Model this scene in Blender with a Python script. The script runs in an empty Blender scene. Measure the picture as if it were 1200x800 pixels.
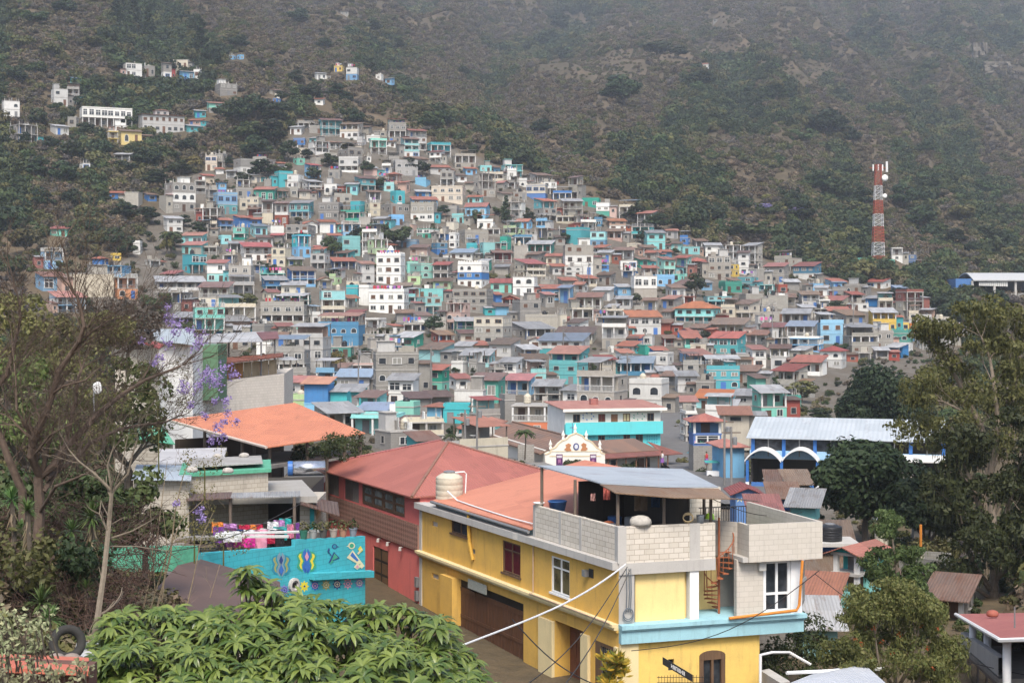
import bpy, math, random
from mathutils import Vector, Matrix, noise
from bisect import bisect_right
random.seed(7)
rnd = random.random
def U(a, b): return a + (b - a) * random.random()
scene = bpy.context.scene
COL = bpy.data.collections.new("town"); scene.collection.children.link(COL)
F, CX, HY = 1800.0, 600.0, 357.0          # focal length in photo pixels, principal column, eye-level row
def P(px, py, Y): return Vector(((px - CX) / F * Y, Y, (HY - py) / F * Y))
def scr(v): return (CX + F * v.x / v.y, HY - F * v.z / v.y)

# ------------------------------------------------------------------ materials
MATS = {}
def nodes_of(m):
    m.use_nodes = True
    nt = m.node_tree; nt.nodes.clear()
    out = nt.nodes.new('ShaderNodeOutputMaterial'); b = nt.nodes.new('ShaderNodeBsdfPrincipled')
    nt.links.new(b.outputs[0], out.inputs[0])
    return nt, b, out
def N(nt, t, **kw):
    n = nt.nodes.new(t)
    for k, v in kw.items():
        if k.startswith('i_'):
            key = k[2:]
            n.inputs[int(key) if key.isdigit() else key.replace('_', ' ')].default_value = v
        else: setattr(n, k, v)
    return n
def ramp(nt, fac, stops, interp='LINEAR'):
    r = nt.nodes.new('ShaderNodeValToRGB'); r.color_ramp.interpolation = interp
    el = r.color_ramp.elements
    while len(el) < len(stops): el.new(0.5)
    for e, (p, c) in zip(el, stops):
        e.position = p; e.color = (c, c, c, 1) if isinstance(c, (int, float)) else (*c, 1)
    nt.links.new(fac, r.inputs[0]); return r.outputs[0]
def mix(nt, fac, a, b, blend='MIX'):
    n = nt.nodes.new('ShaderNodeMix'); n.data_type = 'RGBA'; n.blend_type = blend
    for sock, v in ((n.inputs[0], fac), (n.inputs[6], a), (n.inputs[7], b)):
        if hasattr(v, 'is_output'): nt.links.new(v, sock)
        elif isinstance(v, (int, float)): sock.default_value = v
        else: sock.default_value = (*v, 1)
    return n.outputs[2]
def bump(nt, b, h, dist=0.02, strength=0.6):
    n = N(nt, 'ShaderNodeBump', i_Strength=strength, i_Distance=dist)
    nt.links.new(h, n.inputs['Height']); nt.links.new(n.outputs[0], b.inputs['Normal'])
def coords(nt, scale=(1, 1, 1), kind='Object'):
    tc = nt.nodes.new('ShaderNodeTexCoord'); mp = nt.nodes.new('ShaderNodeMapping')
    mp.inputs['Scale'].default_value = scale
    nt.links.new(tc.outputs[kind], mp.inputs[0]); return mp.outputs[0]
def noise_t(nt, vec, scale, detail=4, rough=0.6):
    n = N(nt, 'ShaderNodeTexNoise', i_Scale=scale, i_Detail=detail, i_Roughness=rough)
    nt.links.new(vec, n.inputs['Vector']); return n.outputs[0]

def per_object(nt, col, rand, lo, hi, dh=0.012):
    hs = N(nt, 'ShaderNodeHueSaturation'); nt.links.new(col, hs.inputs['Color'])
    mr = N(nt, 'ShaderNodeMapRange', i_3=lo, i_4=hi); nt.links.new(rand, mr.inputs[0]); nt.links.new(mr.outputs[0], hs.inputs['Value'])
    q = N(nt, 'ShaderNodeMath', operation='MULTIPLY', i_1=13.7); nt.links.new(rand, q.inputs[0]); f = N(nt, 'ShaderNodeMath', operation='FRACT'); nt.links.new(q.outputs[0], f.inputs[0])
    mh = N(nt, 'ShaderNodeMapRange', i_3=0.5 - dh, i_4=0.5 + dh); nt.links.new(f.outputs[0], mh.inputs[0]); nt.links.new(mh.outputs[0], hs.inputs['Hue'])
    q = N(nt, 'ShaderNodeMath', operation='MULTIPLY', i_1=5.3); nt.links.new(rand, q.inputs[0]); f = N(nt, 'ShaderNodeMath', operation='FRACT'); nt.links.new(q.outputs[0], f.inputs[0])
    ms = N(nt, 'ShaderNodeMapRange', i_3=0.8, i_4=1.12); nt.links.new(f.outputs[0], ms.inputs[0]); nt.links.new(ms.outputs[0], hs.inputs['Saturation'])
    return hs.outputs[0]
def wall_mat(key, c, block=0.0, dirt=0.35, rough=0.85, vary=False):
    """painted plaster or bare block: blotches, rain streaks, worn patches and (block) mortar joints"""
    if key in MATS: return MATS[key]
    m = bpy.data.materials.new(key); nt, b, _ = nodes_of(m); MATS[key] = m
    v = coords(nt)
    oi = nt.nodes.new('ShaderNodeObjectInfo')
    off = N(nt, 'ShaderNodeVectorMath', operation='ADD')
    sc = N(nt, 'ShaderNodeMath', operation='MULTIPLY', i_1=57.0)
    nt.links.new(oi.outputs['Random'], sc.inputs[0]); nt.links.new(v, off.inputs[0]); nt.links.new(sc.outputs[0], off.inputs[1])
    v2 = off.outputs[0]
    blot = noise_t(nt, v2, 0.9, 6, 0.65)
    col = mix(nt, ramp(nt, blot, [(0.35, 0.0), (0.75, 1.0)]), c, tuple(x * (1 - 0.45 * dirt) + 0.02 for x in c))
    st = nt.nodes.new('ShaderNodeMapping'); st.inputs['Scale'].default_value = (2.2, 2.2, 0.22); nt.links.new(v2, st.inputs[0])
    streak = noise_t(nt, st.outputs[0], 1.6, 5, 0.7)
    sf = ramp(nt, streak, [(0.53, 0.0), (0.76, min(1, dirt * 1.2))])
    col = mix(nt, sf, col, tuple(x * 0.42 + 0.03 for x in c))
    fine = noise_t(nt, v2, 14, 4, 0.7)
    col = mix(nt, ramp(nt, fine, [(0.3, 0.0), (0.8, 0.22 + dirt * 0.3)]), col, tuple(min(1, x * 1.12) for x in c))
    h = fine
    if block:
        br = N(nt, 'ShaderNodeTexBrick', i_Scale=1.0); br.inputs['Brick Width'].default_value = 0.42
        br.inputs['Row Height'].default_value = 0.21; br.inputs['Mortar Size'].default_value = 0.014
        br.inputs['Color1'].default_value = (1, 1, 1, 1); br.inputs['Color2'].default_value = (0.84, 0.83, 0.8, 1); br.inputs['Mortar'].default_value = (0.62, 0.6, 0.57, 1)
        br.inputs['Bias'].default_value = -0.2
        sep = nt.nodes.new('ShaderNodeSeparateXYZ'); nt.links.new(v, sep.inputs[0])
        add = N(nt, 'ShaderNodeMath', operation='ADD'); nt.links.new(sep.outputs[0], add.inputs[0]); nt.links.new(sep.outputs[1], add.inputs[1])
        cb = nt.nodes.new('ShaderNodeCombineXYZ'); nt.links.new(add.outputs[0], cb.inputs[0]); nt.links.new(sep.outputs[2], cb.inputs[1])
        nt.links.new(cb.outputs[0], br.inputs['Vector'])
        col = mix(nt, block, col, mix(nt, 1.0, col, br.outputs[0], 'MULTIPLY'))
    if vary: col = per_object(nt, col, oi.outputs['Random'], 0.72, 1.08)
    nt.links.new(col, b.inputs['Base Color']); b.inputs['Roughness'].default_value = rough
    b.inputs['Specular IOR Level'].default_value = 0.25
    bump(nt, b, h, 0.01, 0.35)
    return m

def tin_mat(key, c, c2, rust=0.3, axis=0, pitch=0.17, rough=0.6, metal=0.0, vary=False):
    """corrugated sheet: ribs, sheet joints, rust patches; ribs run along local y (axis 0) or x (axis 1)"""
    if key in MATS: return MATS[key]
    m = bpy.data.materials.new(key); nt, b, _ = nodes_of(m); MATS[key] = m
    v = coords(nt); sep = nt.nodes.new('ShaderNodeSeparateXYZ'); nt.links.new(v, sep.inputs[0])
    mu = N(nt, 'ShaderNodeMath', operation='MULTIPLY', i_1=2 * math.pi / pitch); nt.links.new(sep.outputs[axis], mu.inputs[0])
    si = N(nt, 'ShaderNodeMath', operation='SINE'); nt.links.new(mu.outputs[0], si.inputs[0])
    oi = nt.nodes.new('ShaderNodeObjectInfo'); sc = N(nt, 'ShaderNodeMath', operation='MULTIPLY', i_1=91.0)
    nt.links.new(oi.outputs['Random'], sc.inputs[0])
    off = N(nt, 'ShaderNodeVectorMath', operation='ADD'); nt.links.new(v, off.inputs[0]); nt.links.new(sc.outputs[0], off.inputs[1])
    # each sheet about 0.9 m wide has its own tint
    fl = N(nt, 'ShaderNodeMath', operation='SNAP', i_1=0.9); nt.links.new(sep.outputs[axis], fl.inputs[0])
    fl2 = N(nt, 'ShaderNodeMath', operation='SNAP', i_1=2.6); nt.links.new(sep.outputs[1 - axis], fl2.inputs[0])
    cb = nt.nodes.new('ShaderNodeCombineXYZ'); nt.links.new(fl.outputs[0], cb.inputs[0]); nt.links.new(fl2.outputs[0], cb.inputs[1]); nt.links.new(sc.outputs[0], cb.inputs[2])
    wn = nt.nodes.new('ShaderNodeTexWhiteNoise'); nt.links.new(cb.outputs[0], wn.inputs['Vector'])
    col = mix(nt, ramp(nt, wn.outputs['Value'], [(0, 0.0), (1, 0.75)]), c, c2)
    stv = nt.nodes.new('ShaderNodeMapping'); stv.inputs['Scale'].default_value = (1.0, 0.28, 1) if axis == 0 else (0.28, 1.0, 1)
    nt.links.new(off.outputs[0], stv.inputs[0])
    st = noise_t(nt, stv.outputs[0], 1.8, 6, 0.7)
    col = mix(nt, ramp(nt, st, [(0.64 - rust * 0.25, 0.0), (0.78 - rust * 0.1, min(1.0, rust * 1.6))]), col, (0.13, 0.055, 0.028))
    fine = noise_t(nt, off.outputs[0], 7, 4, 0.7)
    col = mix(nt, ramp(nt, fine, [(0.4, 0.0), (0.8, 0.35)]), col, tuple(x * 0.6 for x in c))
    if vary: col = per_object(nt, col, oi.outputs['Random'], 0.55, 1.12, 0.02)
    nt.links.new(col, b.inputs['Base Color']); b.inputs['Roughness'].default_value = rough; b.inputs['Metallic'].default_value = metal
    b.inputs['Specular IOR Level'].default_value = 0.35
    bump(nt, b, si.outputs[0], 0.02, 0.8)
    return m

def plain(key, c, rough=0.7, metal=0.0, var=0.25, scale=6.0, spec=0.3, bumpd=0.0):
    if key in MATS: return MATS[key]
    m = bpy.data.materials.new(key); nt, b, _ = nodes_of(m); MATS[key] = m
    f = noise_t(nt, coords(nt), scale, 5, 0.65)
    col = mix(nt, ramp(nt, f, [(0.3, 0.0), (0.75, 1.0)]), c, tuple(x * (1 - var) for x in c))
    nt.links.new(col, b.inputs['Base Color']); b.inputs['Roughness'].default_value = rough; b.inputs['Metallic'].default_value = metal
    b.inputs['Specular IOR Level'].default_value = spec
    if bumpd: bump(nt, b, f, bumpd, 0.6)
    return m
def wood(key, c, axis=2):
    if key in MATS: return MATS[key]
    m = bpy.data.materials.new(key); nt, b, _ = nodes_of(m); MATS[key] = m
    s = [9, 9, 9]; s[axis] = 0.7
    f = noise_t(nt, coords(nt, tuple(s)), 1.5, 6, 0.7)
    col = mix(nt, ramp(nt, f, [(0.3, 0.0), (0.7, 1.0)]), c, tuple(x * 0.5 for x in c))
    nt.links.new(col, b.inputs['Base Color']); b.inputs['Roughness'].default_value = 0.65
    bump(nt, b, f, 0.01, 0.4); return m
def glass(key='window_glass', c=(0.015, 0.018, 0.022), rough=0.12):
    if key in MATS: return MATS[key]
    m = bpy.data.materials.new(key); nt, b, _ = nodes_of(m); MATS[key] = m
    f = noise_t(nt, coords(nt), 1.7, 3, 0.6)
    col = mix(nt, ramp(nt, f, [(0.4, 0.0), (0.65, 1.0)]), c, tuple(x * 2.2 + 0.01 for x in c))
    nt.links.new(col, b.inputs['Base Color']); b.inputs['Roughness'].default_value = rough; b.inputs['Specular IOR Level'].default_value = 0.5
    return m
def leaf_mat(key, c1, c2, trans=0.25, rough=0.55, spec=0.2, vary=0.35):
    """leaf tints vary from leaf to leaf and plant to plant"""
    if key in MATS: return MATS[key]
    m = bpy.data.materials.new(key); nt, b, out = nodes_of(m); MATS[key] = m
    g = nt.nodes.new('ShaderNodeNewGeometry'); oi = nt.nodes.new('ShaderNodeObjectInfo')
    col = mix(nt, g.outputs['Random Per Island'], c1, c2)
    hs = N(nt, 'ShaderNodeHueSaturation')
    mr = N(nt, 'ShaderNodeMapRange', i_3=1 - vary, i_4=1 + vary); nt.links.new(oi.outputs['Random'], mr.inputs[0])
    nt.links.new(mr.outputs[0], hs.inputs['Value']); nt.links.new(col, hs.inputs['Color'])
    mul = N(nt, 'ShaderNodeMath', operation='MULTIPLY_ADD', i_1=7.31, i_2=0.0); nt.links.new(oi.outputs['Random'], mul.inputs[0])
    fr = N(nt, 'ShaderNodeMath', operation='FRACT'); nt.links.new(mul.outputs[0], fr.inputs[0])
    mh = N(nt, 'ShaderNodeMapRange', i_3=0.475, i_4=0.525); nt.links.new(fr.outputs[0], mh.inputs[0]); nt.links.new(mh.outputs[0], hs.inputs['Hue'])
    nt.links.new(hs.outputs[0], b.inputs['Base Color']); b.inputs['Roughness'].default_value = rough; b.inputs['Specular IOR Level'].default_value = spec
    if trans:
        t = nt.nodes.new('ShaderNodeBsdfTranslucent'); nt.links.new(hs.outputs[0], t.inputs[0])
        ms = N(nt, 'ShaderNodeMixShader', i_0=trans); nt.links.new(b.outputs[0], ms.inputs[1]); nt.links.new(t.outputs[0], ms.inputs[2])
        nt.links.new(ms.outputs[0], out.inputs[0])
    return m

# ------------------------------------------------------------------ mesh builder and object helpers
WM = {}                                     # world matrix of every parent, kept by object name
class MB:
    def __init__(s, M=None): s.v = []; s.f = []; s.mi = []; s.M = M
    def add(s, p):
        p = Vector(p); s.v.append(s.M @ p if s.M else p); return len(s.v) - 1
    def face(s, pts, m=0): s.f.append([s.add(p) for p in pts]); s.mi.append(m)
    def faces(s, pts, fs, m=0):
        i0 = len(s.v)
        for p in pts: s.add(p)
        for f in fs: s.f.append([i0 + k for k in f]); s.mi.append(m)
    def box(s, x0, x1, y0, y1, z0, z1, m=0):
        s.faces([(x0, y0, z0), (x1, y0, z0), (x1, y1, z0), (x0, y1, z0), (x0, y0, z1), (x1, y0, z1), (x1, y1, z1), (x0, y1, z1)],
                [(3, 2, 1, 0), (4, 5, 6, 7), (0, 1, 5, 4), (1, 2, 6, 5), (2, 3, 7, 6), (3, 0, 4, 7)], m)
    def prism(s, pts, z0, z1, m=0):
        n = len(pts)
        s.faces([(p[0], p[1], z0) for p in pts] + [(p[0], p[1], z1) for p in pts],
                [tuple(range(n - 1, -1, -1)), tuple(range(n, 2 * n))] + [(i, (i + 1) % n, n + (i + 1) % n, n + i) for i in range(n)], m)
    def slab(s, pts, th, m=0):
        """a sheet through any planar loop of points, given thickness downwards"""
        n = len(pts); pts = [Vector(p) for p in pts]
        s.faces(pts + [p - Vector((0, 0, th)) for p in pts],
                [tuple(range(n)), tuple(range(2 * n - 1, n - 1, -1))] + [((i + 1) % n, i, n + i, n + (i + 1) % n) for i in range(n)], m)
    def plate(s, pts, y0, y1, m=0):
        """outline in x,z extruded along y"""
        n = len(pts)
        s.faces([(p[0], y0, p[1]) for p in pts] + [(p[0], y1, p[1]) for p in pts],
                [tuple(range(n)), tuple(range(2 * n - 1, n - 1, -1))] + [((i + 1) % n, i, n + i, n + (i + 1) % n) for i in range(n)], m)
    def cone(s, p0, p1, r0, r1, n=8, m=0, caps=True):
        p0 = Vector(p0); p1 = Vector(p1); d = (p1 - p0)
        if d.length < 1e-6: return
        d.normalize(); a = d.orthogonal().normalized(); b = d.cross(a); pts = []
        for p, r in ((p0, r0), (p1, r1)):
            for k in range(n):
                t = 2 * math.pi * k / n; pts.append(p + a * (r * math.cos(t)) + b * (r * math.sin(t)))
        fs = [(k, (k + 1) % n, n + (k + 1) % n, n + k) for k in range(n)]
        if caps: fs += [tuple(range(n - 1, -1, -1)), tuple(range(n, 2 * n))]
        s.faces(pts, fs, m)
    def tube(s, pts, r, n=6, m=0):
        pts = [Vector(p) for p in pts]; rs = r if isinstance(r, (list, tuple)) else [r] * len(pts)
        ring = []; a = None
        for i, p in enumerate(pts):
            d = (pts[min(i + 1, len(pts) - 1)] - pts[max(i - 1, 0)]).normalized()
            a = d.orthogonal().normalized() if a is None else (a - d * a.dot(d)).normalized()
            b = d.cross(a)
            ring += [p + a * (rs[i] * math.cos(2 * math.pi * k / n)) + b * (rs[i] * math.sin(2 * math.pi * k / n)) for k in range(n)]
        fs = []
        for i in range(len(pts) - 1):
            for k in range(n): fs.append((i * n + k, i * n + (k + 1) % n, (i + 1) * n + (k + 1) % n, (i + 1) * n + k))
        fs += [tuple(range(n - 1, -1, -1)), tuple(range((len(pts) - 1) * n, len(pts) * n))]
        s.faces(ring, fs, m)
    def lathe(s, c, prof, n=16, m=0):
        c = Vector(c); pts = []; k = len(prof)
        for i in range(n):
            t = 2 * math.pi * i / n
            for r, z in prof: pts.append(c + Vector((r * math.cos(t), r * math.sin(t), z)))
        s.faces(pts, [(i * k + j, ((i + 1) % n) * k + j, ((i + 1) % n) * k + j + 1, i * k + j + 1) for i in range(n) for j in range(k - 1)], m)
    def arch(s, x0, x1, z0, zs, rise, y, m=0, n=8):
        pts = [(x0, y, z0), (x1, y, z0)]
        for k in range(n + 1):
            t = math.pi * k / n; pts.append(((x0 + x1) / 2 + (x1 - x0) / 2 * math.cos(t), y, zs + rise * math.sin(t)))
        s.face(pts, m)
    def mesh(s, name, mats, smooth=False):
        me = bpy.data.meshes.new(name); me.from_pydata([tuple(v) for v in s.v], [], s.f)
        for m in mats: me.materials.append(m)
        if len(mats) > 1: me.polygons.foreach_set('material_index', s.mi)
        if smooth: me.polygons.foreach_set('use_smooth', [True] * len(me.polygons))
        me.update(); return me
    def build(s, name, mats, parent=None, smooth=False, label=None):
        """links ONE mesh object; vertices were given in world space, or in the parent's space when M is None"""
        if not isinstance(mats, (list, tuple)): mats = [mats]
        if not s.f: return None
        if parent is not None and s.M is not None:
            inv = WM[parent.name].inverted(); s.v = [inv @ v for v in s.v]
        loc = None
        if parent is None:                    # origin at the base of the thing
            xs = [v.x for v in s.v]; ys = [v.y for v in s.v]; loc = Vector(((min(xs) + max(xs)) / 2, (min(ys) + max(ys)) / 2, min(v.z for v in s.v)))
            s.v = [v - loc for v in s.v]
        o = bpy.data.objects.new(name, s.mesh(name, mats, smooth)); COL.objects.link(o)
        if loc is not None: o.location = loc
        WM[o.name] = Matrix.Translation(loc) if loc is not None else (WM[parent.name] if parent is not None else Matrix())
        if parent is not None: o.parent = parent
        if label: o['label'] = label
        return o
I4 = Matrix()
def tag(o, label, cat, group=None, kind=None):
    if label: o['label'] = label
    if cat: o['category'] = cat
    if group: o['group'] = group
    if kind: o['kind'] = kind
    return o
def thing(name, label, cat, loc=(0, 0, 0), rz=0.0, group=None):
    o = bpy.data.objects.new(name, None); COL.objects.link(o); o.location = loc; o.rotation_euler = (0, 0, rz)
    o.empty_display_size = 0.3
    WM[o.name] = Matrix.Translation(Vector(loc)) @ Matrix.Rotation(rz, 4, 'Z')
    return tag(o, label, cat, group)
def inst(name, me, parent=None, loc=(0, 0, 0), rz=0.0, sc=(1, 1, 1)):
    o = bpy.data.objects.new(name, me); COL.objects.link(o); o.location = loc; o.rotation_euler = (0, 0, rz); o.scale = sc
    if parent is not None: o.parent = parent
    return o

# ------------------------------------------------------------------ terrain: rows of ground seen from the camera's height
YS = [0, 12, 25, 45, 60, 80, 110, 150, 190, 250, 300, 360, 420, 480, 540, 600, 740, 980, 1280, 1680, 2250, 3200]
COLS = {   # photo column : photo row of the ground at each distance from 25 m on
 -300: [740, 690, 655, 600, 555, 505, 465, 415, 370, 325, 265, 200, 130, 70, -5, -70, -120, -170, -220, -260],
 0:   [745, 690, 655, 605, 560, 510, 475, 430, 390, 345, 285, 215, 150, 95, 25, -45, -90, -140, -190, -230],
 200: [800, 730, 700, 640, 556, 510, 485, 445, 412, 368, 312, 245, 180, 125, 55, -10, -60, -110, -165, -210],
 400: [1000, 900, 800, 690, 590, 545, 520, 475, 440, 390, 330, 262, 192, 135, 85, 35, -8, -60, -115, -160],
 600: [1100, 950, 828, 708, 630, 560, 540, 485, 445, 400, 344, 285, 225, 180, 130, 75, 35, -10, -70, -120],
 700: [1150, 960, 828, 708, 640, 570, 542, 487, 447, 404, 350, 296, 243, 200, 150, 100, 66, 22, -50, -110],
 800: [1150, 960, 828, 715, 645, 575, 545, 490, 448, 406, 354, 310, 262, 222, 165, 106, 64, 14, -60, -110],
 900: [1150, 960, 838, 735, 648, 580, 545, 494, 456, 415, 368, 326, 285, 245, 185, 118, 68, 10, -60, -110],
 1000:[1150, 960, 850, 745, 655, 590, 548, 500, 462, 424, 380, 340, 300, 260, 200, 132, 78, 18, -52, -105],
 1100:[1050, 930, 850, 745, 660, 592, 550, 505, 468, 430, 390, 352, 315, 280, 222, 152, 96, 36, -36, -90],
 1200:[950, 880, 830, 740, 650, 590, 548, 505, 470, 435, 400, 365, 330, 298, 245, 172, 112, 48, -25, -80],
 1500:[900, 850, 800, 720, 640, 580, 540, 500, 465, 430, 398, 366, 335, 305, 255, 185, 125, 60, -15, -70]}
CK = sorted(COLS)
ZT = {c: [-1.75, -5.2 if c < 300 else -6.5] + [(HY - r) * y / F for y, r in zip(YS[2:], COLS[c])] for c in CK}
def smooth_idx(xs, x):
    i = max(0, min(len(xs) - 2, bisect_right(xs, x) - 1)); t = (x - xs[i]) / (xs[i + 1] - xs[i])
    return i, max(0.0, min(1.0, t))
def cubic(a, b, c, d, t): return b + 0.5 * t * (c - a + t * (2 * a - 5 * b + 4 * c - d + t * (3 * (b - c) + d - a)))
def z_col(c, y):
    z = ZT[c]; i, t = smooth_idx(YS, y); n = len(z)
    h = YS[i + 1] - YS[i]                                   # cubic Hermite with limited slopes
    def sl(k):
        if k <= 0 or k >= n - 1: k2 = min(max(k, 0), n - 2); return (z[k2 + 1] - z[k2]) / (YS[k2 + 1] - YS[k2])
        a = (z[k] - z[k - 1]) / (YS[k] - YS[k - 1]); b = (z[k + 1] - z[k]) / (YS[k + 1] - YS[k])
        return 0.0 if a * b < 0 else (a + b) / 2 if abs(a + b) < 4 * min(abs(a), abs(b)) else 2 * min(a, b, key=abs)
    m0, m1 = sl(i) * h, sl(i + 1) * h
    t2, t3 = t * t, t * t * t
    return (2 * t3 - 3 * t2 + 1) * z[i] + (t3 - 2 * t2 + t) * m0 + (-2 * t3 + 3 * t2) * z[i + 1] + (t3 - t2) * m1
def ground0(X, Y):
    Yc = max(Y, 45.0); px = max(CK[0], min(CK[-1], CX + F * X / Yc)); y = max(0.0, min(3200.0, Y))
    i, t = smooth_idx(CK, px)
    k = [CK[max(0, i - 1)], CK[i], CK[i + 1], CK[min(len(CK) - 1, i + 2)]]
    return cubic(*[z_col(c, y) for c in k], t)
def gx(X, Y): return (CX + F * X / max(Y, 300)) / 95 + Y / 900      # gullies run down the slope
def ground(X, Y):
    z = ground0(X, Y)
    if Y > 60:
        px = CX + F * X / Y
        a = 0.25 if Y < 430 else 0.25 + min(1, (Y - 430) / 300) * 12 + max(0, min(1, (Y - 750) / 800)) * 34
        if Y > 430 and px < 950: a *= max(0.15, min(1, (Y - 430 - 140 * (px < 620)) / 150))
        k = 1 + max(0, Y - 700) / 700; q = Vector((X / 95 / k, Y / 150 / k, 0.3))
        z += a * (noise.fractal(q, 0.9, 2.1, 4) + 0.8 * (0.55 - abs(noise.noise(Vector((gx(X, Y), Y / 620, 7.7)))) * 2))
    return z
def on_ground(px, py, y0=60.0, y1=3000.0):
    """the ground point seen at a photo pixel (first hit along the sight line)"""
    Y = y0; step = 4.0; prev = None
    while Y < y1:
        zr = (HY - py) / F * Y; X = (px - CX) / F * Y
        d = ground(X, Y) - zr
        if d >= 0:
            if prev is None: return Vector((X, Y, zr))
            a, b = Y - step, Y
            for _ in range(12):
                m = (a + b) / 2
                if ground((px - CX) / F * m, m) - (HY - py) / F * m >= 0: b = m
                else: a = m
            return Vector(((px - CX) / F * b, b, (HY - py) / F * b))
        prev = d; step = 2.0 if Y < 300 else 4.0 if Y < 700 else 10.0; Y += step
    return Vector(((px - CX) / F * y1, y1, (HY - py) / F * y1))
TOWN = [(180, 250), (205, 205), (330, 196), (345, 140), (440, 150), (500, 165), (620, 205), (720, 240), (830, 288), (930, 312), (1060, 350), (1130, 385),
        (1110, 420), (1060, 450), (1000, 640), (560, 640), (430, 560), (300, 560), (200, 560), (120, 420), (100, 330), (150, 300)]
def in_poly(x, y, poly):
    r = False; j = len(poly) - 1
    for i in range(len(poly)):
        (xi, yi), (xj, yj) = poly[i], poly[j]
        if (yi > y) != (yj > y) and x < (xj - xi) * (y - yi) / (yj - yi) + xi: r = not r
        j = i
    return r
# ------------------------------------------------------------------ the ground sheet
def ground_material():
    m = bpy.data.materials.new('hillside_soil'); nt, b, _ = nodes_of(m)
    v = coords(nt)
    at = N(nt, 'ShaderNodeAttribute', attribute_name='paved')
    n1 = noise_t(nt, v, 0.012, 6, 0.62); n2 = noise_t(nt, v, 0.09, 6, 0.7); n3 = noise_t(nt, v, 0.9, 5, 0.7)
    wild = mix(nt, ramp(nt, n1, [(0.36, 0.0), (0.62, 1.0)]), (0.12, 0.088, 0.056), (0.075, 0.062, 0.038))
    wild = mix(nt, ramp(nt, n2, [(0.5, 0.0), (0.72, 0.8)]), wild, (0.16, 0.118, 0.07))
    wild = mix(nt, ramp(nt, n3, [(0.45, 0.0), (0.75, 0.7)]), wild, (0.05, 0.042, 0.03))
    town = mix(nt, ramp(nt, n2, [(0.35, 0.0), (0.7, 1.0)]), (0.15, 0.135, 0.115), (0.1, 0.08, 0.06))
    town = mix(nt, ramp(nt, n3, [(0.45, 0.0), (0.7, 0.8)]), town, (0.07, 0.065, 0.05))
    nt.links.new(mix(nt, at.outputs['Fac'], wild, town), b.inputs['Base Color'])
    b.inputs['Roughness'].default_value = 0.95; b.inputs['Specular IOR Level'].default_value = 0.1
    bump(nt, b, n3, 0.25, 0.7); return m
def make_ground():
    ys = [-60, -25, -8, 0]
    y = 0.0
    while y < 3200: y += max(2.5, min(14.0, 2.5 + y / 120)); ys.append(min(y, 3200))
    nu = 230; vs = []; fs = []; paved = []
    for Y in ys:
        for k in range(nu + 1):
            s = 2 * k / nu - 1; X = s * (max(Y, 0) * 0.52 + 55)
            vs.append((X, Y, ground(X, Y)))
            pv = 0.0
            if Y > 75:
                px, py = scr(Vector(vs[-1])); pv = 1.0 if in_poly(px, py, TOWN) else 0.0
            paved.append(pv)
    for j in range(len(ys) - 1):
        for k in range(nu): a = j * (nu + 1) + k; fs.append((a, a + 1, a + nu + 2, a + nu + 1))
    me = bpy.data.meshes.new('terrain'); me.from_pydata(vs, [], fs)
    at = me.attributes.new('paved', 'FLOAT', 'POINT'); at.data.foreach_set('value', paved)
    me.materials.append(ground_material()); me.polygons.foreach_set('use_smooth', [True] * len(fs)); me.update()
    o = bpy.data.objects.new('terrain', me); COL.objects.link(o); o['kind'] = 'structure'
make_ground()

def drape(name, pts, w, mat, up=0.06, n=None):
    """a road strip laid along ground points (X, Y), slightly above the soil"""
    mb = MB(I4); pts = [Vector((p[0], p[1], 0)) for p in pts]; fine = []
    for a, b in zip(pts[:-1], pts[1:]):
        k = max(1, int((b - a).length / 2.0)); fine += [a.lerp(b, i / k) for i in range(k)]
    fine.append(pts[-1]); rows = []
    for i, p in enumerate(fine):
        d = (fine[min(i + 1, len(fine) - 1)] - fine[max(i - 1, 0)]).normalized(); q = Vector((-d.y, d.x, 0)); row = []
        for j in range(5):
            r = p + q * (w * (j / 4 - 0.5)); row.append(Vector((r.x, r.y, ground(r.x, r.y) + up)))
        zz = max(r.z for r in row)
        rows.append([Vector((r.x, r.y, zz)) for r in row])
    for a, b in zip(rows[:-1], rows[1:]):
        for j in range(4): mb.face([a[j + 1], a[j], b[j], b[j + 1]])
    o = mb.build(name, mat); o['kind'] = 'structure'; return o
CONC = plain('worn_concrete_paving', (0.22, 0.205, 0.185), 0.9, var=0.4, scale=0.8)
ASPH = plain('grey_paving', (0.13, 0.125, 0.12), 0.9, var=0.3, scale=0.7)

# ------------------------------------------------------------------ leaves, bushes, trees
def rdir():
    while True:
        v = Vector((U(-1, 1), U(-1, 1), U(-1, 1)))
        if 0.05 < v.length < 1: return v.normalized()
def leafquad(mb, c, nrm, size, asp=0.6, m=0):
    a = nrm.orthogonal().normalized(); b = nrm.cross(a); t = U(0, 6.28)
    u = (a * math.cos(t) + b * math.sin(t)) * size; w = (b * math.cos(t) - a * math.sin(t)) * size * asp
    bend = nrm * size * U(-0.25, 0.25)
    mb.faces([c - u, c - w * 0.9 + bend, c + u, c + w * 0.9 + bend], [(0, 1, 2, 3)], m)
def clump(mb, c, r, n, size, m=0, flat=1.0, up=0.35):
    for _ in range(n):
        d = rdir(); k = U(0.55, 1.0) ** 0.6; q = Vector((d.x * r * k, d.y * r * k, d.z * r * k * flat))
        nn = (d + rdir() * 0.8 + Vector((0, 0, up))).normalized()
        leafquad(mb, c + q, nn, size * U(0.6, 1.35), U(0.45, 0.8), m)
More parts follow.
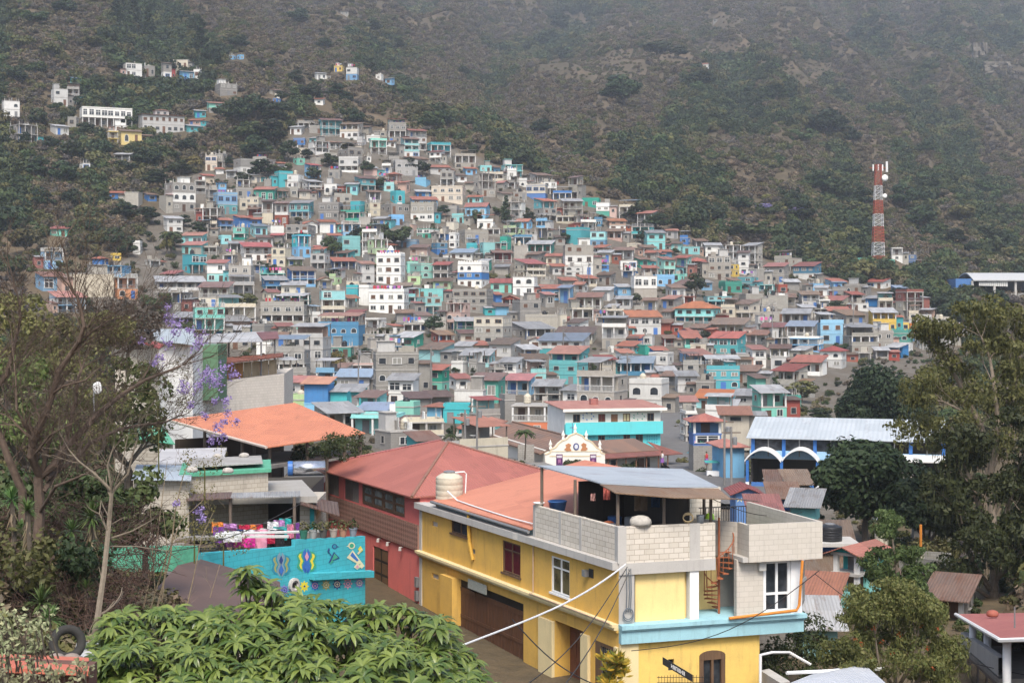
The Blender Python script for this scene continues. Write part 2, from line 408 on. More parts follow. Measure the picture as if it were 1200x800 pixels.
def branchy(mb, p, d, L, r, depth, out, spread=0.7, up=0.15, m=0, n=5):
    """a tapering bough that splits; the tips are collected for foliage"""
    pts = [p]; q = p.copy(); dd = d.copy(); rs = [r]; k = 3
    for i in range(k):
        dd = (dd + rdir() * 0.22 + Vector((0, 0, up * 0.3))).normalized(); q = q + dd * (L / k); pts.append(q.copy()); rs.append(r * (1 - 0.4 * (i + 1) / k))
    mb.tube(pts, rs, n, m)
    if depth == 0: out.append((q, dd)); return
    for _ in range(2 if rnd() < 0.55 else 3):
        nd = (dd + rdir() * spread + Vector((0, 0, up))).normalized()
        branchy(mb, q, nd, L * U(0.62, 0.85), r * 0.58, depth - 1, out, spread, up, m, max(3, n - 1))
BARK = plain('grey_bark', (0.11, 0.09, 0.07), 0.9, var=0.5, scale=9, bumpd=0.02)
LM = {'dark': leaf_mat('dark_leaves', (0.016, 0.026, 0.011), (0.036, 0.052, 0.02), 0.12),
      'mid': leaf_mat('green_leaves', (0.032, 0.05, 0.017), (0.062, 0.082, 0.028), 0.18),
      'olive': leaf_mat('olive_leaves', (0.062, 0.066, 0.022), (0.115, 0.108, 0.04), 0.18),
      'yellow': leaf_mat('yellowing_leaves', (0.1, 0.09, 0.025), (0.17, 0.15, 0.05), 0.2),
      'dry': leaf_mat('dry_twigs', (0.066, 0.053, 0.033), (0.135, 0.106, 0.064), 0.05),
      'grey': leaf_mat('grey_twigs', (0.07, 0.06, 0.052), (0.12, 0.105, 0.09), 0.05),
      'lilac': leaf_mat('lilac_blossom', (0.16, 0.12, 0.24), (0.25, 0.2, 0.36), 0.3),
      'flame': leaf_mat('gold_blossom', (0.3, 0.24, 0.04), (0.2, 0.18, 0.04), 0.3)}
def bush_mesh(name, mat, n=230, size=0.3, seed=0):
    """unit bush: about 2 wide and 1.5 tall"""
    random.seed(seed); mb = MB()
    k = 6
    for i in range(k):
        a = 6.28 * i / k + U(-0.4, 0.4); rr = U(0.15, 0.55); c = Vector((rr * math.cos(a), rr * math.sin(a), U(0.45, 0.95)))
        clump(mb, c, U(0.32, 0.5), n // k, size * 0.5, 0, 0.8)
    return mb.mesh(name, [mat])
def crown_tree(kind, H, W, seed, nb=11, leaf=0.28, nleaf=120, trunk=0.28, shape='round'):
    """tree in metres: returns trunk mesh and crown mesh"""
    random.seed(seed); tr = MB(); cr = MB(); tips = []
    h0 = H * trunk
    if shape == 'pine':
        tr.tube([(0, 0, -1), (0.05, 0, H * 0.5), (0, 0.05, H * 0.97)], [H * 0.025, H * 0.017, 0.03], 6)
        z = H * 0.2
        while z < H * 0.98:
            r = W * 0.5 * (1 - (z / H)) ** 0.8 + 0.15; k = 6
            for i in range(k):
                a = U(0, 6.28); e = Vector((r * math.cos(a), r * math.sin(a), -0.1 * r)) * U(0.6, 1.1)
                for s in (0.35, 0.7, 1.0): clump(cr, Vector((0, 0, z)) + e * s, r * 0.28 + 0.15, max(4, nleaf // 14), leaf, 0, 0.6, 0.1)
            z += H * 0.065
    else:
        tr.tube([(0, 0, -1.2), (U(-.1, .1), U(-.1, .1), h0 * 0.5), (U(-.2, .2), U(-.2, .2), h0)], [H * 0.04, H * 0.032, H * 0.027], 7)
        for i in range(5):
            a = 6.28 * i / 5 + U(-0.4, 0.4); d = Vector((math.cos(a) * 0.8, math.sin(a) * 0.8, U(0.5, 1.1))).normalized()
            branchy(tr, Vector((0, 0, h0 * 0.95)), d, H * 0.22, H * 0.018, 1, tips, 0.6, 0.2)
        cz = h0 + (H - h0) * 0.5
        for i in range(nb):
            a = U(0, 6.28); e = U(-0.75, 1.0); rr = math.sqrt(max(0.05, 1 - e * e)) * U(0.35, 0.8)
            c = Vector((rr * W * 0.5 * math.cos(a), rr * W * 0.5 * math.sin(a), cz + e * (H - h0) * 0.4))
            r = W * U(0.1, 0.25)
            clump(cr, c, r, nleaf, leaf, 0, 0.72)
        for q, d in tips: clump(cr, q, W * 0.14, nleaf // 2, leaf, 0, 0.8)
    return tr.mesh('trunk', [BARK]), cr.mesh('crown', [LM[kind]])

def gn_scatter(name, pts, meshes, label, seed):
    """one mass of scrub: points with size and turn, each carrying one of the bush shapes"""
    me = bpy.data.meshes.new(name); me.from_pydata([p[0] for p in pts], [], [])
    me.attributes.new('size', 'FLOAT', 'POINT').data.foreach_set('value', [p[1] for p in pts])
    me.attributes.new('turn', 'FLOAT', 'POINT').data.foreach_set('value', [p[2] for p in pts])
    src = bpy.data.collections.new(name + '_shapes')
    for m in meshes: src.objects.link(bpy.data.objects.new('bush_shape', m))
    o = bpy.data.objects.new(name, me); COL.objects.link(o)
    g = bpy.data.node_groups.new(name, 'GeometryNodeTree')
    g.interface.new_socket('Geometry', in_out='INPUT', socket_type='NodeSocketGeometry'); g.interface.new_socket('Geometry', in_out='OUTPUT', socket_type='NodeSocketGeometry')
    gi = g.nodes.new('NodeGroupInput'); go = g.nodes.new('NodeGroupOutput')
    ci = g.nodes.new('GeometryNodeCollectionInfo'); ci.inputs['Collection'].default_value = src; ci.inputs['Separate Children'].default_value = True
    iop = g.nodes.new('GeometryNodeInstanceOnPoints'); iop.inputs['Pick Instance'].default_value = True
    ri = g.nodes.new('FunctionNodeRandomValue'); ri.data_type = 'INT'
    ri.inputs[4].default_value = 0; ri.inputs[5].default_value = len(meshes) - 1; ri.inputs['Seed'].default_value = seed
    sz = g.nodes.new('GeometryNodeInputNamedAttribute'); sz.data_type = 'FLOAT'; sz.inputs['Name'].default_value = 'size'
    tn = g.nodes.new('GeometryNodeInputNamedAttribute'); tn.data_type = 'FLOAT'; tn.inputs['Name'].default_value = 'turn'
    cx = g.nodes.new('ShaderNodeCombineXYZ'); L = g.links.new
    L(tn.outputs[0], cx.inputs[2]); L(gi.outputs[0], iop.inputs['Points']); L(ci.outputs[0], iop.inputs['Instance'])
    L(ri.outputs[2], iop.inputs['Instance Index']); L(cx.outputs[0], iop.inputs['Rotation']); L(sz.outputs[0], iop.inputs['Scale']); L(iop.outputs[0], go.inputs[0])
    md = o.modifiers.new('scatter', 'NODES'); md.node_group = g
    tag(o, label, 'scrub' if 'scrub' in name else 'trees', None, 'stuff'); return o
bush = {k: [bush_mesh(k + '_bush', LM[k], 400, 0.27, i * 7 + len(k)) for i in range(3)] for k in ('dry', 'grey', 'olive', 'mid', 'dark', 'yellow')}
# ------------------------------------------------------------------ hillside houses
PAL = {'W': ((0.66, 0.65, 0.61), 'white', 0.3), 'G': ((0.29, 0.275, 0.25), 'grey concrete', 0.5), 'B': ((0.36, 0.335, 0.29), 'bare block', 0.45),
       'C': ((0.52, 0.46, 0.36), 'cream', 0.35), 'T': ((0.06, 0.34, 0.37), 'turquoise', 0.25), 'A': ((0.24, 0.52, 0.51), 'pale aqua', 0.3),
       'U': ((0.06, 0.17, 0.39), 'bright blue', 0.25), 'S': ((0.20, 0.40, 0.58), 'sky blue', 0.3), 'E': ((0.03, 0.27, 0.20), 'emerald green', 0.25),
       'M': ((0.20, 0.52, 0.43), 'mint green', 0.25), 'Y': ((0.62, 0.43, 0.10), 'yellow', 0.25), 'O': ((0.56, 0.19, 0.06), 'orange', 0.25),
       'R': ((0.28, 0.07, 0.05), 'brick red', 0.3), 'P': ((0.46, 0.31, 0.25), 'salmon pink', 0.3), 'L': ((0.46, 0.45, 0.43), 'pale grey', 0.4),
       'N': ((0.38, 0.50, 0.28), 'pale green', 0.3), 'D': ((0.08, 0.20, 0.30), 'steel blue', 0.25)}
def WALL(c):
    rgb, nm, dirt = PAL[c]; return wall_mat(nm.replace(' ', '_') + '_wall', rgb, 0.75 if c in 'GB' else 0.0, dirt + 0.2, 0.85, True)
ROOFN = {'f': 'flat roof', 'p': 'parapet roof', 'c': 'battlements', 'r': 'red tin roof', 'o': 'orange tin roof', 'g': 'grey tin roof',
         'b': 'blue tin roof', 'k': 'rusty brown roof', 'h': 'hipped red roof', 'x': 'gabled red roof', 't': 'roof shelter', 'i': 'hipped orange roof', 'n':'railed roof terrace'}
TIN = {'r': tin_mat('red_tin', (0.33, 0.12, 0.085), (0.22, 0.085, 0.06), 0.4, vary=True), 'o': tin_mat('orange_tin', (0.43, 0.165, 0.085), (0.32, 0.12, 0.07), 0.35, vary=True),
       'g': tin_mat('grey_tin', (0.37, 0.37, 0.37), (0.22, 0.22, 0.22), 0.45, vary=True), 'b': tin_mat('blue_tin', (0.22, 0.28, 0.36), (0.20, 0.25, 0.30), 0.4, vary=True),
       'k': tin_mat('rusty_tin', (0.20, 0.125, 0.09), (0.14, 0.10, 0.08), 0.7, vary=True)}
TIN['h'] = TIN['r']; TIN['x'] = TIN['r']; TIN['i'] = TIN['o']; TIN['t'] = TIN['g']
SLAB = wall_mat('grey_slab_edge', (0.36, 0.34, 0.31), 0, 0.5); ROOFTOP = wall_mat('weathered_concrete_roof', (0.30, 0.285, 0.26), 0, 0.55, 0.9)
TRIM = plain('white_trim', (0.6, 0.59, 0.56), 0.7, var=0.25); DARKW = wood('dark_brown_wood', (0.09, 0.045, 0.025))
GLS = glass(); STEEL = plain('grey_steel', (0.25, 0.25, 0.25), 0.5, 0.4); BLACKP = plain('black_plastic', (0.02, 0.02, 0.022), 0.4); CREAMP = plain('cream_plastic', (0.5, 0.45, 0.35), 0.5)
POSTW = wood('weathered_post', (0.16, 0.12, 0.09)); DIM = plain('dim_interior', (0.11, 0.1, 0.09), 0.9, var=0.5)
BLUEF = plain('blue_frame', (0.06, 0.16, 0.42), 0.6); BROWNF = wood('brown_frame', (0.14, 0.07, 0.035))
# shared window and door shapes, each one unit wide and one unit tall, outer face towards -y
def win_mesh(kind, frame, pane=None):
    mb = MB(); t = 0.07
    if kind == 'arch':
        n = 8
        def ring(w, h0, rise, y): return [(w * math.cos(math.pi * k / n), y, h0 + rise * math.sin(math.pi * k / n)) for k in range(n + 1)]
        outer = [(0.5, -0.05, 0), *ring(0.5, 0.6, 0.4, -0.05), (-0.5, -0.05, 0)]; inner = [(0.42, -0.05, 0.07), *ring(0.42, 0.6, 0.33, -0.05), (-0.42, -0.05, 0.07)]
        k = len(outer)
        for i in range(k): mb.face([outer[i], outer[(i + 1) % k], inner[(i + 1) % k], inner[i]], 0)
        for i in range(k): mb.face([outer[(i + 1) % k], outer[i], (outer[i][0], 0.02, outer[i][2]), (outer[(i + 1) % k][0], 0.02, outer[(i + 1) % k][2])], 0)
        mb.face([(p[0], -0.012, p[2]) for p in inner], 1)
        for i in range(k): mb.face([inner[i], inner[(i + 1) % k], (inner[(i + 1) % k][0], -0.012, inner[(i + 1) % k][2]), (inner[i][0], -0.012, inner[i][2])], 0)
    else:
        mb.box(-0.5, -0.5 + t, -0.05, 0.02, 0, 1); mb.box(0.5 - t, 0.5, -0.05, 0.02, 0, 1)
        mb.box(-0.5 + t, 0.5 - t, -0.05, 0.02, 1 - t, 1); mb.box(-0.56, 0.56, -0.11, 0.02, -0.06, 0.0)
        mb.box(-0.5 + t, 0.5 - t, -0.012, 0.02, 0.0, 1 - t, 1)
        if kind == 'double': mb.box(-0.03, 0.03, -0.045, -0.012, 0.0, 1 - t)
        if kind == 'cross': mb.box(-0.03, 0.03, -0.045, -0.012, 0.0, 1 - t); mb.box(-0.43, 0.43, -0.04, -0.012, 0.6, 0.66)
    return mb.mesh('window', [frame, pane or GLS])
def door_mesh(m):
    mb = MB(); mb.box(-0.5, -0.42, -0.05, 0.02, 0, 1); mb.box(0.42, 0.5, -0.05, 0.02, 0, 1); mb.box(-0.42, 0.42, -0.05, 0.02, 0.95, 1)
    mb.box(-0.42, 0.42, -0.02, 0.02, 0, 0.95); mb.box(-0.3, 0.3, -0.035, -0.02, 0.1, 0.45); mb.box(-0.3, 0.3, -0.035, -0.02, 0.55, 0.88)
    return mb.mesh('door', [m])
WIN = {'a': win_mesh('arch', TRIM), 'd': win_mesh('double', TRIM), 'x': win_mesh('cross', TRIM), 's': win_mesh('plain', SLAB), 'u': win_mesh('double', BLUEF), 'k': win_mesh('double', BROWNF), 'h': win_mesh('plain', SLAB), 'c': win_mesh('double', TRIM, plain('pale_curtain', (0.26, 0.25, 0.22), 0.8, var=0.5)), 'b': win_mesh('plain', SLAB, plain('brown_shutter', (0.12, 0.06, 0.035), 0.7, var=0.4))}
DOORS = [door_mesh(DARKW), door_mesh(wood('brown_door', (0.17, 0.08, 0.04))), door_mesh(BLUEF), door_mesh(plain('grey_metal_door', (0.2, 0.2, 0.2)))]
def tank_mesh(m):
    mb = MB(); mb.lathe((0, 0, 0), [(0, 0), (0.55, 0), (0.55, 0.28), (0.53, 0.3), (0.55, 0.33), (0.55, 0.62), (0.53, 0.65), (0.55, 0.68), (0.54, 0.95), (0.3, 1.15), (0.22, 1.16), (0.22, 1.24), (0, 1.25)], 14)
    return mb.mesh('water_tank', [m], True)
TANKS = [tank_mesh(BLACKP), tank_mesh(CREAMP), tank_mesh(BLACKP)]
def dish_mesh():
    mb = MB(); mb.lathe((0, 0, 0.9), [(0, 0), (0.2, 0.03), (0.4, 0.13), (0.41, 0.13), (0.2, 0.0), (0, -0.03)], 12); mb.cone((0, 0, 0), (0, 0, 0.9), 0.03, 0.03, 5)
    return mb.mesh('satellite_dish', [TRIM], True)
DISH = dish_mesh()
CLOTHS = [plain('cloth_%s' % n, c, 0.9) for n, c in (('pink', (0.55, 0.12, 0.28)), ('white', (0.6, 0.6, 0.6)), ('blue', (0.08, 0.16, 0.4)), ('red', (0.4, 0.04, 0.05)), ('violet', (0.25, 0.1, 0.35)))]
def rail_mb(mb, x0, x1, y0, y1, z, h, step=0.22, m=0, solid=False):
    """front rail with short returns"""
    for (ax, ay, bx, by) in ((x0, y0, x1, y0), (x0, y0, x0, y1), (x1, y0, x1, y1)):
        L = math.hypot(bx - ax, by - ay)
        if L < 0.3: continue
        if ax == bx: mb.box(ax - 0.035, ax + 0.035, ay + 0.04, by, z + h - 0.08, z + h, m)
        else: mb.box(ax - 0.035, bx + 0.035, ay - 0.04, ay + 0.04, z + h - 0.08, z + h, m)
        k = max(2, int(L / step))
        for i in range(k + 1):
            x = ax + (bx - ax) * i / k; y = ay + (by - ay) * i / k
            if ax == bx and i == 0: continue
            mb.box(x - 0.02, x + 0.02, y - 0.02, y + 0.02, z, z + h - 0.08, m)
def roof_sheet(mb, x0, x1, y0, y1, zf, zb, th=0.05, m=0):
    mb.faces([(x0, y0, zf), (x1, y0, zf), (x1, y1, zb), (x0, y1, zb), (x0, y0, zf - th), (x1, y0, zf - th), (x1, y1, zb - th), (x0, y1, zb - th)],
             [(0, 1, 2, 3), (7, 6, 5, 4), (0, 4, 5, 1), (1, 5, 6, 2), (2, 6, 7, 3), (3, 7, 4, 0)], m)
HOUSES = []
def unit(m, nm):
    mb = MB(); mb.box(-.5, .5, -.5, .5, 0, 1); return mb.mesh(nm, [m])
def stub_mesh():
    mb = MB(); mb.box(-.5, .5, -.5, .5, 0, 1)
    for x in (-.3, .3): mb.box(x - .06, x + .06, -.06, .06, 1, 1.9)
    return mb.mesh('column_stub', [SLAB])
UB = {'trim': unit(TRIM, 'column'), 'slab': unit(SLAB, 'column'), 'post': unit(POSTW, 'post'), 'stub': stub_mesh()}
def house(px0, px1, yt, yb, col, roof, fl, yaw=None, name='house', **kw):
    """px0..px1, yt..yb: where the walls stand in the photograph; the house itself is set on the slope at its real size.
       col: one colour for all or one per floor (top first); fl: floors top first: w windows, g gallery, o open frame, b blank, a arched, u blue frames, x big windows"""
    pxm = (px0 + px1) / 2; Yd = kw.get('Y'); g = on_ground(pxm, yb + kw.get('dy', 0)); Y = Yd or g.y
    s = Y / F; Wd = (px1 - px0) * s; Ht = (yb - yt) * s; n = len(fl)
    if yaw is None: yaw = random.choice((-1, 1)) * U(4, 32)
    ya = math.radians(yaw) - math.atan2((pxm - CX), F)
    rel = math.radians(abs(yaw)); d = kw.get('d') or max(3.2, min(7.5, Wd * 0.8))
    w = max(Wd * 0.62, (Wd - d * math.sin(rel)) / math.cos(rel)); w = max(w, 1.6)
    z0 = (HY - yb) * s; X = (pxm - CX) * s
    root = thing(name, None, None, (X, Y + d / 2 * math.cos(rel), z0), ya)
    hx = w / 2; hy = d / 2; fh = Ht / n; found = 3.2
    cols = [col[0] if len(col) == 1 else col[min(i, len(col) - 1)] for i in range(n)][::-1]; flo = fl[::-1]
    mats = []; midx = {}
    def mi(c):
        if c not in midx: midx[c] = len(mats); mats.append(WALL(c))
        return midx[c]
    wall = MB(); base = mi(cols[0]); wins = []; doors = []; rails = MB(); columns = []
    wall.box(-hx, hx, -hy, hy, -found, 0.0, mi('G') if rnd() < 0.6 else base)
    side = 1 if yaw > 0 else -1      # turning left (yaw>0) shows the left flank... in local space the flank towards the viewer
    flank = -1 if yaw < 0 else 1
    flank = -flank
    feats = []
    for i, t in enumerate(flo):
        za = i * fh; zb = za + fh; c = mi(cols[i]); k = max(1, int(w / 2.3 + 0.35)); nw = kw.get('nw', k)
        st = 0.16
        if t in 'go':
            dep = min(2.0, d * 0.38); y1 = -hy + dep
            wall.box(-hx, hx, y1, hy, za, zb - st, c)
            for j in range(k + 1):
                x = -hx + 0.14 + (w - 0.28) * j / k; r = 0.13
                columns.append((x, -hy + 0.02 + r, za, 2 * r, zb - st - za))
            if t == 'g' and fh > 1.6:
                if kw.get('solidrail', rnd() < 0.35): wall.box(-hx + 0.01, hx - 0.01, -hy - 0.02, -hy + 0.1, za, za + min(0.9, fh * 0.35), c)
                else: rail_mb(rails, -hx + 0.05, hx - 0.05, -hy - 0.06, -hy + 0.02, za, min(0.9, fh * 0.38))
            yy = y1
            for j in range(k):
                x = -hx + w * (j + 0.5) / k
                if j % 2 == 0: doors.append((x, yy, za, min(1.0, w / k * 0.6), fh * 0.78))
                else: wins.append((x, yy, za + fh * 0.32, min(1.1, w / k * 0.6), fh * 0.42, 's', 0))
        else:
            wall.box(-hx, hx, -hy, hy, za, zb - st, c)
            if t != 'b':
                ww = min(1.5, w / nw * 0.58); wh = fh * 0.42; kind = kw.get('win') or random.choice('dxssssskcb'); zz = za + fh * 0.36
                if t == 'a': kind = 'a'; wh = fh * 0.5; zz = za + fh * 0.24
                if t == 'u': kind = 'u'; ww = w / nw * 0.7
                if t == 'x': kind = 'x'; ww = min(2.4, w / nw * 0.8); wh = fh * 0.55; zz = za + fh * 0.25
                dj = random.randrange(nw) if i == 0 and nw > 1 else -1
                for j in range(nw):
                    x = -hx + w * (j + 0.5) / nw + U(-0.12, 0.12)
                    if j == dj: doors.append((x, -hy, za, min(1.0, w / nw * 0.6), fh * 0.76))
                    elif rnd() < 0.93: wins.append((x, -hy, zz, ww, wh, kind, 0))
        if t != 'b' and d > 3 and abs(yaw) > 3 and rnd() < 0.8:
            ks = max(1, int(d / 3.4))
            for j in range(ks):
                wins.append((flank * hx, -hy + (0.62 if t in 'go' else 0.5) * d + d * (j - (ks - 1) / 2) / max(1, ks) * 0.9, za + fh * 0.38, 0.95, fh * 0.38, 's', flank))
        # floor slab edge, a little proud of the wall
        o = 0.07 if t not in 'go' else 0.1
        sm = len(mats) - 1
        if 'slab' not in midx: midx['slab'] = len(mats); mats.append(SLAB if cols[i] in 'GBLCWN' or rnd() < 0.4 else WALL(cols[i]))
        wall.box(-hx - o, hx + o, -hy - o, hy + o, zb - st, zb, midx['slab'])
    H = Ht; rt = roof
    if kw.get('label') is None and w > 3 and rnd() < 0.5:      # a lean-to against one side
        q = random.choice((-1, 1)); aw = U(1.3, 2.8); ah = H * U(0.4, 0.8) if n > 1 else H * 0.8; y0, y1 = -hy * U(0.3, 1.15), hy * U(0.2, 0.9); xa, xb = sorted((q * (hx + 0.08), q * (hx + aw)))
        wall.box(xa, xb, y0, y1, -found, ah, mi(random.choice('GGBBRPT'))); ab = MB(); roof_sheet(ab, xa - 0.1, xb + 0.25, y0 - 0.5, y1 + 0.1, ah + 0.06, ah + 0.5); ab.build('annex_roof', TIN[random.choice('kkggr')], root)
        inst('window', WIN['s'], root, ((xa + xb) / 2, y0, ah * 0.35), 0, (aw * 0.4, 1, min(1.0, ah * 0.35)))
    if 'roof' not in midx: midx['roof'] = len(mats); mats.append(ROOFTOP)
    rm = midx['roof']; topc = mi(cols[-1]); rf = None; rfm = None; feat = ROOFN[rt]
    flatlike = rt in 'fpctn'
    if rt == 'n':
        rb = MB(); rail_mb(rb, -hx, hx, -hy, hy - 0.1, H + 0.01, 0.9, 0.3); rb.build('railing', TRIM if rnd() < 0.6 else STEEL, root)
    if rt == 'p' or rt == 'c' or (rt == 'f' and rnd() < 0.35):
        ph = 0.75 if rt != 'f' else 0.35
        wall.box(-hx, hx, -hy, -hy + 0.14, H, H + ph, topc); wall.box(-hx, hx, hy - 0.14, hy, H, H + ph, topc)
        wall.box(-hx, -hx + 0.14, -hy + 0.14, hy - 0.14, H, H + ph, topc); wall.box(hx - 0.14, hx, -hy + 0.14, hy - 0.14, H, H + ph, topc)
        if rt == 'c':
            k = max(3, int(w / 0.75))
            for j in range(k):
                x = -hx + w * (j + 0.5) / k; wall.box(x - 0.19, x + 0.19, -hy + 0.004, -hy + 0.136, H + ph, H + ph + 0.34, topc)
            k = max(3, int(d / 0.75))
            for j in range(k):
                y = -hy + 0.2 + (d - 0.4) * (j + 0.5) / k
                for q in (-1, 1): wall.box(min(q * hx, q * (hx - 0.132)), max(q * hx, q * (hx - 0.132)), y - 0.19, y + 0.19, H + ph, H + ph + 0.34, topc)
    if flatlike:
        wall.box(-hx + 0.15, hx - 0.15, -hy + 0.15, hy - 0.15, H, H + 0.02, rm)
        if rt in 'ft':
            for _ in range(random.randrange(0, 4)):      # half-built walls and clutter on the terrace
                x, y = U(-0.8, 0.6) * hx, U(-0.5, 0.7) * hy; a, b_ = (U(0.6, 2.2), 0.15) if rnd() < 0.6 else (0.15, U(0.6, 2)); wall.box(x, min(hx - 0.16, x + a), y, min(hy - 0.16, y + b_), H + 0.021, H + U(0.4, 1.5), mi(random.choice('GBBW')))
        if rt in 'fn' and rnd() < 0.4:      # stubs for a storey not yet built
            for qx in (-1, 0, 1):
                for qy in (-1, 1): inst('column_stub', UB['stub'], root, (qx * (hx - 0.3), qy * (hy - 0.3), H + 0.02), 0, (0.2, 0.2, U(0.35, 1.0)))
            feat = 'flat roof and column stubs'
        if rt == 'f' and rnd() < 0.4 and w > 3.5:   # a small stair hut on the roof
            q = random.choice((-1, 1)); wall.box(q * hx * 0.45 - w * 0.2, q * hx * 0.45 + w * 0.2, -hy * 0.1, hy * 0.8, H + 0.02, H + 2.1, mi(random.choice('GBWL')))
            wall.box(q * hx * 0.45 - w * 0.23, q * hx * 0.45 + w * 0.23, -hy * 0.2, hy * 0.86, H + 2.1, H + 2.2, midx['slab']); feat = 'roof hut'
        if rnd() < 0.42 and w > 2.5:
            q = random.choice(TANKS); inst('water_tank', q, root, (U(-0.6, 0.6) * hx, U(-0.2, 0.5) * hy, H + 0.03), 0, (1, 1, U(0.9, 1.2))); feats.append('tank')
        if rnd() < 0.2: inst('satellite_dish', DISH, root, (U(-0.8, 0.8) * hx, -hy * 0.6, H + 0.02), U(0, 6)).rotation_euler = (0, 0, U(0, 6))
        if rnd() < 0.1 and w > 3:
            cl = MB(); y = -hy * 0.36; z = H + 1.6; cl.tube([(-hx + 0.4, y, H), (-hx + 0.4, y, z), (hx - 0.4, y, z), (hx - 0.4, y, H)], 0.03, 4); cl = cl.build('clothesline', STEEL, root); x = -hx + 0.6
            while x < hx - 1.0:
                ww = U(0.4, 0.8); g2 = MB(); g2.box(x, x + ww, y - 0.045, y - 0.032, z - U(0.5, 1.0), z + 0.03); WM[cl.name] = WM[root.name]; g2.build('garment', random.choice(CLOTHS), cl); x += ww + U(0.05, 0.6)
            feats.append('washing')
    if rt == 't':
        c = kw.get('tin') or random.choice('gggkrb'); hp = kw.get('hp', 2.1); zt = H + hp; b2 = MB()
        x0, x1 = (-hx - 0.2, hx + 0.2) if rnd() < 0.6 or w < 4 else random.choice([(-hx - 0.2, hx * 0.3), (-hx * 0.3, hx + 0.2)])
        roof_sheet(b2, x0, x1, -hy - 0.4, hy + 0.1, zt, zt + d * 0.1)
        b2.build('roof', TIN[c], root); xi = (x0 + 0.3, (x0 + x1) / 2, x1 - 0.3)
        for x in xi:
            inst('post', UB['post'], root, (x, -hy + 0.16, H), 0, (0.12, 0.12, hp - 0.02)); inst('post', UB['post'], root, (x, hy - 0.24, H), 0, (0.12, 0.12, hp + d * 0.09 - 0.05))
        wall.box(-hx, hx, -hy, -hy + 0.12, H, H + 0.8, topc)
        if rnd() < 0.6: wall.box(x0 + 0.3, x1 - 0.3, hy * 0.3, hy * 0.3 + 0.12, H + 0.01, H + hp - 0.05, mi(random.choice('GBPAW')))
        feat = {'g': 'grey', 'k': 'rusty', 'r': 'red', 'b': 'blue', 'o': 'orange'}[c] + ' roof shelter'
    if rt in 'rogbk':
        b2 = MB(); rise = d * kw.get('pitch', 0.2); oh = 0.45
        roof_sheet(b2, -hx - oh, hx + oh, -hy - 0.7, hy + 0.3, H + 0.1 - 0.7 * rise / d, H + 0.1 + rise * (1 + 0.3 / d))
        wall.faces([(-hx, -hy, H), (-hx, hy, H), (-hx, hy, H + rise), (hx, -hy, H), (hx, hy, H), (hx, hy, H + rise)], [(1, 0, 2), (3, 4, 5), (4, 1, 2, 5)], topc)
        b2.build('roof', TIN[rt], root)
    if rt in 'hi':
        b2 = MB(); oh = 0.6; rise = min(w, d) * 0.24; x0, x1, y0, y1 = -hx - oh, hx + oh, -hy - oh, hy + oh; m_ = min(w, d) / 2 + oh
        a = (x0 + m_, 0, H + rise) if w > d else (0, y0 + m_, H + rise); e = (x1 - m_, 0, H + rise) if w > d else (0, y1 - m_, H + rise)
        if abs(a[0] - e[0]) + abs(a[1] - e[1]) < 0.3: e = (a[0] + (0.3 if w > d else 0), a[1] + (0 if w > d else 0.3), a[2])
        c = [(x0, y0, H), (x1, y0, H), (x1, y1, H), (x0, y1, H)]; lo = [(p[0], p[1], H - 0.08) for p in c]
        fs = [(c[0], c[1], e, a), (c[1], c[2], e), (c[2], c[3], a, e), (c[3], c[0], a)] if w > d else [(c[0], c[1], a), (c[1], c[2], e, a), (c[2], c[3], e), (c[3], c[0], a, e)]
        for f in fs: b2.face(f)
        b2.face(lo[::-1])
        for i in range(4): b2.face([c[(i + 1) % 4], c[i], lo[i], lo[(i + 1) % 4]])
        b2.build('roof', TIN[rt], root)
    if rt == 'x':
        b2 = MB(); oh = 0.45; rise = w * 0.2; front = kw.get('front', rnd() < 0.5)
        if front:
            for q in (-1, 1):
                p = [(q * (hx + oh), -hy - oh, H - oh * rise / hx), (q * (hx + oh), hy + oh, H - oh * rise / hx), (0, hy + oh, H + rise), (0, -hy - oh, H + rise)]
                b2.slab([(x, y, z + 0.07) for x, y, z in (p if q > 0 else p[::-1])], 0.06)
            for y in (-hy, hy): wall.face([(-hx, y, H), (hx, y, H), (0, y, H + rise)], topc)
        else:
            rise = d * 0.22
            for q in (-1, 1):
                p = [(-hx - oh, q * (hy + oh), H - oh * rise / hy), (hx + oh, q * (hy + oh), H - oh * rise / hy), (hx + oh, 0, H + rise), (-hx - oh, 0, H + rise)]
                b2.slab([(x, y, z + 0.07) for x, y, z in (p if q < 0 else p[::-1])], 0.06)
            for x in (-hx, hx): wall.face([(x, -hy, H), (x, hy, H), (x, 0, H + rise)], topc)
        b2.build('roof', TIN['r' if kw.get('tin') is None else kw['tin']], root)
    wall.build('wall', mats, root)
    ck = 'trim' if rnd() < 0.5 else 'slab'
    for x, y, z, r2, hh in columns: inst('column', UB[ck], root, (x, y, z), 0, (r2, r2, hh))
    if rails.f: rails.build('railing', TRIM if rnd() < 0.45 else STEEL, root)
    for x, y, z, ww, wh, kind, fk in wins:
        me = WIN[random.choice('ssscb') if kind == 's' else kind]; ww *= U(0.75, 1.2); dz = U(0.8, 1.12); wh *= dz
        if fk: inst('window', me, root, (x, y, z), math.pi / 2 * fk, (ww, 1, wh))
        else: inst('window', me, root, (x, y, z), 0, (ww, 1, wh))
    for x, y, z, ww, wh in doors[:3]: inst('door', random.choice(DOORS), root, (x, y, z), 0, (ww, 1, wh))
    HOUSES.append(dict(o=root, x=pxm, x0=px0, x1=px1, yt=yt, yb=yb, Y=Y, col=cols[::-1], fl=fl, roof=rt, feat=feat, feats=feats, name=name, own=kw.get('label'), w=w, yaw=yaw, nwin=len(wins)))
    return root
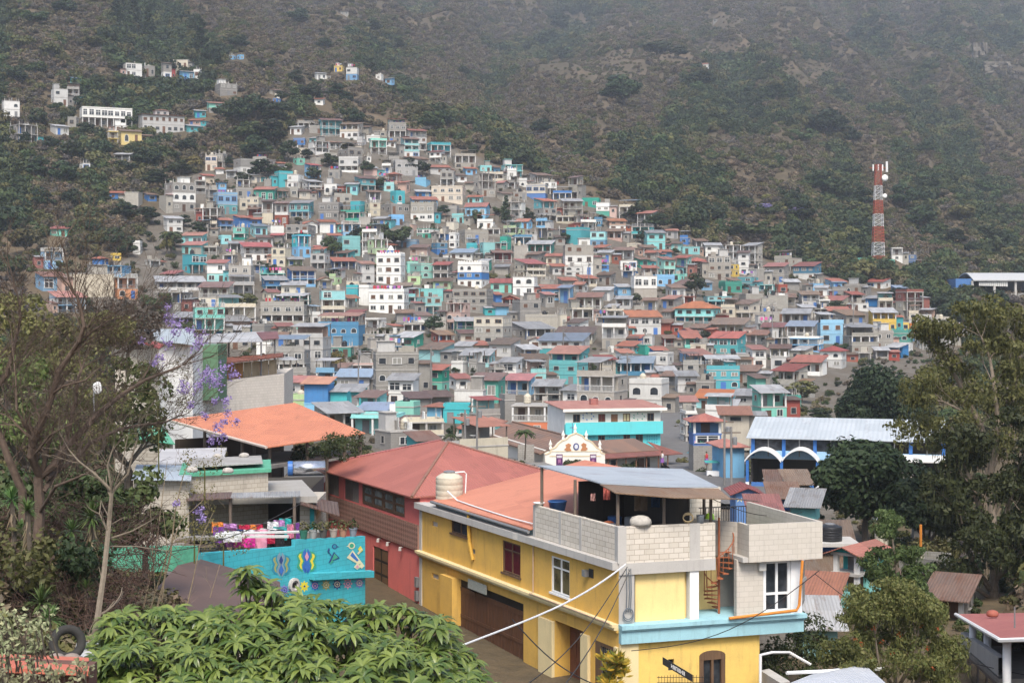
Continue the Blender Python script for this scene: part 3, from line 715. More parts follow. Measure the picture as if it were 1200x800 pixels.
# ------------------------------------------------------------------ the town, read off the photograph: x0 x1 top base colours roof floors [yaw]
random.seed(21)
TXT = '''
824 831 75 81 W x w|836 842 22 27 G k w|398 408 13 18 G k w|
142 164 74 90 W f xx 12|166 180 77 92 G f w|188 200 74 94 GW k wu 15|200 222 70 86 C f w|209 226 84 95 SC g w|226 236 81 93 W f w|58 77 104 124 W f ww 14|77 92 104 121 G t gg
81 98 92 103 TS b w|0 20 118 138 W f aw|8 40 146 168 G f oo|78 91 137 149 G f w|57 78 148 158 W g w|163 177 159 168 Y k g|131 149 147 154 W f w
132 154 181 188 G g g|92 104 191 200 W f u|226 240 130 138 T g w|220 238 141 147 P r w|213 236 148 155 T g w|268 276 65 70 S f w|277 285 65 70 S f w
250 276 98 112 G f ww|241 262 121 132 MG r ww|315 332 106 112 C k g|320 328 115 122 U f w|368 380 116 123 W r w|368 382 86 94 W g w|391 403 78 84 Y f w|405 420 79 94 WS f wu
440 449 88 94 W f w|451 462 92 100 S g w|372 400 141 160 T k gg 10|339 356 149 158 W g w|345 368 144 152 G t g|343 358 163 170 U f w|362 375 162 169 A g w|344 360 173 182 C f w
382 400 167 175 W k g|429 446 160 168 W f w|449 464 166 172 W k w|469 491 163 185 AAW k ggu 14|426 434 183 190 W f w|239 253 182 200 C f uw|253 265 180 198 G f wo
251 261 198 204 W r b|272 298 187 204 GW f ww 24|320 342 203 219 T p b 20|447 460 194 204 W t g|384 400 200 209 G f w|353 376 213 225 L g go|248 276 228 251 ST p uw 14
272 295 221 234 G f w|275 289 234 246 C f w|296 323 222 237 E r x|306 322 236 262 GC k gw|321 338 238 266 WR k gw -8|287 306 232 246 CG f ww|289 305 245 256 R k g
338 366 238 257 TS g xg|372 401 238 258 G f ww -14|379 398 215 229 W f a|404 420 216 228 A g u|410 427 235 250 T f b|398 427 249 259 E t g|427 445 237 253 C f ww
457 474 226 239 TE p a|466 480 214 226 P r w|454 470 204 215 P h g|445 479 239 251 G f w|272 292 255 267 U r b|291 306 257 267 U r u|251 271 258 271 US r wg|292 312 265 278 A b u
272 290 266 281 ME f wg|350 371 262 274 W x w|371 392 260 273 W r w|341 363 276 302 TS f gw|371 378 275 287 W f b|279 316 289 305 W r gw|317 340 290 312 C f wa|366 382 292 308 A r w
241 266 308 332 WA r ww -12|266 296 311 335 B f ww -10|305 335 328 341 US g wg|335 368 317 336 US k gg 12|386 416 306 316 UW r g|418 438 309 331 L r ww 18|475 492 308 320 MT f a|480 514 310 326 M f aa
328 357 334 346 CW g w|318 362 345 358 E f gg|405 420 337 353 T p b|420 437 337 358 W p w|303 361 357 380 B t wg -12|251 290 376 389 P g w 14|339 386 395 436 LL t wxw -16|427 452 374 385 W f g
355 390 449 495 US o bb -16|393 437 441 458 L b w -10|417 452 465 486 A k gb|454 490 445 476 WW g xw -14|420 458 480 500 A b g -14|472 519 494 524 C f go 10|500 527 476 494 S h b|532 570 457 482 W f bb -8
497 526 433 461 EM r ww -22|526 551 443 456 W r w|552 592 445 472 E k w|592 627 445 463 S r g -16|538 566 502 516 T x b|561 590 495 507 A h b|600 664 475 511 CO f gw -6|585 604 468 500 G p b
626 662 452 470 W g gg -10|660 690 457 474 W g w|739 786 449 486 WW p aw -14|644 690 414 450 TTT r gww -18|632 692 399 416 WT b wb -14|555 600 371 404 CBB f www -18|530 578 340 366 B f www -14
489 523 338 353 A f w -10|536 573 310 336 WUW c aww -18|601 630 324 347 W f aw -10|603 640 309 324 C r gg|660 696 287 322 BWW f wwa 6|562 580 284 303 A f wx|579 598 284 304 WA f gx -14|586 599 280 304 E p ww
600 618 288 304 B f b|527 560 296 304 W b w|480 504 290 308 PN k ww|505 524 284 298 DU f ww|526 538 274 291 W f ww|488 514 268 279 WE f xx|536 572 272 286 B p w|505 545 219 237 C f ww -8
480 512 234 248 SD r ww 8|545 574 242 256 S x w -12|548 566 231 239 A r w|503 521 178 191 W r wg|532 546 182 192 W f w|560 576 195 201 A f w|590 605 200 211 W c w|617 642 217 236 CU f ub -8
590 615 267 276 N t g|627 651 267 281 G f o|673 699 260 270 W t g|664 692 269 287 T p b|692 712 271 291 AD f ww|699 716 237 252 WWE f wwb|711 733 271 282 P k g|712 734 259 269 PW r ww
726 747 305 317 WM f u|729 748 317 327 U f g|770 792 304 326 M r wg|792 811 302 324 M r gg|804 831 306 321 C h gg|829 858 300 328 BBB f xww 6|852 867 309 324 Y f xw|866 880 296 322 W k www -8
798 821 289 298 A f w|898 926 312 332 B r aw -14|866 890 324 339 T f ww|880 899 315 332 G f b|740 771 323 352 WB f xb 10|781 804 337 351 W k u|826 859 347 358 AT f wg|802 816 347 359 R f g
733 776 371 392 WW r xa 10|793 846 361 380 AT h wg -14|833 882 380 396 C k g -14|834 876 396 416 TT r xw -16|876 899 409 431 W r xw|827 869 433 456 T t wa 6|798 836 416 427 S r g|865 899 463 486 L g ww -4
818 864 466 480 A o w -10|790 817 470 482 W r w|799 818 484 522 WWW f ggg 14|925 960 382 405 B b gg -10|927 968 396 411 WS f gg -10|895 922 383 397 CO r g -8|904 928 408 421 C k g|931 972 424 440 W r g -14
964 994 411 431 WL h aw -14|1021 1053 366 389 YY g gw 12|1045 1067 377 389 Y f w|1030 1048 352 366 C t g|979 1016 369 382 B k w|992 1019 334 347 B f a|969 994 330 338 SP r w|1018 1046 330 338 W r u
1067 1081 367 380 CL t aw|1068 1081 380 389 O f w|1078 1092 359 374 W f w|1105 1133 383 391 W g g|1068 1088 390 401 S r g|1093 1121 389 403 L f w|1045 1059 291 306 LW f gw 8|1059 1076 298 312 U f wb -8
1046 1063 337 345 U b w|45 71 294 315 SS n gu 14|56 83 268 277 M r w|38 74 324 341 SD r x 18|54 95 348 366 WS r gg 16|127 144 226 234 U r w|168 182 228 236 U k w|144 165 225 241 B f b|190 226 214 248 GWG f aaw 20
190 212 256 272 W g ww 14|154 165 285 298 W p w|211 240 276 286 A r x|211 241 287 298 A r w|212 240 298 321 T f xg|107 125 303 312 U h w|128 140 298 305 Y f w|128 158 325 350 OO n ga 18|73 128 320 348 C f b 14
100 149 311 322 S f g|178 236 330 340 L g g 6|168 186 305 313 G f g|948 966 332 342 S f w|956 972 337 352 W g w|226 246 244 252 P f g|226 240 212 228 G f gg|428 446 225 237 G k g|240 254 222 240 GC f gg
606 622 330 338 E r w|575 602 331 343 M x w|576 588 345 354 U r w|588 610 350 360 R x g|633 650 345 360 GE r w|600 634 353 376 G f wb|616 662 370 386 B f b|650 664 368 388 C f w|652 700 391 402 C k g -8
600 650 385 398 G g g|633 661 338 352 S r x|655 672 337 356 S b g|676 708 348 362 C r g|664 696 362 376 C f g|696 720 340 352 W g w|698 722 371 382 L f g|664 690 378 391 W k w|532 556 376 394 E g gw
505 532 392 402 R k g|490 532 409 424 A k b|532 558 405 416 W g w|548 572 404 415 C r w|540 580 416 430 A g g|573 610 403 418 L k w|585 612 424 437 W g x|572 592 432 440 G f g|612 640 420 432 G k g|697 722 421 440 C r ww
702 718 440 447 E f b|722 742 413 432 W r w|720 744 384 394 A r w|737 754 396 408 U r w|752 760 404 416 E f b|762 782 410 422 U r b|724 752 405 414 L r w|728 768 425 440 D b g -6|770 792 434 448 W g w|796 820 426 436 G t w
792 818 440 460 L g ww 10|776 800 440 452 G k g|797 818 391 402 G r w|800 822 396 408 M r g|795 815 388 397 U x b|810 832 402 415 C f w|838 880 417 432 G f g|856 882 421 434 B k w|905 925 418 434 L f w|876 905 392 404 W r g
861 892 356 376 C k wg|846 868 360 372 C t w|892 912 358 370 G f w|900 925 346 362 B f b|868 896 344 358 B f b|908 934 348 358 C k g|938 962 345 360 L k gw|958 974 352 364 W f g|970 998 364 376 L r g|936 956 360 372 B g w
776 800 350 362 G r w|800 816 358 366 C r g|776 794 365 374 G k w|754 772 352 364 C k g|720 740 336 348 S g w|722 742 350 362 L g g|744 760 358 372 B f w|768 790 378 392 R k b|809 834 384 394 G k w|776 792 396 406 R k g
486 502 300 314 C f g|500 522 312 322 C f u|560 576 306 318 E g b|575 600 296 308 R k g|618 640 298 308 G k w|618 650 286 298 E g g|640 660 300 312 C r w|644 664 312 322 L r a|662 684 312 324 W f aw|690 714 310 322 US f uw
700 720 296 308 C g w|694 716 290 298 W r g|720 744 293 304 L k g|735 752 286 296 C f w|748 770 290 300 W k g|757 776 296 306 G r w|744 762 304 314 E k w|752 772 314 328 P r g|700 722 322 334 G k w|676 700 326 336 C r g
'''
for row in TXT.replace('\n', '|').split('|'):
    t = row.split()
    if len(t) < 7: continue
    house(*[float(q) for q in t[:4]], t[4], t[5], t[6], float(t[7]) if len(t) > 7 else None)
# a few that anyone would pick out: their own words and their own extra features
def villa_long():
    r = house(91, 151, 127, 149, 'WG', 'f', 'xo', 8, nw=8, label='long white two-storey house with a row of eight square windows above the trees'); return r
villa_long()
r = house(160, 213, 135, 156, 'LL', 'r', 'ww', 12, nw=7, pitch=0.06, label='pale villa with a thin red roof and a small square tower room on top')
h = HOUSES[-1]; mb = MB(); z = (h['yb'] - h['yt']) * h['Y'] / F
mb.box(-2.6, 2.4, -1.8, 2.2, z, z + 2.0, 0); mb.faces([(-3, -2.2, z + 2), (2.8, -2.2, z + 2), (2.8, 2.6, z + 2), (-3, 2.6, z + 2), (-0.1, 0.2, z + 2.7)], [(0, 1, 4), (1, 2, 4), (2, 3, 4), (3, 0, 4), (3, 2, 1, 0)], 1)
mb.build('tower_room', [WALL('L'), TIN['r']], r)
for x in (-1.5, 0.9): inst('window', WIN['s'], r, (x, -1.8, z + 0.6), 0, (1.2, 1, 0.9))
house(136, 163, 154, 170, 'Y', 'k', 'a', 10, nw=2, label='yellow house with two blue arched windows below the long white house'); house(124, 137, 154, 170, 'CY', 'f', 'gg', 10)
# white battlemented tower house in the middle of the town
r = house(440, 474, 300, 333, 'WWW', 'c', 'www', -12, nw=3, win='s', label='white battlemented tower house with blue painted bands and a domed turret')
h = HOUSES[-1]; H = (h['yb'] - h['yt']) * h['Y'] / F; mb = MB(); w2 = h['w'] / 2
for z in (H * 0.33, H * 0.62):
    k = 14
    for i in range(k):
        x = -w2 + 0.4 + (h['w'] - 0.8) * i / k; mb.faces([(x, -3.36 - (w2 * 1.6 > 7.4) * 0.4, z), (x + 0.28, -3.36 - (w2 * 1.6 > 7.4) * 0.4, z), (x + 0.14, -3.36 - (w2 * 1.6 > 7.4) * 0.4, z + 0.4)], [(0, 1, 2)])
mb2 = MB(); mb2.lathe((0, 0, H), [(0.9, 0), (0.9, 1.6), (1.05, 1.62), (1.05, 1.8), (0.8, 2.0), (0.6, 2.5), (0.25, 2.9), (0, 3.0)], 12); mb2.build('turret', WALL('W'), r)
house(431, 478, 342, 367, 'WW', 'p', 'ww', -10, nw=4, label='wide white two-storey house with dark window openings below the battlemented tower house')
r = house(373, 403, 340, 373, 'ACC', 'n', 'xgg', 6, label='aqua topped house with white arched galleries stacked below it'); 
house(371, 426, 381, 405, 'DD', 't', 'ab', -12, nw=4, tin='r', label='steel blue house with white balustrade and red shelter above a leafy tree')
random.seed(11)
HC = {}
for h in HOUSES:      # nothing grows right in front of a house that shows
    for i in range(int(h['x0'] // 4), int(h['x1'] // 4) + 1):
        for j in range(int(h['yt'] // 4), int((h['yb'] + 1) // 4) + 1): HC[i, j] = min(HC.get((i, j), 9e9), h['Y'] + 5)
def hides(px, py, Y, up):
    return any(HC.get((int(px // 4) + a, int((py - b) // 4)), 0) > Y for a in (-1, 0, 1) for b in (0, up * 0.5, up))
def gully(X, Y): return 0.45 - abs(noise.noise(Vector((gx(X, Y), Y / 620, 7.7)))) * 2.2
def veg(px, Y):   # how green the slope is there
    return noise.fractal(Vector((px / 105, (Y if Y < 700 else 700 + (Y - 700) * 0.55) / 190, 1.7)), 0.8, 2.0, 4) * 1.15 + 0.6 * noise.noise(Vector((px / 45, Y / 60, 5.1)))
scrub, low, green, wood_pts = [], [], [], []
FIELDS = [(700, 82, 66, 14), (770, 66, 60, 9), (850, 60, 46, 10), (945, 85, 34, 14), (665, 28, 30, 10), (470, 92, 42, 10), (465, 135, 10, 28), (735, 250, 14, 22), (850, 26, 28, 9)]
def wild(px, py):
    if any(((px - a) / c) ** 2 + ((py - b) / d) ** 2 < 1 for a, b, c, d in FIELDS): return None
    return True
tries = 0
while tries < 80000:
    tries += 1
    Y = 430 + 1650 * rnd() ** 1.1; px = U(-160, 1360); X = (px - CX) / F * Y
    z = ground(X, Y); py = HY - F * z / Y
    if py < -60 or in_poly(px, py, TOWN): continue
    if hides(px, py, Y, 5): continue
    wl = wild(px, py); v = veg(px, Y) - 0.75 * gully(X, Y) - 0.12 + (0.28 if py > 205 and px > 780 else 0) + (0.06 if px < 330 else 0) - (0.1 if 400 < px < 660 else 0) + (0.25 if abs(px - 700 + py * 0.3) < 45 and py < 120 else 0)
    gu = gully(X, Y)
    if gu > 0.1 and v < 0.3 and rnd() < min(0.75, (gu - 0.1) * 2.2) and px > 330: continue
    p = (X, Y, z - 0.3); k = 1 if Y < 800 else 1 + (Y - 800) / 1100
    if wl is None:
        if rnd() < 0.9: (scrub if int(py / 4) % 2 else low).append((p, k * U(0.7, 1.5), U(0, 6.3)))
        continue
    if v > 0.3: green.append((p, k * U(2.3, 4.4) * (1.5 if rnd() < 0.15 else 1), U(0, 6.3)))
    elif v > -0.02: low.append((p, k * U(1.7, 3.7), U(0, 6.3)))
    else: scrub.append((p, k * U(1.4, 3.1), U(0, 6.3)))
for _ in range(5200):   # the nearer slopes left and right of the town
    left = rnd() < 0.6
    px = U(-120, 345) if left else U(930, 1340); Y = U(120, 560) if left else U(240, 620)
    X = (px - CX) / F * Y; z = ground(X, Y); py = HY - F * z / Y
    if in_poly(px, py, TOWN): continue
    if not left and py > 420 and px < 1080 or hides(px, py, Y, 1.6 * F / Y): continue
    v = veg(px, Y * 1.7) + (0.0 if left else 0.15)
    gu = gully(X, Y)
    if gu > 0.1 and v < 0.3 and rnd() < min(0.75, (gu - 0.1) * 2.2) and px > 330: continue
    p = (X, Y, z - 0.3); k = (green if v > 0.3 else low if v > -0.05 else scrub)
    k.append((p, U(1.2, 2.6), U(0, 6.3)))
garden = []
for _ in range(5200):      # weeds and small trees in the gaps of the town
    px = U(100, 1130); Y = 150 + 420 * rnd() ** 0.8; X = (px - CX) / F * Y; z = ground(X, Y); py = HY - F * z / Y
    if not in_poly(px, py, TOWN) or noise.noise(Vector((px / 40, Y / 40, 2))) < -0.05 and px > 260 and not (px > 860 and py > 415): continue
    sz = U(0.4, 1.2) * (1.7 if px < 240 else 1)
    if hides(px, py, Y, 1.6 * sz * F / Y): continue
    garden.append(((X, Y, z - 0.1), sz, U(0, 6.3)))
gn_scatter('garden_scrub', garden, bush['olive'] + bush['mid'] + bush['dry'] + bush['dark'], 'weeds and garden scrub in the gaps between the houses', 5)
gn_scatter('mountain_scrub', scrub, bush['dry'] * 3 + bush['grey'] + bush['olive'], 'dry brown scrub covering the mountain above the town', 1)
gn_scatter('green_scrub', low, bush['olive'] * 2 + bush['dry'] + bush['mid'], 'olive green scrub scattered among the dry brush on the slopes', 2)
gn_scatter('dark_woodland', green, bush['dark'] * 3 + bush['mid'] * 2 + bush['olive'], 'dark green wooded patches in the folds of the mountain', 3)
# ------------------------------------------------------------------ the houses between, packed on the free ground
random.seed(33)
foot = [(h['o'].location.x, h['o'].location.y, h['w'] / 2) for h in HOUSES]
cell = {}
def cover(x0, x1, y0, y1):
    for i in range(int(x0 // 3), int(x1 // 3) + 1):
        for j in range(int(y0 // 3), int(y1 // 3) + 1): cell[i, j] = 1
def free(x0, x1, y0, y1):
    t = f = 0
    for i in range(int(x0 // 3), int(x1 // 3) + 1):
        for j in range(int(y0 // 3), int(y1 // 3) + 1): t += 1; f += (i, j) not in cell
    return f / max(1, t)
for h in HOUSES: cover(h['x0'] - 1, h['x1'] + 1, h['yt'] - 3, h['yb'])
CORE = [(236, 205), (330, 200), (345, 150), (440, 155), (500, 178), (610, 208), (720, 248), (830, 295), (930, 322), (1050, 362), (1120, 390), (1095, 415), (1000, 430), (960, 480), (880, 500), (820, 500),
        (785, 470), (740, 500), (600, 500), (560, 560), (470, 540), (440, 520), (360, 500), (330, 430), (240, 400), (180, 360), (200, 330), (236, 330)]
KEEP = [(412, 470, 268, 296), (545, 600, 240, 262), (780, 806, 440, 560), (570, 640, 480, 560), (262, 306, 345, 375), (930, 1085, 430, 500), (400, 440, 410, 440)]
nf = [0, 0]; tries = 0
while tries < 16000 and sum(nf) < 330:
    tries += 1
    px, py = U(180, 1120), U(150, 545)
    if not in_poly(px, py, CORE) or any(a < px < b and c < py < d for a, b, c, d in KEEP): continue
    if py < 215 and rnd() < 0.6: continue
    g = on_ground(px, py); s = g.y / F
    shack = rnd() < 0.42 and nf[1] < 150
    W = U(3.2, 5.5) if shack else U(5, 9); n = 1 if shack else random.choice((1, 1, 2, 2, 2, 3)); Ht = n * U(2.2, 2.7)
    w, hh = W / s, Ht / s
    fr = free(px - w / 2, px + w / 2, py - hh, py)
    if fr < (0.45 if tries < 5000 else 0.28 if tries < 9000 else 0.18): continue
    if any(abs(g.x - a) < (W / 2 + c) * 0.8 and abs(g.y + 3 - b) < 5 for a, b, c in foot): continue
    c = random.choice('GGGGGGBBBBBBBWWWWCCCLLLTAASSUMEPNRD'); c2 = random.choice('GBWC') if rnd() < 0.3 else c
    if shack: house(px - w / 2, px + w / 2, py - hh, py, c, random.choice('kkkffffggrpxtt'), random.choice('wwbg'), name='shack'); nf[1] += 1
    else: house(px - w / 2, px + w / 2, py - hh, py, c if n == 1 else c + c2 * (n - 1), random.choice('fffffffffpptttttrrkggoncf'), ''.join(random.choice('wwwgggooa') for _ in range(n))); nf[0] += 1
    foot.append((g.x, g.y + 3, W / 2)); cover(px - w / 2 - 1, px + w / 2 + 1, py - hh - 3, py)
print('houses', len(HOUSES), 'fill', nf)
# ------------------------------------------------------------------ the yellow corner house
random.seed(5)
def frame(o, x, y): return Matrix(((x[0], y[0], 0, o[0]), (x[1], y[1], 0, o[1]), (0, 0, 1, 0), (0, 0, 0, 1)))
C0 = (4.17, 60.0)
FL = frame(C0, (0.436, -0.900), (0.900, 0.436))     # street side: x runs towards the corner, y into the house
FR = frame(C0, (0.953, 0.303), (-0.303, 0.953))     # front side: x runs right, y into the house
def L(px, py=None):
    Y = 33.21 / (0.484 + (px - CX) / F); x = -(Y - 60) / 0.9
    return x if py is None else (x, (HY - py) * Y / F)
def R(px, py=None):
    k = (px - CX) / F; t = (60 * k - 4.17) / (0.953 - 0.303 * k)
    return t if py is None else (t, (HY - py) * (60 + 0.303 * t) / F)
def holed(mb, x0, x1, z0, z1, holes, y0, y1, m=0):
    """a wall in x,z between y0 (outside) and y1 with rectangular openings through it"""
    xs = sorted({x0, x1, *[v for h in holes for v in h[:2]]}); zs = sorted({z0, z1, *[v for h in holes for v in h[2:4]]})
    xs = [x for x in xs if x0 <= x <= x1]; zs = [z for z in zs if z0 <= z <= z1]
    inside = lambda x, z: any(h[0] < x < h[1] and h[2] < z < h[3] for h in holes)
    for a, b in zip(xs[:-1], xs[1:]):
        for c, d in zip(zs[:-1], zs[1:]):
            if inside((a + b) / 2, (c + d) / 2): continue
            mb.face([(a, y0, c), (b, y0, c), (b, y0, d), (a, y0, d)], m); mb.face([(b, y1, c), (a, y1, c), (a, y1, d), (b, y1, d)], m)
    for a, b, c, d in [h[:4] for h in holes] + [(x0, x1, z0, z1)]:
        c2, d2 = max(c, z0), min(d, z1)
        mb.face([(a, y0, c2), (a, y1, c2), (a, y1, d2), (a, y0, d2)], m); mb.face([(b, y0, c2), (b, y1, c2), (b, y1, d2), (b, y0, d2)], m)
        mb.face([(a, y0, c2), (b, y0, c2), (b, y1, c2), (a, y1, c2)], m); mb.face([(a, y0, d2), (b, y0, d2), (b, y1, d2), (a, y1, d2)], m)
def sash(M, x0, x1, z0, z1, root, fm, gm, cols=2, bars=(), y=0.08, t=0.07, name='window', sill=True):
    """frame object with its panes as a sub-part"""
    mb = MB(M); mb.box(x0, x0 + t, y - 0.05, y + 0.06, z0, z1); mb.box(x1 - t, x1, y - 0.05, y + 0.06, z0, z1)
    mb.box(x0 + t, x1 - t, y - 0.05, y + 0.06, z1 - t, z1); mb.box(x0 + t, x1 - t, y - 0.05, y + 0.06, z0, z0 + t)
    for c in range(1, cols): x = x0 + (x1 - x0) * c / cols; mb.box(x - t * 0.45, x + t * 0.45, y - 0.04, y + 0.05, z0 + t, z1 - t)
    for bz in bars: z = z0 + (z1 - z0) * bz; mb.box(x0 + t, x1 - t, y - 0.043, y + 0.053, z - t * 0.4, z + t * 0.4)
    if sill: mb.box(x0 - 0.08, x1 + 0.08, -0.07, y - 0.05, z0 - 0.08, z0)
    f = mb.build(name, fm, root)
    g = MB(M); g.box(x0 + t * 0.5, x1 - t * 0.5, y + 0.01, y + 0.03, z0 + t * 0.5, z1 - t * 0.5)
    p = bpy.data.objects.new('pane', None); bpy.data.objects.remove(p)
    inv = WM[root.name].inverted(); g.v = [inv @ v for v in g.v]
    o = bpy.data.objects.new('pane', g.mesh('pane', [gm])); COL.objects.link(o); o.parent = f
    return f
YEL = wall_mat('ochre_yellow_plaster', (0.62, 0.375, 0.085), 0, 0.62); YEL2 = wall_mat('bright_yellow_plaster', (0.74, 0.56, 0.24), 0, 0.4)
CRM = wall_mat('cream_plaster', (0.66, 0.54, 0.30), 0, 0.4); LBL = wall_mat('light_blue_plaster', (0.30, 0.52, 0.58), 0, 0.6)
BLK = wall_mat('pale_block', (0.56, 0.51, 0.44), 1.0, 0.3, 0.9); BLK2 = wall_mat('grey_block', (0.50, 0.46, 0.40), 0.45, 0.3, 0.9); CEM = wall_mat('cement_render', (0.42, 0.40, 0.37), 0, 0.5)
MAR = plain('maroon_paint', (0.16, 0.035, 0.028), 0.7); WHT = plain('white_frame', (0.72, 0.72, 0.71), 0.45, var=0.1); GWD = wood('garage_wood', (0.115, 0.048, 0.022)); RCURT = plain('red_curtain', (0.10, 0.008, 0.015), 0.6, var=0.5)
BRW = wood('brown_window_wood', (0.15, 0.085, 0.045)); OLG = glass('olive_glass', (0.05, 0.042, 0.018), 0.15); ORG = plain('orange_pipe', (0.6, 0.22, 0.035), 0.5); RUSTR = plain('red_oxide_steel', (0.33, 0.11, 0.05), 0.6)
ZS, ZT_, ZL, ZG = -10.05, -8.68, -12.47, -16.1
root = thing('corner_house', 'ochre yellow two-storey corner house with brown garage doors and a pale block parapet', 'house', (C0[0], C0[1], ZG), math.atan2(0.303, 0.953))
YH = root
# street side, upper floor
w1 = (L(529), L(550), -11.05, -10.42 + 0.0); a = L(589, 666), L(610); w2 = (L(589), L(610), -12.05, -10.62); w3 = (L(646), L(667.5), -12.15, -10.62)
vents = [(L(506), L(513), -11.05, -10.8), (L(549), L(557), -11.75, -11.5), (L(506), L(514), -13.65, -13.4)]
mb = MB(FL); holed(mb, -20.3, 0, ZL - 0.02, ZS - 0.3, [w1, w2, w3] + vents[:2], 0, 0.25, 0)
gx0, gx1 = L(537), L(613.5); px0, px1 = L(650), L(683.5); g0, g1 = L(697), L(721)
holed(mb, -20.3, 0, ZG - 0.6, ZL - 0.35, [(gx0, gx1, ZG - 0.6, -13.15), (px0, px1, ZG - 0.6, -13.3), (g0, g1, -15.3, -13.45), vents[2]], 0, 0.25, 0)
mb.box(-20.3, 0.0, 0.004, 0.25, ZL - 0.35, ZL - 0.02, 0)
mb.box(L(492.5), L(495), -0.05, 0.0, ZG, ZS - 0.32, 2)
mb.box(px0 - 0.02, px1 + 0.02, 0.75, 0.9, ZG - 0.6, -13.3, 0)
for px_ in (px0, px1): mb.box(px_ - 0.02, px_ + 0.02, 0.25, 0.75, ZG - 0.6, -13.3, 0)
# front side walls
mb.M = FR; e1 = 6.08
sw = (R(783), R(790), -14.45, -13.98); dw = (R(821), R(848), -17.5, -13.9)
holed(mb, 0, e1, ZG - 2.5, -13.2, [sw, dw], 0, 0.25, 1)
mb.box(e1 - 0.25, e1, 0.25, 9, ZG - 3, -13.2, 1)
mb.box(R(747), R(805), 0.22, 0.4, ZL, -10.6, 3); mb.box(R(805), R(862), 1.7, 1.9, ZL, ZS - 0.2, 3)
mb.box(R(805) - 0.0, R(805) + 0.15, 0.4, 1.7, ZL, -10.6, 3)
mb.box(0, 0.66, 0, 0.5, ZL, -10.1, 2)                               # raw concrete corner pier
wall = mb.build('wall', [YEL, wall_mat('front_yellow_plaster', (0.74, 0.51, 0.14), 0, 0.65), CEM, YEL2], root)
# core behind the plaster and the unseen sides
mb = MB(FR); D = FR.inverted() @ FL @ Vector((-20.3, 0.26, 0)); E = FR.inverted() @ FL @ Vector((-20.3, 10.2, 0)); A_ = FR.inverted() @ FL @ Vector((-0.2, 0.95, 0)); G_ = FR.inverted() @ FL @ Vector((-20.3, 0.95, 0))
mb.prism([(A_.x + 0.2, 2.0), (7.6, 2.0), (7.6, 9.5), (E.x, E.y), (G_.x, G_.y)], ZL, ZS - 0.3, 0)
mb.prism([(A_.x + 0.3, 0.95), (e1 - 0.25, 0.95), (e1 - 0.25, 9.5), (E.x, E.y), (G_.x, G_.y)], ZG - 3, ZL - 0.36, 0); mb.build('rear_wall', CEM, root)
# ledge, floor slab, blue cornice
mb = MB(FL)
mb.box(-20.3, 0.0, -0.30, 0, ZL - 0.12, ZL, 0); mb.box(-20.3, 0.0, -0.2, 0, ZL - 0.24, ZL - 0.12, 0); mb.box(-20.3, 0.0, -0.1, 0.0, ZL - 0.34, ZL - 0.24, 1)
mb.build('ledge', [CRM, YEL], root)
mb = MB(FR); mb.box(-0.02, 8.0, -0.42, 0.0, ZL - 0.16, ZL, 0); mb.box(0.0, 7.96, -0.34, 0, ZL - 0.24, ZL - 0.16, 0); mb.box(0.0, 7.92, -0.28, 0, -13.2, ZL - 0.24, 0); mb.box(0.66, 7.96, 0.0, 2.0, ZL - 0.3, ZL - 0.004, 0)
mb.build('cornice', LBL, root)
mb = MB(FL); mb.box(-20.45, -0.0, -0.28, 0.3, ZS - 0.3, ZS, 0); mb.box(-20.45, -7.4, 0.3, 1.2, ZS - 0.3, ZS - 0.02, 0); mb.M = FR
mb.box(0.0, R(838), -0.06, 0.35, -10.55, -10.1, 0)
mb.prism([(A_.x, 0.36), (R(838), 0.36), (R(838), 9.0), (-1.6, 8.6), (-1.05, 7.3)], ZS - 0.28, ZS - 0.01, 0)
mb.prism([(R(864), -0.5), (8.5, -0.5), (8.5, 9.0), (R(838), 9.0), (R(838), 2.2), (R(862), 2.0)], ZS - 0.2, ZS - 0.012, 0)
mb.build('roof_slab', CEM, root)
# pillars and maroon base
mb = MB(FL); mb.box(L(523), L(537), -0.32, -0.003, ZG - 0.4, -13.15); mb.build('pillar', YEL, root)
mb = MB(FL); mb.box(L(522.5), L(537.3), -0.36, -0.0, ZG - 0.4, ZG + 0.42); mb.box(-20.3, L(522.5), -0.04, -0.004, ZG - 0.4, ZG + 0.3); mb.box(gx1 + 0.02, L(634), -0.04, -0.004, ZG - 0.4, ZG + 0.2); mb.build('base_band', MAR, root)
for a, b in ((634, 650), (683.5, 692)):
    mb = MB(FL); mb.box(L(a), L(b), -0.14, -0.003, ZG - 0.4, ZL - 0.9); mb.build('pillar', CRM, root)
mb = MB(FL); mb.box(L(722), 0.0, -0.12, -0.003, ZG - 0.4, ZL - 0.9); mb.M = FR; mb.box(0.0, R(747), -0.12, -0.003, ZG - 2, -13.2); mb.build('corner_pillar', CRM, root)
# garage: four wooden leaves
gw = (gx1 - gx0 - 0.1) / 4
for i in range(4):
    mb = MB(FL); a = gx0 + 0.05 + gw * i; mb.box(a + 0.02, a + gw - 0.02, 0.12, 0.2, ZG - 0.1, -13.55)
    for k in range(1, 5): mb.box(a + gw * k / 5 - 0.012, a + gw * k / 5 + 0.012, 0.105, 0.12, ZG, -13.55)
    mb.box(a + 0.02, a + gw - 0.02, 0.095, 0.12, -13.75, -13.55); mb.box(a + 0.02, a + gw - 0.02, 0.095, 0.12, -15.0, -14.85)
    mb.build('garage_door', GWD, root)
mb = MB(FL); mb.box(gx0, gx1, 0.16, 0.22, -13.55, -13.15); mb.build('transom', plain('dark_slats', (0.02, 0.016, 0.013)), root)
sash(FL, *w1, root, BRW, GLS, 2); sash(FL, *w2, root, BRW, RCURT, 2, (0.72,)); sash(FL, *w3, root, WHT, OLG, 2, (0.7,))
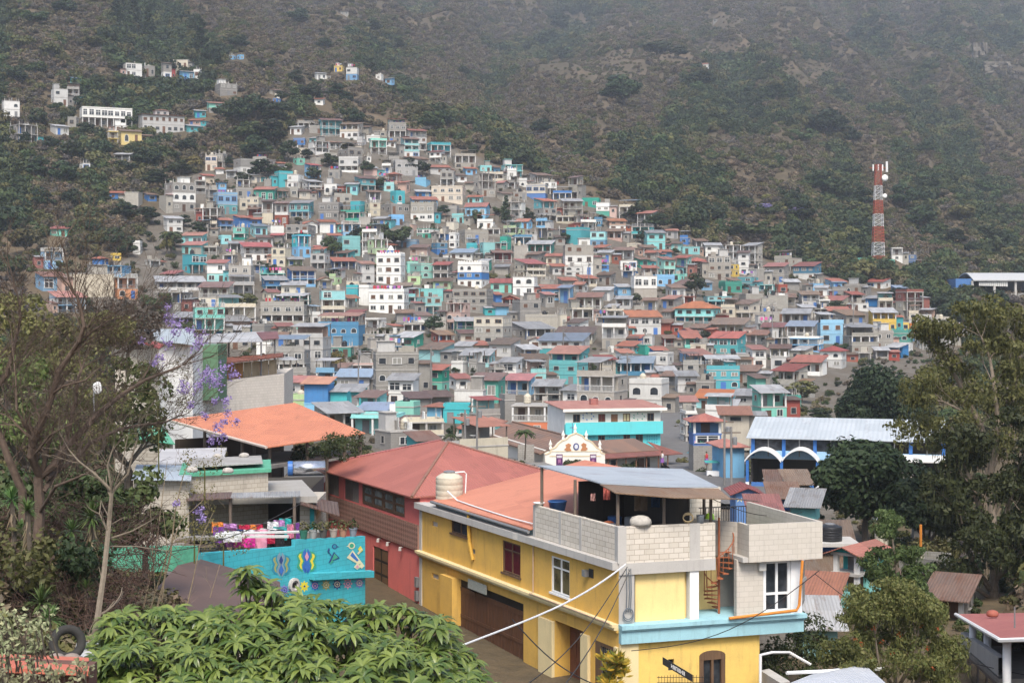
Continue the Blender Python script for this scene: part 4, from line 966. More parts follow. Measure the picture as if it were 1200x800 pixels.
mb = MB(FL); holed(mb, g0, g1, -15.3, -13.45, [(g0 + 0.45, g1 - 0.3, -15.15, -13.6)], 0.02, 0.1); q = mb.build('window', BRW, root)
mb = MB(FL); mb.box(g0 + 0.4, g1 - 0.25, 0.14, 0.16, -15.2, -13.55, 0)
for k in range(6): x = g0 + 0.5 + (g1 - g0 - 0.85) * k / 5; mb.cone((x, 0.06, -15.15), (x, 0.06, -13.6), 0.015, 0.015, 5, 1)
mb.build('window_grille', [GLS, STEEL], root)
mb = MB(FL); x0 = px0 + 0.15; x1 = L(668); mb.box(x0, x1, 0.66, 0.745, ZG, -13.62)
for a, b in ((0.1, 0.46), (0.54, 0.9)):
    for c, d in ((0.08, 0.45), (0.52, 0.92)):
        mb.box(x0 + (x1 - x0) * a, x0 + (x1 - x0) * b, 0.64, 0.66, ZG + 2.48 * c, ZG + 2.48 * d)
dr = mb.build('door', wood('red_brown_door', (0.14, 0.04, 0.02)), root)
mb = MB(FL); x = (L(676) + L(680)) / 2; mb.lathe((x, 0.55, -14.1), [(0.03, 0.3), (0.05, 0.28), (0.12, 0.22), (0.09, 0.05), (0.03, 0), (0, 0)], 8); mb.box(x - 0.04, x + 0.04, 0.55, 0.75, -13.86, -13.8); mb.build('wall_lamp', STEEL, root)
mb = MB(FL); a, z = L(553), L(553, 686)[1]; x0, x1 = L(552), L(573); mb.box(x0, x1, -0.16, -0.1, -13.35, -12.92); tag_o = mb.build('house_sign', plain('faded_sign', (0.36, 0.38, 0.34), 0.7, var=0.6, scale=22), root, label='faded pale sign board above the garage doors')
mb = MB(FL); x = L(552); mb.tube([(x, -0.12, ZS + 0.35), (x, -0.12, ZS - 0.3), (x + 0.05, -0.1, -11.2), (x + 0.35, -0.06, -12.0)], 0.09, 8); mb.build('drain_pipe', plain('yellow_pipe', (0.55, 0.32, 0.05)), root)
mb = MB(FL); x = L(626); mb.tube([(x, -0.05, ZS - 0.3), (x, -0.05, ZL - 0.0), (x + 0.2, -0.33, ZL + 0.03), (-0.15, -0.33, ZL + 0.03)], 0.03, 6); mb.build('conduit', plain('pale_conduit', (0.5, 0.36, 0.25)), root)
for h in vents:
    mb = MB(FL); mb.box(h[0], h[1], 0.1, 0.2, h[2], h[3]); mb.build('vent', CEM, root)
mb = MB(FL); x = L(690); mb.box(x - 0.16, x + 0.1, -0.24, -0.04, -10.98, -10.72); mb.box(x + 0.05, x + 0.4, -0.03, 0.0, -11.0, -10.65, 1); mb.build('flood_lamp', [STEEL, BLACKP], root)
# front side details
for a, b in ((808.5, 819),):
    mb = MB(FR); mb.box(R(a), R(b), 0.0, 0.36, ZL, -10.55); mb.build('column', WHT, root)
mb = MB(FR); mb.box(R(820), R(830), 1.62, 1.7, ZL, -10.75); mb.build('door', wood('tan_door', (0.22, 0.11, 0.045)), root)
mb = MB(FR); mb.box(R(805) + 0.15, R(805) + 0.2, 0.6, 1.5, ZL, -10.75); mb.build('door', wood('tan_door', (0.22, 0.11, 0.045)), root)
mb = MB(FR); x0, x1, x2 = R(862), R(893), R(925); mb.box(x0, x1, -0.1, 0.15, ZL, -10.2); mb.box(x1, x2, -0.1, 0.15, ZL, ZL + 0.06); mb.box(x1, R(938), -0.1, 0.15, -10.28, -10.2); mb.build('block_wall', BLK2, root)
mb = MB(FR); mb.box(x2, R(938), -0.14, 0.3, ZL, -10.28); mb.build('pilaster', WHT, root)
sash(FR, x1 + 0.02, x2 - 0.0, ZL + 0.08, -10.3, root, WHT, GLS, 2, (0.36,), y=-0.02, t=0.12, sill=False)
mb = MB(FR); mb.box(R(938) - 0.2, R(938), 0.3, 9, ZL, -10.2); mb.build('side_wall', BLK2, root)
mb = MB(FR); mb.box(x1 - 0.26, x1 + 0.04, -0.3, -0.1, -10.65, -10.28); mb.build('meter_box', plain('pale_plastic', (0.5, 0.49, 0.45)), root)
# wooden window under the cornice with its little arch
mb = MB(FR); a, b = dw[0], dw[1]; c = (a + b) / 2; n = 8
arc = [(a - 0.06, -13.95)] + [(c + (b - a + 0.12) / 2 * math.cos(math.pi * (1 - k / n)), -13.95 + 0.2 * math.sin(math.pi * k / n)) for k in range(1, n)] + [(b + 0.06, -13.95)]
mb.plate([(a - 0.06, -14.12), (b + 0.06, -14.12)] + arc[::-1], -0.04, 0.1, 0)
for x, y in ((a - 0.06, a + 0.12), (b - 0.12, b + 0.06), (c - 0.05, c + 0.05)): mb.box(x, y, -0.03, 0.1, -17, -14.12, 0)
mb.box(a, b, 0.12, 0.14, -17, -14.0, 1); mb.build('window', [BRW, GLS], root)
mb = MB(FR); mb.box(sw[0] + 0.01, sw[1] - 0.01, 0.12, 0.15, sw[2], sw[3]); mb.build('small_window', GLS, root)
# block parapets
def holed_post(): pass
mb = MB(FL); mb.box(-7.4, -0.2, -0.02, 0.16, ZS, ZT_); mb.M = FR; mb.box(0.0, R(838), -0.02, 0.16, -10.1, ZT_); par = mb.build('parapet', BLK, root)
for x in (-7.4, -5.0, -3.2): mb = MB(FL); mb.box(x, x + 0.22, -0.035, 0.175, ZS, ZT_ + 0.01); mb.build('tie_column', CEM, root)
mb = MB(FR); mb.box(-0.06, 0.3, -0.06, 0.3, ZS - 0.05, ZT_ + 0.012); mb.build('tie_column', CEM, root); mb = MB(FR); mb.box(R(808), R(820), -0.035, 0.175, -10.1, ZT_ + 0.01); mb.build('tie_column', CEM, root)
mb = MB(FR); q0 = R(870.5) ; q1 = 8.62
mb.box(q0, q1, -0.55, -0.4, ZS - 0.2, -8.75); mb.box(q1 - 0.15, q1, -0.4, 6, ZS - 0.2, -8.75); mb.box(q0, q0 + 0.15, -0.4, 0.5, ZS - 0.2, -8.78)
mb.faces([(q0, 0.5, ZS - 0.2), (q0 + 0.15, 0.5, ZS - 0.2), (R(838) + 0.15, 2.3, ZS - 0.2), (R(838), 2.3, ZS - 0.2), (q0, 0.5, -8.8), (q0 + 0.15, 0.5, -8.8), (R(838) + 0.15, 2.3, -8.8), (R(838), 2.3, -8.8)],
         [(0, 1, 2, 3), (4, 5, 6, 7), (0, 4, 7, 3), (1, 2, 6, 5), (0, 1, 5, 4), (3, 2, 6, 7)]); mb.build('balcony_wall', BLK2, root)
mb = MB(FR); mb.box(R(838) + 0.2, q1 - 0.16, 2.4, 6, ZS, ZS + 0.03); mb.build('turf_mat', plain('green_turf', (0.05, 0.10, 0.03), 0.9), root)
mb = MB(FR); mb.box(3.2, 7.4, 6.4, 6.6, ZS, -8.1); mb.build('rear_parapet', BLK, root)
mb = MB(FR)
for k in range(19): x = 6.3 + 2.2 * k / 18; mb.cone((x, 6.1, ZS), (x, 6.1, ZS + 1.1), 0.016, 0.016, 4)
mb.cone((6.2, 6.1, ZS + 1.1), (8.6, 6.1, ZS + 1.1), 0.025, 0.025, 5); mb.build('railing', BLACKP, root)
# sloping sheet roof behind the street side, gutter
OT = tin_mat('orange_red_tin', (0.50, 0.20, 0.125), (0.39, 0.145, 0.09), 0.34, 1)
mb = MB(FL); mb.faces([(-18.4, -0.15, -9.72), (-7.5, -0.15, -9.72), (-7.5, 8.5, -8.1), (-18.4, 8.5, -8.1), (-18.4, -0.15, -9.78), (-7.5, -0.15, -9.78), (-7.5, 8.5, -8.16), (-18.4, 8.5, -8.16)],
         [(0, 1, 2, 3), (7, 6, 5, 4), (0, 4, 5, 1), (1, 5, 6, 2), (2, 6, 7, 3), (3, 7, 4, 0)]); mb.build('roof', OT, root)
mb = MB(FL); mb.box(-18.4, -7.6, 0.1, 0.3, ZS, -9.76); mb.box(-18.4, -18.2, 0.3, 8.4, ZS, -9.8); mb.build('eave_wall', wall_mat('faded_blue_plaster', (0.26, 0.36, 0.38), 0, 0.7), root)
mb = MB(FL); mb.tube([(-18.4, -0.2, -9.8), (-7.5, -0.2, -9.86)], 0.07, 8); mb.build('gutter', STEEL, root)
for x in (-11.2, -9.6, -10.2):
    mb = MB(FL); y = U(5.0, 6.5); z = -9.72 + (y + 0.15) * 0.1873 + 0.01; mb.faces([(x, y, z), (x + 0.5, y, z), (x + 0.5, y + 1.0, z + 0.187), (x, y + 1.0, z + 0.187)], [(0, 1, 2, 3)]); mb.build('skylight', plain('pale_sheet', (0.6, 0.55, 0.5), 0.4), root)
# canopy: blue-grey sheets on posts, rusty sheets along the front
CT = tin_mat('blue_grey_tin', (0.33, 0.36, 0.39), (0.26, 0.29, 0.32), 0.36, 1)
A = P(630, 545, 66.7); B = P(718, 572, 60.4); Cc = P(846, 571, 61.6); Dd = P(800, 549, 71.0); A2 = P(655, 545, 71.5)
mb = MB(I4); mb.slab([A, P(704, 565.5, 62.4), P(780, 569.5, 62.2), P(842, 570, 62.9), Dd, A2], 0.05); mb.build('canopy', CT, root)
mb = MB(I4); mb.slab([P(703, 567, 62.2), P(721, 577, 59.9), P(790, 582.5, 59.7), P(856, 584, 60.9), P(842, 572, 62.7), P(780, 571.5, 62.0)], 0.04); mb.build('rusty_canopy_edge', TIN['k'], root)
mb = MB(I4); mb.slab([P(800, 580.5, 60.6), P(862, 584, 61.3), P(890, 587, 63.4), P(850, 582, 64.2)], 0.04); mb.build('rusty_canopy_edge', TIN['k'], root)
for px_, Yp, top in ((635, 66.6, 547), (674, 63.6, 562), (724, 60.35, 575), (778, 60.9, 580), (825, 64.5, 577), (833, 62.0, 580)):
    a = P(px_, top, Yp); b = Vector((a.x, a.y, ZS)); mb = MB(I4); mb.cone(b, a, 0.075, 0.065, 8); mb.build('canopy_post', POSTW, root)
mb = MB(FL); mb.box(-6.2, -1.0, 3.8, 3.9, ZS, -7.62); mb.box(-6.3, -6.2, 1.6, 3.9, ZS, -7.62); mb.build('back_partition', wood('dark_board', (0.04, 0.03, 0.024)), root)  # dark panel added to stand for the shade under the canopy
for k in range(9):      # jars, crates and drums along the back of the terrace
    v = FL @ Vector((-5.4 + k * 0.65, 2.9 + 0.3 * (k % 2), ZS)); mb = MB(I4); r_ = U(0.18, 0.32); hh = U(0.5, 1.1); c_ = ('blue', 'rusty', 'grey', 'black', 'green', 'white', 'brown', 'red', 'cream')[k]; mb.lathe(v, [(0, 0), (r_, 0), (r_ * 1.06, hh * 0.3), (r_, hh * 0.33), (r_ * 1.06, hh * 0.66), (r_, hh * 0.7), (r_, hh), (r_ * 0.8, hh * 1.02), (0, hh * 1.02)], 12)
    tag(mb.build('drum', plain(c_ + '_drum', {'blue': (0.04, 0.1, 0.25), 'rusty': (0.16, 0.07, 0.04), 'grey': (0.2, 0.2, 0.2), 'black': (0.02, 0.02, 0.02), 'green': (0.05, 0.12, 0.06), 'white': (0.4, 0.4, 0.38), 'brown': (0.1, 0.06, 0.04), 'red': (0.2, 0.04, 0.03), 'cream': (0.4, 0.34, 0.25)}[c_], 0.6), None, True), c_ + ' drum standing in the shade at the back of the terrace', 'drum', 'drums on the terrace')
# outside stair
mb = MB(FR); cx, cyy = R(852), 0.75; mb.cone((cx, cyy, ZL), (cx, cyy, -8.6), 0.05, 0.05, 8)
st = mb.build('spiral_stair', RUSTR, root); tr = MB(FR); rl = MB(FR); pts = []
for k in range(13):
    a0 = 1.2 + k * 0.42; z = ZL + 0.15 + k * 0.19; p = [(cx, cyy)] + [(cx + 0.62 * math.cos(a0 + j * 0.21), cyy + 0.62 * math.sin(a0 + j * 0.21)) for j in range(3)]
    tr.prism(p, z, z + 0.04); q = (cx + 0.6 * math.cos(a0), cyy + 0.6 * math.sin(a0)); rl.cone((q[0], q[1], z), (q[0], q[1], z + 0.85), 0.015, 0.015, 4); pts.append((q[0], q[1], z + 0.85))
rl.tube(pts, 0.025, 5); tr.build('stair_tread', RUSTR, root); rl.build('stair_railing', RUSTR, root)
# orange pipe from the balcony, lying along the cornice
mb = MB(FR); a = R(932), -9.0; mb.tube([(R(932), -0.6, ZS - 0.22), (R(928), -0.62, ZL + 0.42), (R(925), -0.62, ZL + 0.22), (R(848), -0.5, ZL + 0.05)], 0.06, 8); mb.build('waste_pipe', ORG, root)
mb = MB(FR)
for r_, z0 in ((0.22, -12.1), (0.2, -12.05)): mb.tube([(0.36 + r_ * math.cos(t * 0.45), -0.1 - 0.02 * t / 14, z0 + r_ * 1.1 * math.sin(t * 0.45)) for t in range(15)], 0.022, 5)
for x, c in ((0.3, 0.0), (0.4, 0.02), (0.48, 0.01)): mb.tube([(x, -0.07, -10.3), (x + c, -0.11, -11.2), (x - 0.02, -0.09, -12.0)], 0.02, 5)
mb.build('cable_coil', plain('grey_cable', (0.15, 0.17, 0.19)), root)
# ---- things on the terrace and the slab
def cyl_tank(loc, r, h, mat, label, name='water_tank', cat='water tank', lidm=None):
    t = thing(name, label, cat, loc); mb = MB()
    prof = [(0, 0), (r, 0)]; k = 5
    for i in range(k): prof += [(r, h * 0.8 * (i + 0.8) / k), (r * 0.98, h * 0.8 * (i + 0.9) / k), (r, h * 0.8 * (i + 1) / k)]
    prof += [(r * 0.95, h * 0.84), (r * 0.6, h * 0.93), (r * 0.42, h * 0.95), (0, h * 0.95)]
    mb.lathe((0, 0, 0), prof, 24); mb.build('tank_body', mat, t, True)
    mb = MB(); mb.lathe((0, 0, h * 0.95), [(r * 0.44, 0), (r * 0.44, h * 0.04), (r * 0.3, h * 0.06), (0, h * 0.06)], 16); mb.build('lid', lidm or STEEL, t); return t
v = FL @ Vector((-18.3, 0.75, 0)); t = cyl_tank((v.x, v.y, ZS), 0.68, 1.75, CREAMP, 'large cream water tank standing on the roof edge of the yellow corner house')
mb = MB(); mb.tube([(0.3, -0.2, 1.7), (0.75, -0.1, 1.72), (0.85, 0, 1.6), (0.8, 0, 0.6)], 0.035, 6); mb.build('pipe', WHT, t)
mb = MB(FL); pts = [(-17.5, 0.3, -9.2), (-16.5, 0.4, -9.55), (-14, 0.3, -9.58), (-10, 0.2, -9.6), (-7.8, 0.15, -9.55)]; tag(mb.tube(pts, 0.035, 6) or mb.build('hose', WHT), 'thin white pipe trailing across the orange roof of the corner house', 'pipe')
def tbl(loc, rz, label, w, d, h, top, legm, name='table'):
    t = thing(name, label, 'table', loc, rz); mb = MB(); mb.box(-w / 2, w / 2, -d / 2, d / 2, h - 0.04, h); mb.build('tabletop', top, t)
    for sx in (-1, 1):
        for sy in (-1, 1): mb = MB(); mb.box(sx * (w / 2 - 0.08) - 0.03, sx * (w / 2 - 0.08) + 0.03, sy * (d / 2 - 0.08) - 0.03, sy * (d / 2 - 0.08) + 0.03, 0, h - 0.04); mb.build('leg', legm, t)
    return t
v = FR @ Vector((2.7, 3.2, 0)); tbl((v.x, v.y, ZS), 0.6, 'pale table on the block-walled terrace under the tin canopy', 1.7, 0.9, 0.78, plain('pale_tabletop', (0.35, 0.38, 0.42), 0.3), STEEL)
def plastic_chair(loc, rz, label):
    t = thing('plastic_chair', label, 'chair', loc, rz, 'plastic chairs on the terrace'); m = plain('white_plastic', (0.5, 0.5, 0.5), 0.4)
    mb = MB(); mb.slab([(-0.24, -0.24, 0.44), (0.24, -0.24, 0.44), (0.21, 0.22, 0.42), (-0.21, 0.22, 0.42)], 0.03); mb.build('seat', m, t)
    mb = MB()
    for k in range(5): x = -0.2 + 0.1 * k; mb.plate([(x - 0.03, 0.42), (x + 0.03, 0.42), (x + 0.03, 0.86), (x - 0.03, 0.86)], 0.2, 0.225)
    mb.box(-0.24, 0.24, 0.195, 0.235, 0.86, 0.93); mb.build('backrest', m, t)
    for sx in (-1, 1):
        mb = MB(); mb.tube([(sx * 0.25, 0.2, 0.68), (sx * 0.27, -0.1, 0.66), (sx * 0.26, -0.22, 0.62), (sx * 0.25, -0.24, 0.44)], 0.025, 6); mb.build('armrest', m, t)
        for sy in (-1, 1): mb = MB(); mb.cone((sx * 0.27, sy * 0.27, 0), (sx * 0.22, sy * 0.21, 0.43), 0.02, 0.03, 6); mb.build('leg', m, t)
    return t
v = FR @ Vector((3.1, 4.6, 0)); plastic_chair((v.x, v.y, ZS), 0.3, 'grey plastic armchair behind the pale table, its back to the block wall')
v = FR @ Vector((1.9, 2.2, 0)); plastic_chair((v.x, v.y, ZS), 2.6, 'grey plastic armchair at the shaded near end of the pale table')
v = FL @ Vector((-6.9, 0.9, 0)); mb = MB(I4); mb.lathe((v.x, v.y, ZT_ - 0.3), [(0, 0), (0.3, 0), (0.4, 0.45), (0.43, 0.46), (0.4, 0.5), (0.36, 0.46), (0.28, 0.05), (0, 0.05)], 18); tag(mb.build('washtub', plain('blue_plastic', (0.05, 0.14, 0.36), 0.4), None, True), 'blue plastic washtub standing by the orange roof beside the canopy', 'tub')
v = FL @ Vector((-7.1, 0.1, 0)); mb = MB(I4); mb.lathe((v.x, v.y, ZT_), [(0, 0), (0.12, 0), (0.26, 0.13), (0.27, 0.14), (0.24, 0.13), (0.1, 0.02), (0, 0.02)], 16); tag(mb.build('basin', WHT, None, True), 'small white basin on the far end of the block parapet', 'basin')
def sack(loc, s, mat, label, name='sack'):
    mb = MB(); random.seed(len(label)); n = 14; prof = [(0, 0), (0.9, 0.02), (1.05, 0.3), (1.0, 0.6), (0.75, 0.85), (0.3, 0.98), (0, 1)]
    mb.lathe((0, 0, 0), prof, n); mb.v = [Vector((q.x * s[0] * U(0.9, 1.1), q.y * s[1] * U(0.9, 1.1), q.z * s[2])) + Vector(loc) for q in mb.v]
    return tag(mb.build(name, mat, None, True), label, name)
v = FR @ Vector((0.95, 0.07, ZT_)); sack(v, (0.42, 0.26, 0.42), plain('pale_cloth', (0.48, 0.45, 0.40), 0.9, var=0.4), 'bulging pale sack resting on the block parapet near the corner')
v = FL @ Vector((-2.2, 0.8, ZS + 0.9)); sack(v, (0.28, 0.28, 0.4), plain('orange_cloth', (0.45, 0.13, 0.05), 0.9), 'small orange bundle under the canopy behind the street parapet', 'bundle')
v = FL @ Vector((-1.6, 0.7, ZS + 0.95)); mb = MB(I4); mb.lathe(v, [(0, 0), (0.2, 0), (0.3, 0.2), (0.32, 0.21), (0.22, 0.3), (0, 0.33)], 16); tag(mb.build('cooking_pot', plain('aluminium', (0.55, 0.56, 0.57), 0.3, 0.6), None, True), 'round aluminium pot beside the orange bundle under the canopy', 'pot')
v = FL @ Vector((-1.9, 0.75, 0)); tbl((v.x, v.y, ZS), math.atan2(-0.9, 0.436), 'rough wooden bench table along the street parapet under the canopy', 2.4, 0.7, 0.9, POSTW, POSTW, 'work_table')
def hung(px_, py_, Yp, w, h, mat, label, name='garment'):
    c = P(px_, py_, Yp); mb = MB(I4); n = 6; f = []
    for side in (0, 0.02):
        f.append([[c + Vector((w * (i / n - 0.5), side + 0.05 * math.sin(i * 1.9 + j), -h * j / 4)) * (1.0) for i in range(n + 1)] for j in range(5)])
    for g_ in f:
        for j in range(4):
            for i in range(n): mb.face([g_[j][i], g_[j][i + 1], g_[j + 1][i + 1], g_[j + 1][i]])
    return tag(mb.build(name, mat), label, name)
hung(711, 571, 62.5, 0.28, 0.5, plain('coral_cloth', (0.5, 0.13, 0.1), 0.9), 'coral red garment hanging in the shade under the canopy')
hung(751, 577, 63.5, 0.55, 0.75, plain('brown_cloth', (0.13, 0.09, 0.06), 0.9), 'brown cloth hanging under the middle of the canopy')
hung(770, 576, 64.5, 0.5, 0.65, plain('navy_cloth', (0.03, 0.06, 0.12), 0.9), 'dark blue garment hanging under the canopy right of the brown cloth')
hung(695, 578, 63.2, 0.2, 0.3, plain('rose_cloth', (0.45, 0.25, 0.22), 0.9), 'small pale pink garment hanging under the canopy by the street parapet')
v = FR @ Vector((R(812), 0.0, ZT_ + 0.02)); mb = MB(I4)
for k in range(4): mb.tube([(v.x - 0.2 + 0.2 * math.cos(t * 0.53), v.y - 0.05 - 0.02 * k, v.z + 0.22 + (0.2 - 0.02 * k) * math.sin(t * 0.53)) for t in range(13)], 0.025, 5)
tag(mb.build('hose_reel', plain('tan_hose', (0.4, 0.3, 0.16)), None), 'coiled tan hose on the block parapet above the white column', 'hose')
v = FR @ Vector((R(822), 0.1, ZT_)); mb = MB(I4); mb.lathe(v, [(0, 0), (0.14, 0), (0.16, 0.3), (0.17, 0.31), (0.13, 0.3), (0, 0.28)], 12); tag(mb.build('bucket', plain('grey_bucket', (0.3, 0.33, 0.36)), None, True), 'grey bucket on the block parapet right of the coiled hose', 'bucket')
v = FR @ Vector((R(868), 2.9, ZS)); mb = MB(I4); mb.lathe(v, [(0, 0), (0.16, 0), (0.2, 0.55), (0.3, 0.6), (0.16, 1.3), (0, 1.35)], 10); tag(mb.build('toy', plain('lime_plastic', (0.35, 0.6, 0.06), 0.4), None, True), 'lime green plastic object on the turf of the corner house terrace', 'toy')
# street-name board and spiked fence in the lower right
t = thing('street_sign', 'black board with white lettering propped slanting before the yellow wall', 'sign', P(795, 800, 56))
mb = MB(I4); a = P(776.5, 778, 56); b = P(812, 799, 56); dx = b - a; up = Vector((0, 0, 0.27)); mb.slab([a, b, b + Vector((0, 0.0, 0.0)) + up * 1.0, a + up], 0.0001) if False else mb.faces([a, b, b + up, a + up, a + Vector((0, 0.04, 0)), b + Vector((0, 0.04, 0)), b + up + Vector((0, 0.04, 0)), a + up + Vector((0, 0.04, 0))], [(0, 1, 2, 3), (7, 6, 5, 4), (0, 4, 5, 1), (3, 2, 6, 7), (0, 3, 7, 4), (1, 5, 6, 2)]); mb.build('board', BLACKP, t)
mb = MB(I4)
for k in range(9):      # white lettering too small to read in the photograph: a row of letter-sized strokes
    u = 0.28 + k * 0.052; p0 = a.lerp(b, u) + Vector((0, -0.008, 0.06)); p1 = a.lerp(b, u + 0.036) + Vector((0, -0.008, 0.06)); hh = Vector((0, 0, 0.15)); th = (p1 - p0) * 0.35
    mb.face([p0, p0 + th, p0 + th + hh, p0 + hh]); mb.face([p1 - th, p1, p1 + hh, p1 - th + hh]) if k % 3 else None; mb.face([p0 + hh * 0.8, p1 + hh * 0.8, p1 + hh, p0 + hh]) if k % 2 else mb.face([p0 + hh * 0.4, p1 + hh * 0.4, p1 + hh * 0.6, p0 + hh * 0.6])
mb.build('lettering', WHT, t)
mb = MB(I4)
for k in range(16): p = P(772 + k * 3.4, 789 + abs(8 - k) * 0.3, 56.5); mb.cone(p - Vector((0, 0, 1.2)), p, 0.014, 0.01, 4)
for q in (793, 799): mb.cone(P(770, q, 56.5), P(825, q, 56.5), 0.014, 0.014, 4)
tag(mb.build('spiked_fence', BLACKP), 'low black spiked railing in front of the yellow front wall', 'fence')

# ------------------------------------------------------------------ the red house next door
rd = wall_mat('coral_red_plaster', (0.62, 0.155, 0.135), 0, 0.5); lat = None
def lattice_mat():
    m = bpy.data.materials.new('brown_brick_lattice'); nt, b, _ = nodes_of(m); v = coords(nt)
    mp = nt.nodes.new('ShaderNodeMapping'); mp.inputs['Rotation'].default_value = (0, math.radians(45), 0); nt.links.new(v, mp.inputs[0])
    ch = N(nt, 'ShaderNodeTexChecker', i_Scale=5.5); nt.links.new(mp.outputs[0], ch.inputs[0])
    col = mix(nt, ch.outputs['Fac'], (0.15, 0.07, 0.05), (0.28, 0.145, 0.105))
    col = mix(nt, ramp(nt, noise_t(nt, v, 3, 5), [(0.4, 0.0), (0.8, 0.5)]), col, (0.25, 0.16, 0.12))
    nt.links.new(col, b.inputs['Base Color']); b.inputs['Roughness'].default_value = 0.9; bump(nt, b, ch.outputs['Fac'], 0.03, 0.7); return m
lat = lattice_mat(); xr0, xr1 = L(377), L(492.3) - 0.02
v = FL @ Vector((xr1, 0, ZG)); rh = thing('red_house', 'coral red house with a red hipped tin roof left of the yellow corner house', 'house', v, math.atan2(-0.9, 0.436))
mb = MB(FL); zb1, zb0, ze = -11.25, -12.55, -9.75
d0, d1 = L(437.5), L(455)
wins = [(L(424), L(474), -11.15, -10.0)]; openings = [(L(382), L(397), -11.2, -9.95), (L(403), L(424) - 0.5, -11.2, -9.95)]
holed(mb, xr0, xr1, zb1, ze, wins + openings, 0.02, 0.24); holed(mb, xr0, xr1, ZG - 0.5, zb0, [(d0, d1, ZG - 0.5, -13.2)], 0.0, 0.24)
mb.box(xr0, xr0 + 0.24, 0.24, 9.8, ZG - 1, ze); mb.box(xr1 - 0.24, xr1, 0.24, 9.8, ZG - 1, ze); mb.box(xr0, xr1, 9.8, 10.0, ZG - 1, ze); mb.box(xr0 + 0.24, xr1 - 0.24, 1.4, 1.5, ZG, ze)
mb.build('wall', rd, rh)
mb = MB(FL); mb.box(xr0, xr1, -0.12, 0.24, zb0, zb1); mb.build('lattice_band', lat, rh)
mb = MB(FL); mb.box(xr0, xr1, -0.1, -0.003, ZG - 0.3, ZG + 0.3); mb.build('base_band', MAR, rh)
h = wins[0]; n = 4
for i in range(n):
    a = h[0] + (h[1] - h[0]) * i / n; b = h[0] + (h[1] - h[0]) * (i + 1) / n; sash(FL, a + 0.02, b - 0.02, h[2] + 0.05, h[3], rh, BRW, glass('grey_glass', (0.12, 0.14, 0.13), 0.2), 1, (0.5,), y=0.1, t=0.16, sill=False)
for h in openings:
    mb = MB(FL); k = 11; W_ = h[1] - h[0]; H_ = h[3] - h[2]
    for i in range(-k, k):
        for s_ in (0, 1):
            p = []
            for tt in (0.0, 1.0):
                x = h[0] + W_ * 0.5 * s_ + (i / k + tt) * W_ * 0.5 if s_ == 0 else h[1] - (i / k + tt) * W_ * 0.5
                p.append((x, h[2] + H_ * tt))
            (xa, za), (xb, zb) = p; lo, hi = (h[0], h[0] + W_ / 2) if s_ == 0 else (h[0] + W_ / 2, h[1])
            def cut(xa, za, xb, zb):
                out = []
                for t_ in (0, 1):
                    out.append((xa + (xb - xa) * t_, za + (zb - za) * t_))
                t0, t1 = 0, 1
                d = xb - xa
                for lim, sg in ((lo, 1), (hi, -1)):
                    ta = (lim - xa) / d
                    if d * sg > 0: t0 = max(t0, ta)
                    else: t1 = min(t1, ta)
                return t0, t1
            t0, t1 = cut(xa, za, xb, zb)
            if t1 - t0 < 0.08: continue
            mb.cone((xa + (xb - xa) * t0, 0.12, za + (zb - za) * t0), (xa + (xb - xa) * t1, 0.12, za + (zb - za) * t1), 0.035, 0.035, 4)
    mb.build('wooden_screen', wood('grey_wood', (0.22, 0.19, 0.16)), rh)
mb = MB(FL); mb.box(d0, d1, 0.06, 0.14, ZG - 0.2, -13.2, 0)
for r_ in range(4):
    for c in range(2):
        if r_ == 0: continue
        x0 = d0 + (d1 - d0) * (c + 0.1) / 2; x1 = d0 + (d1 - d0) * (c + 0.9) / 2; z0 = ZG + 2.9 * (r_ / 4 + 0.03); z1 = ZG + 2.9 * ((r_ + 1) / 4 - 0.02); mb.box(x0, x1, 0.045, 0.06, z0, z1, 1)
mb.build('door', [BLACKP, plain('amber_pane', (0.16, 0.09, 0.045), 0.3, var=0.5)], rh)
for px_ in (447, 458, 473):
    mb = MB(FL); x = L(px_); mb.lathe((x, -0.2, zb0 - 0.28), [(0.02, 0.2), (0.06, 0.18), (0.09, 0), (0, 0)], 8); mb.box(x - 0.02, x + 0.02, -0.2, 0, zb0 - 0.12, zb0 - 0.08); mb.build('wall_lamp', CEM, rh)
mb = MB(FL); mb.box(L(489), L(491.5), -0.16, -0.01, -14.4, -13.9); mb.box(L(489), L(491.5), -0.16, -0.01, -15.1, -14.6); mb.build('electric_meter', STEEL, rh)
mb = MB(FL); oh = 0.5; x0, x1, y0, y1 = xr0 - oh, xr1 + 0.15, -oh, 10.3; pk = FL.inverted() @ P(520, 517, 88); z0 = ze + 0.0
c = [(x0, y0, z0), (x1, y0, z0), (x1, y1, z0), (x0, y1, z0)]; a = (pk.x - 0.6, pk.y, pk.z); e = (pk.x + 0.6, pk.y, pk.z)
RT = tin_mat('dull_red_tin', (0.34, 0.115, 0.085), (0.26, 0.085, 0.065), 0.35, 0, 0.17); RT2 = tin_mat('dull_red_tin_turned', (0.34, 0.115, 0.085), (0.26, 0.085, 0.065), 0.35, 1, 0.17)
for f, m_ in ((((c[0], c[1], e, a)), 0), ((c[1], c[2], e), 1), ((c[2], c[3], a, e), 0), ((c[3], c[0], a), 1)): mb.face(f, m_)
mb.face([(p[0], p[1], z0 - 0.07) for p in c][::-1], 0)
for i in range(4): p, q = c[i], c[(i + 1) % 4]; mb.face([p, q, (q[0], q[1], z0 - 0.07), (p[0], p[1], z0 - 0.07)], 0)
mb.build('roof', [RT, RT2], rh)
for i, q in ((0, a), (1, e), (2, e), (3, a)):
    mb = MB(FL); mb.tube([c[i], q], 0.09, 6); mb.build('ridge_cap', TIN['r'], rh)
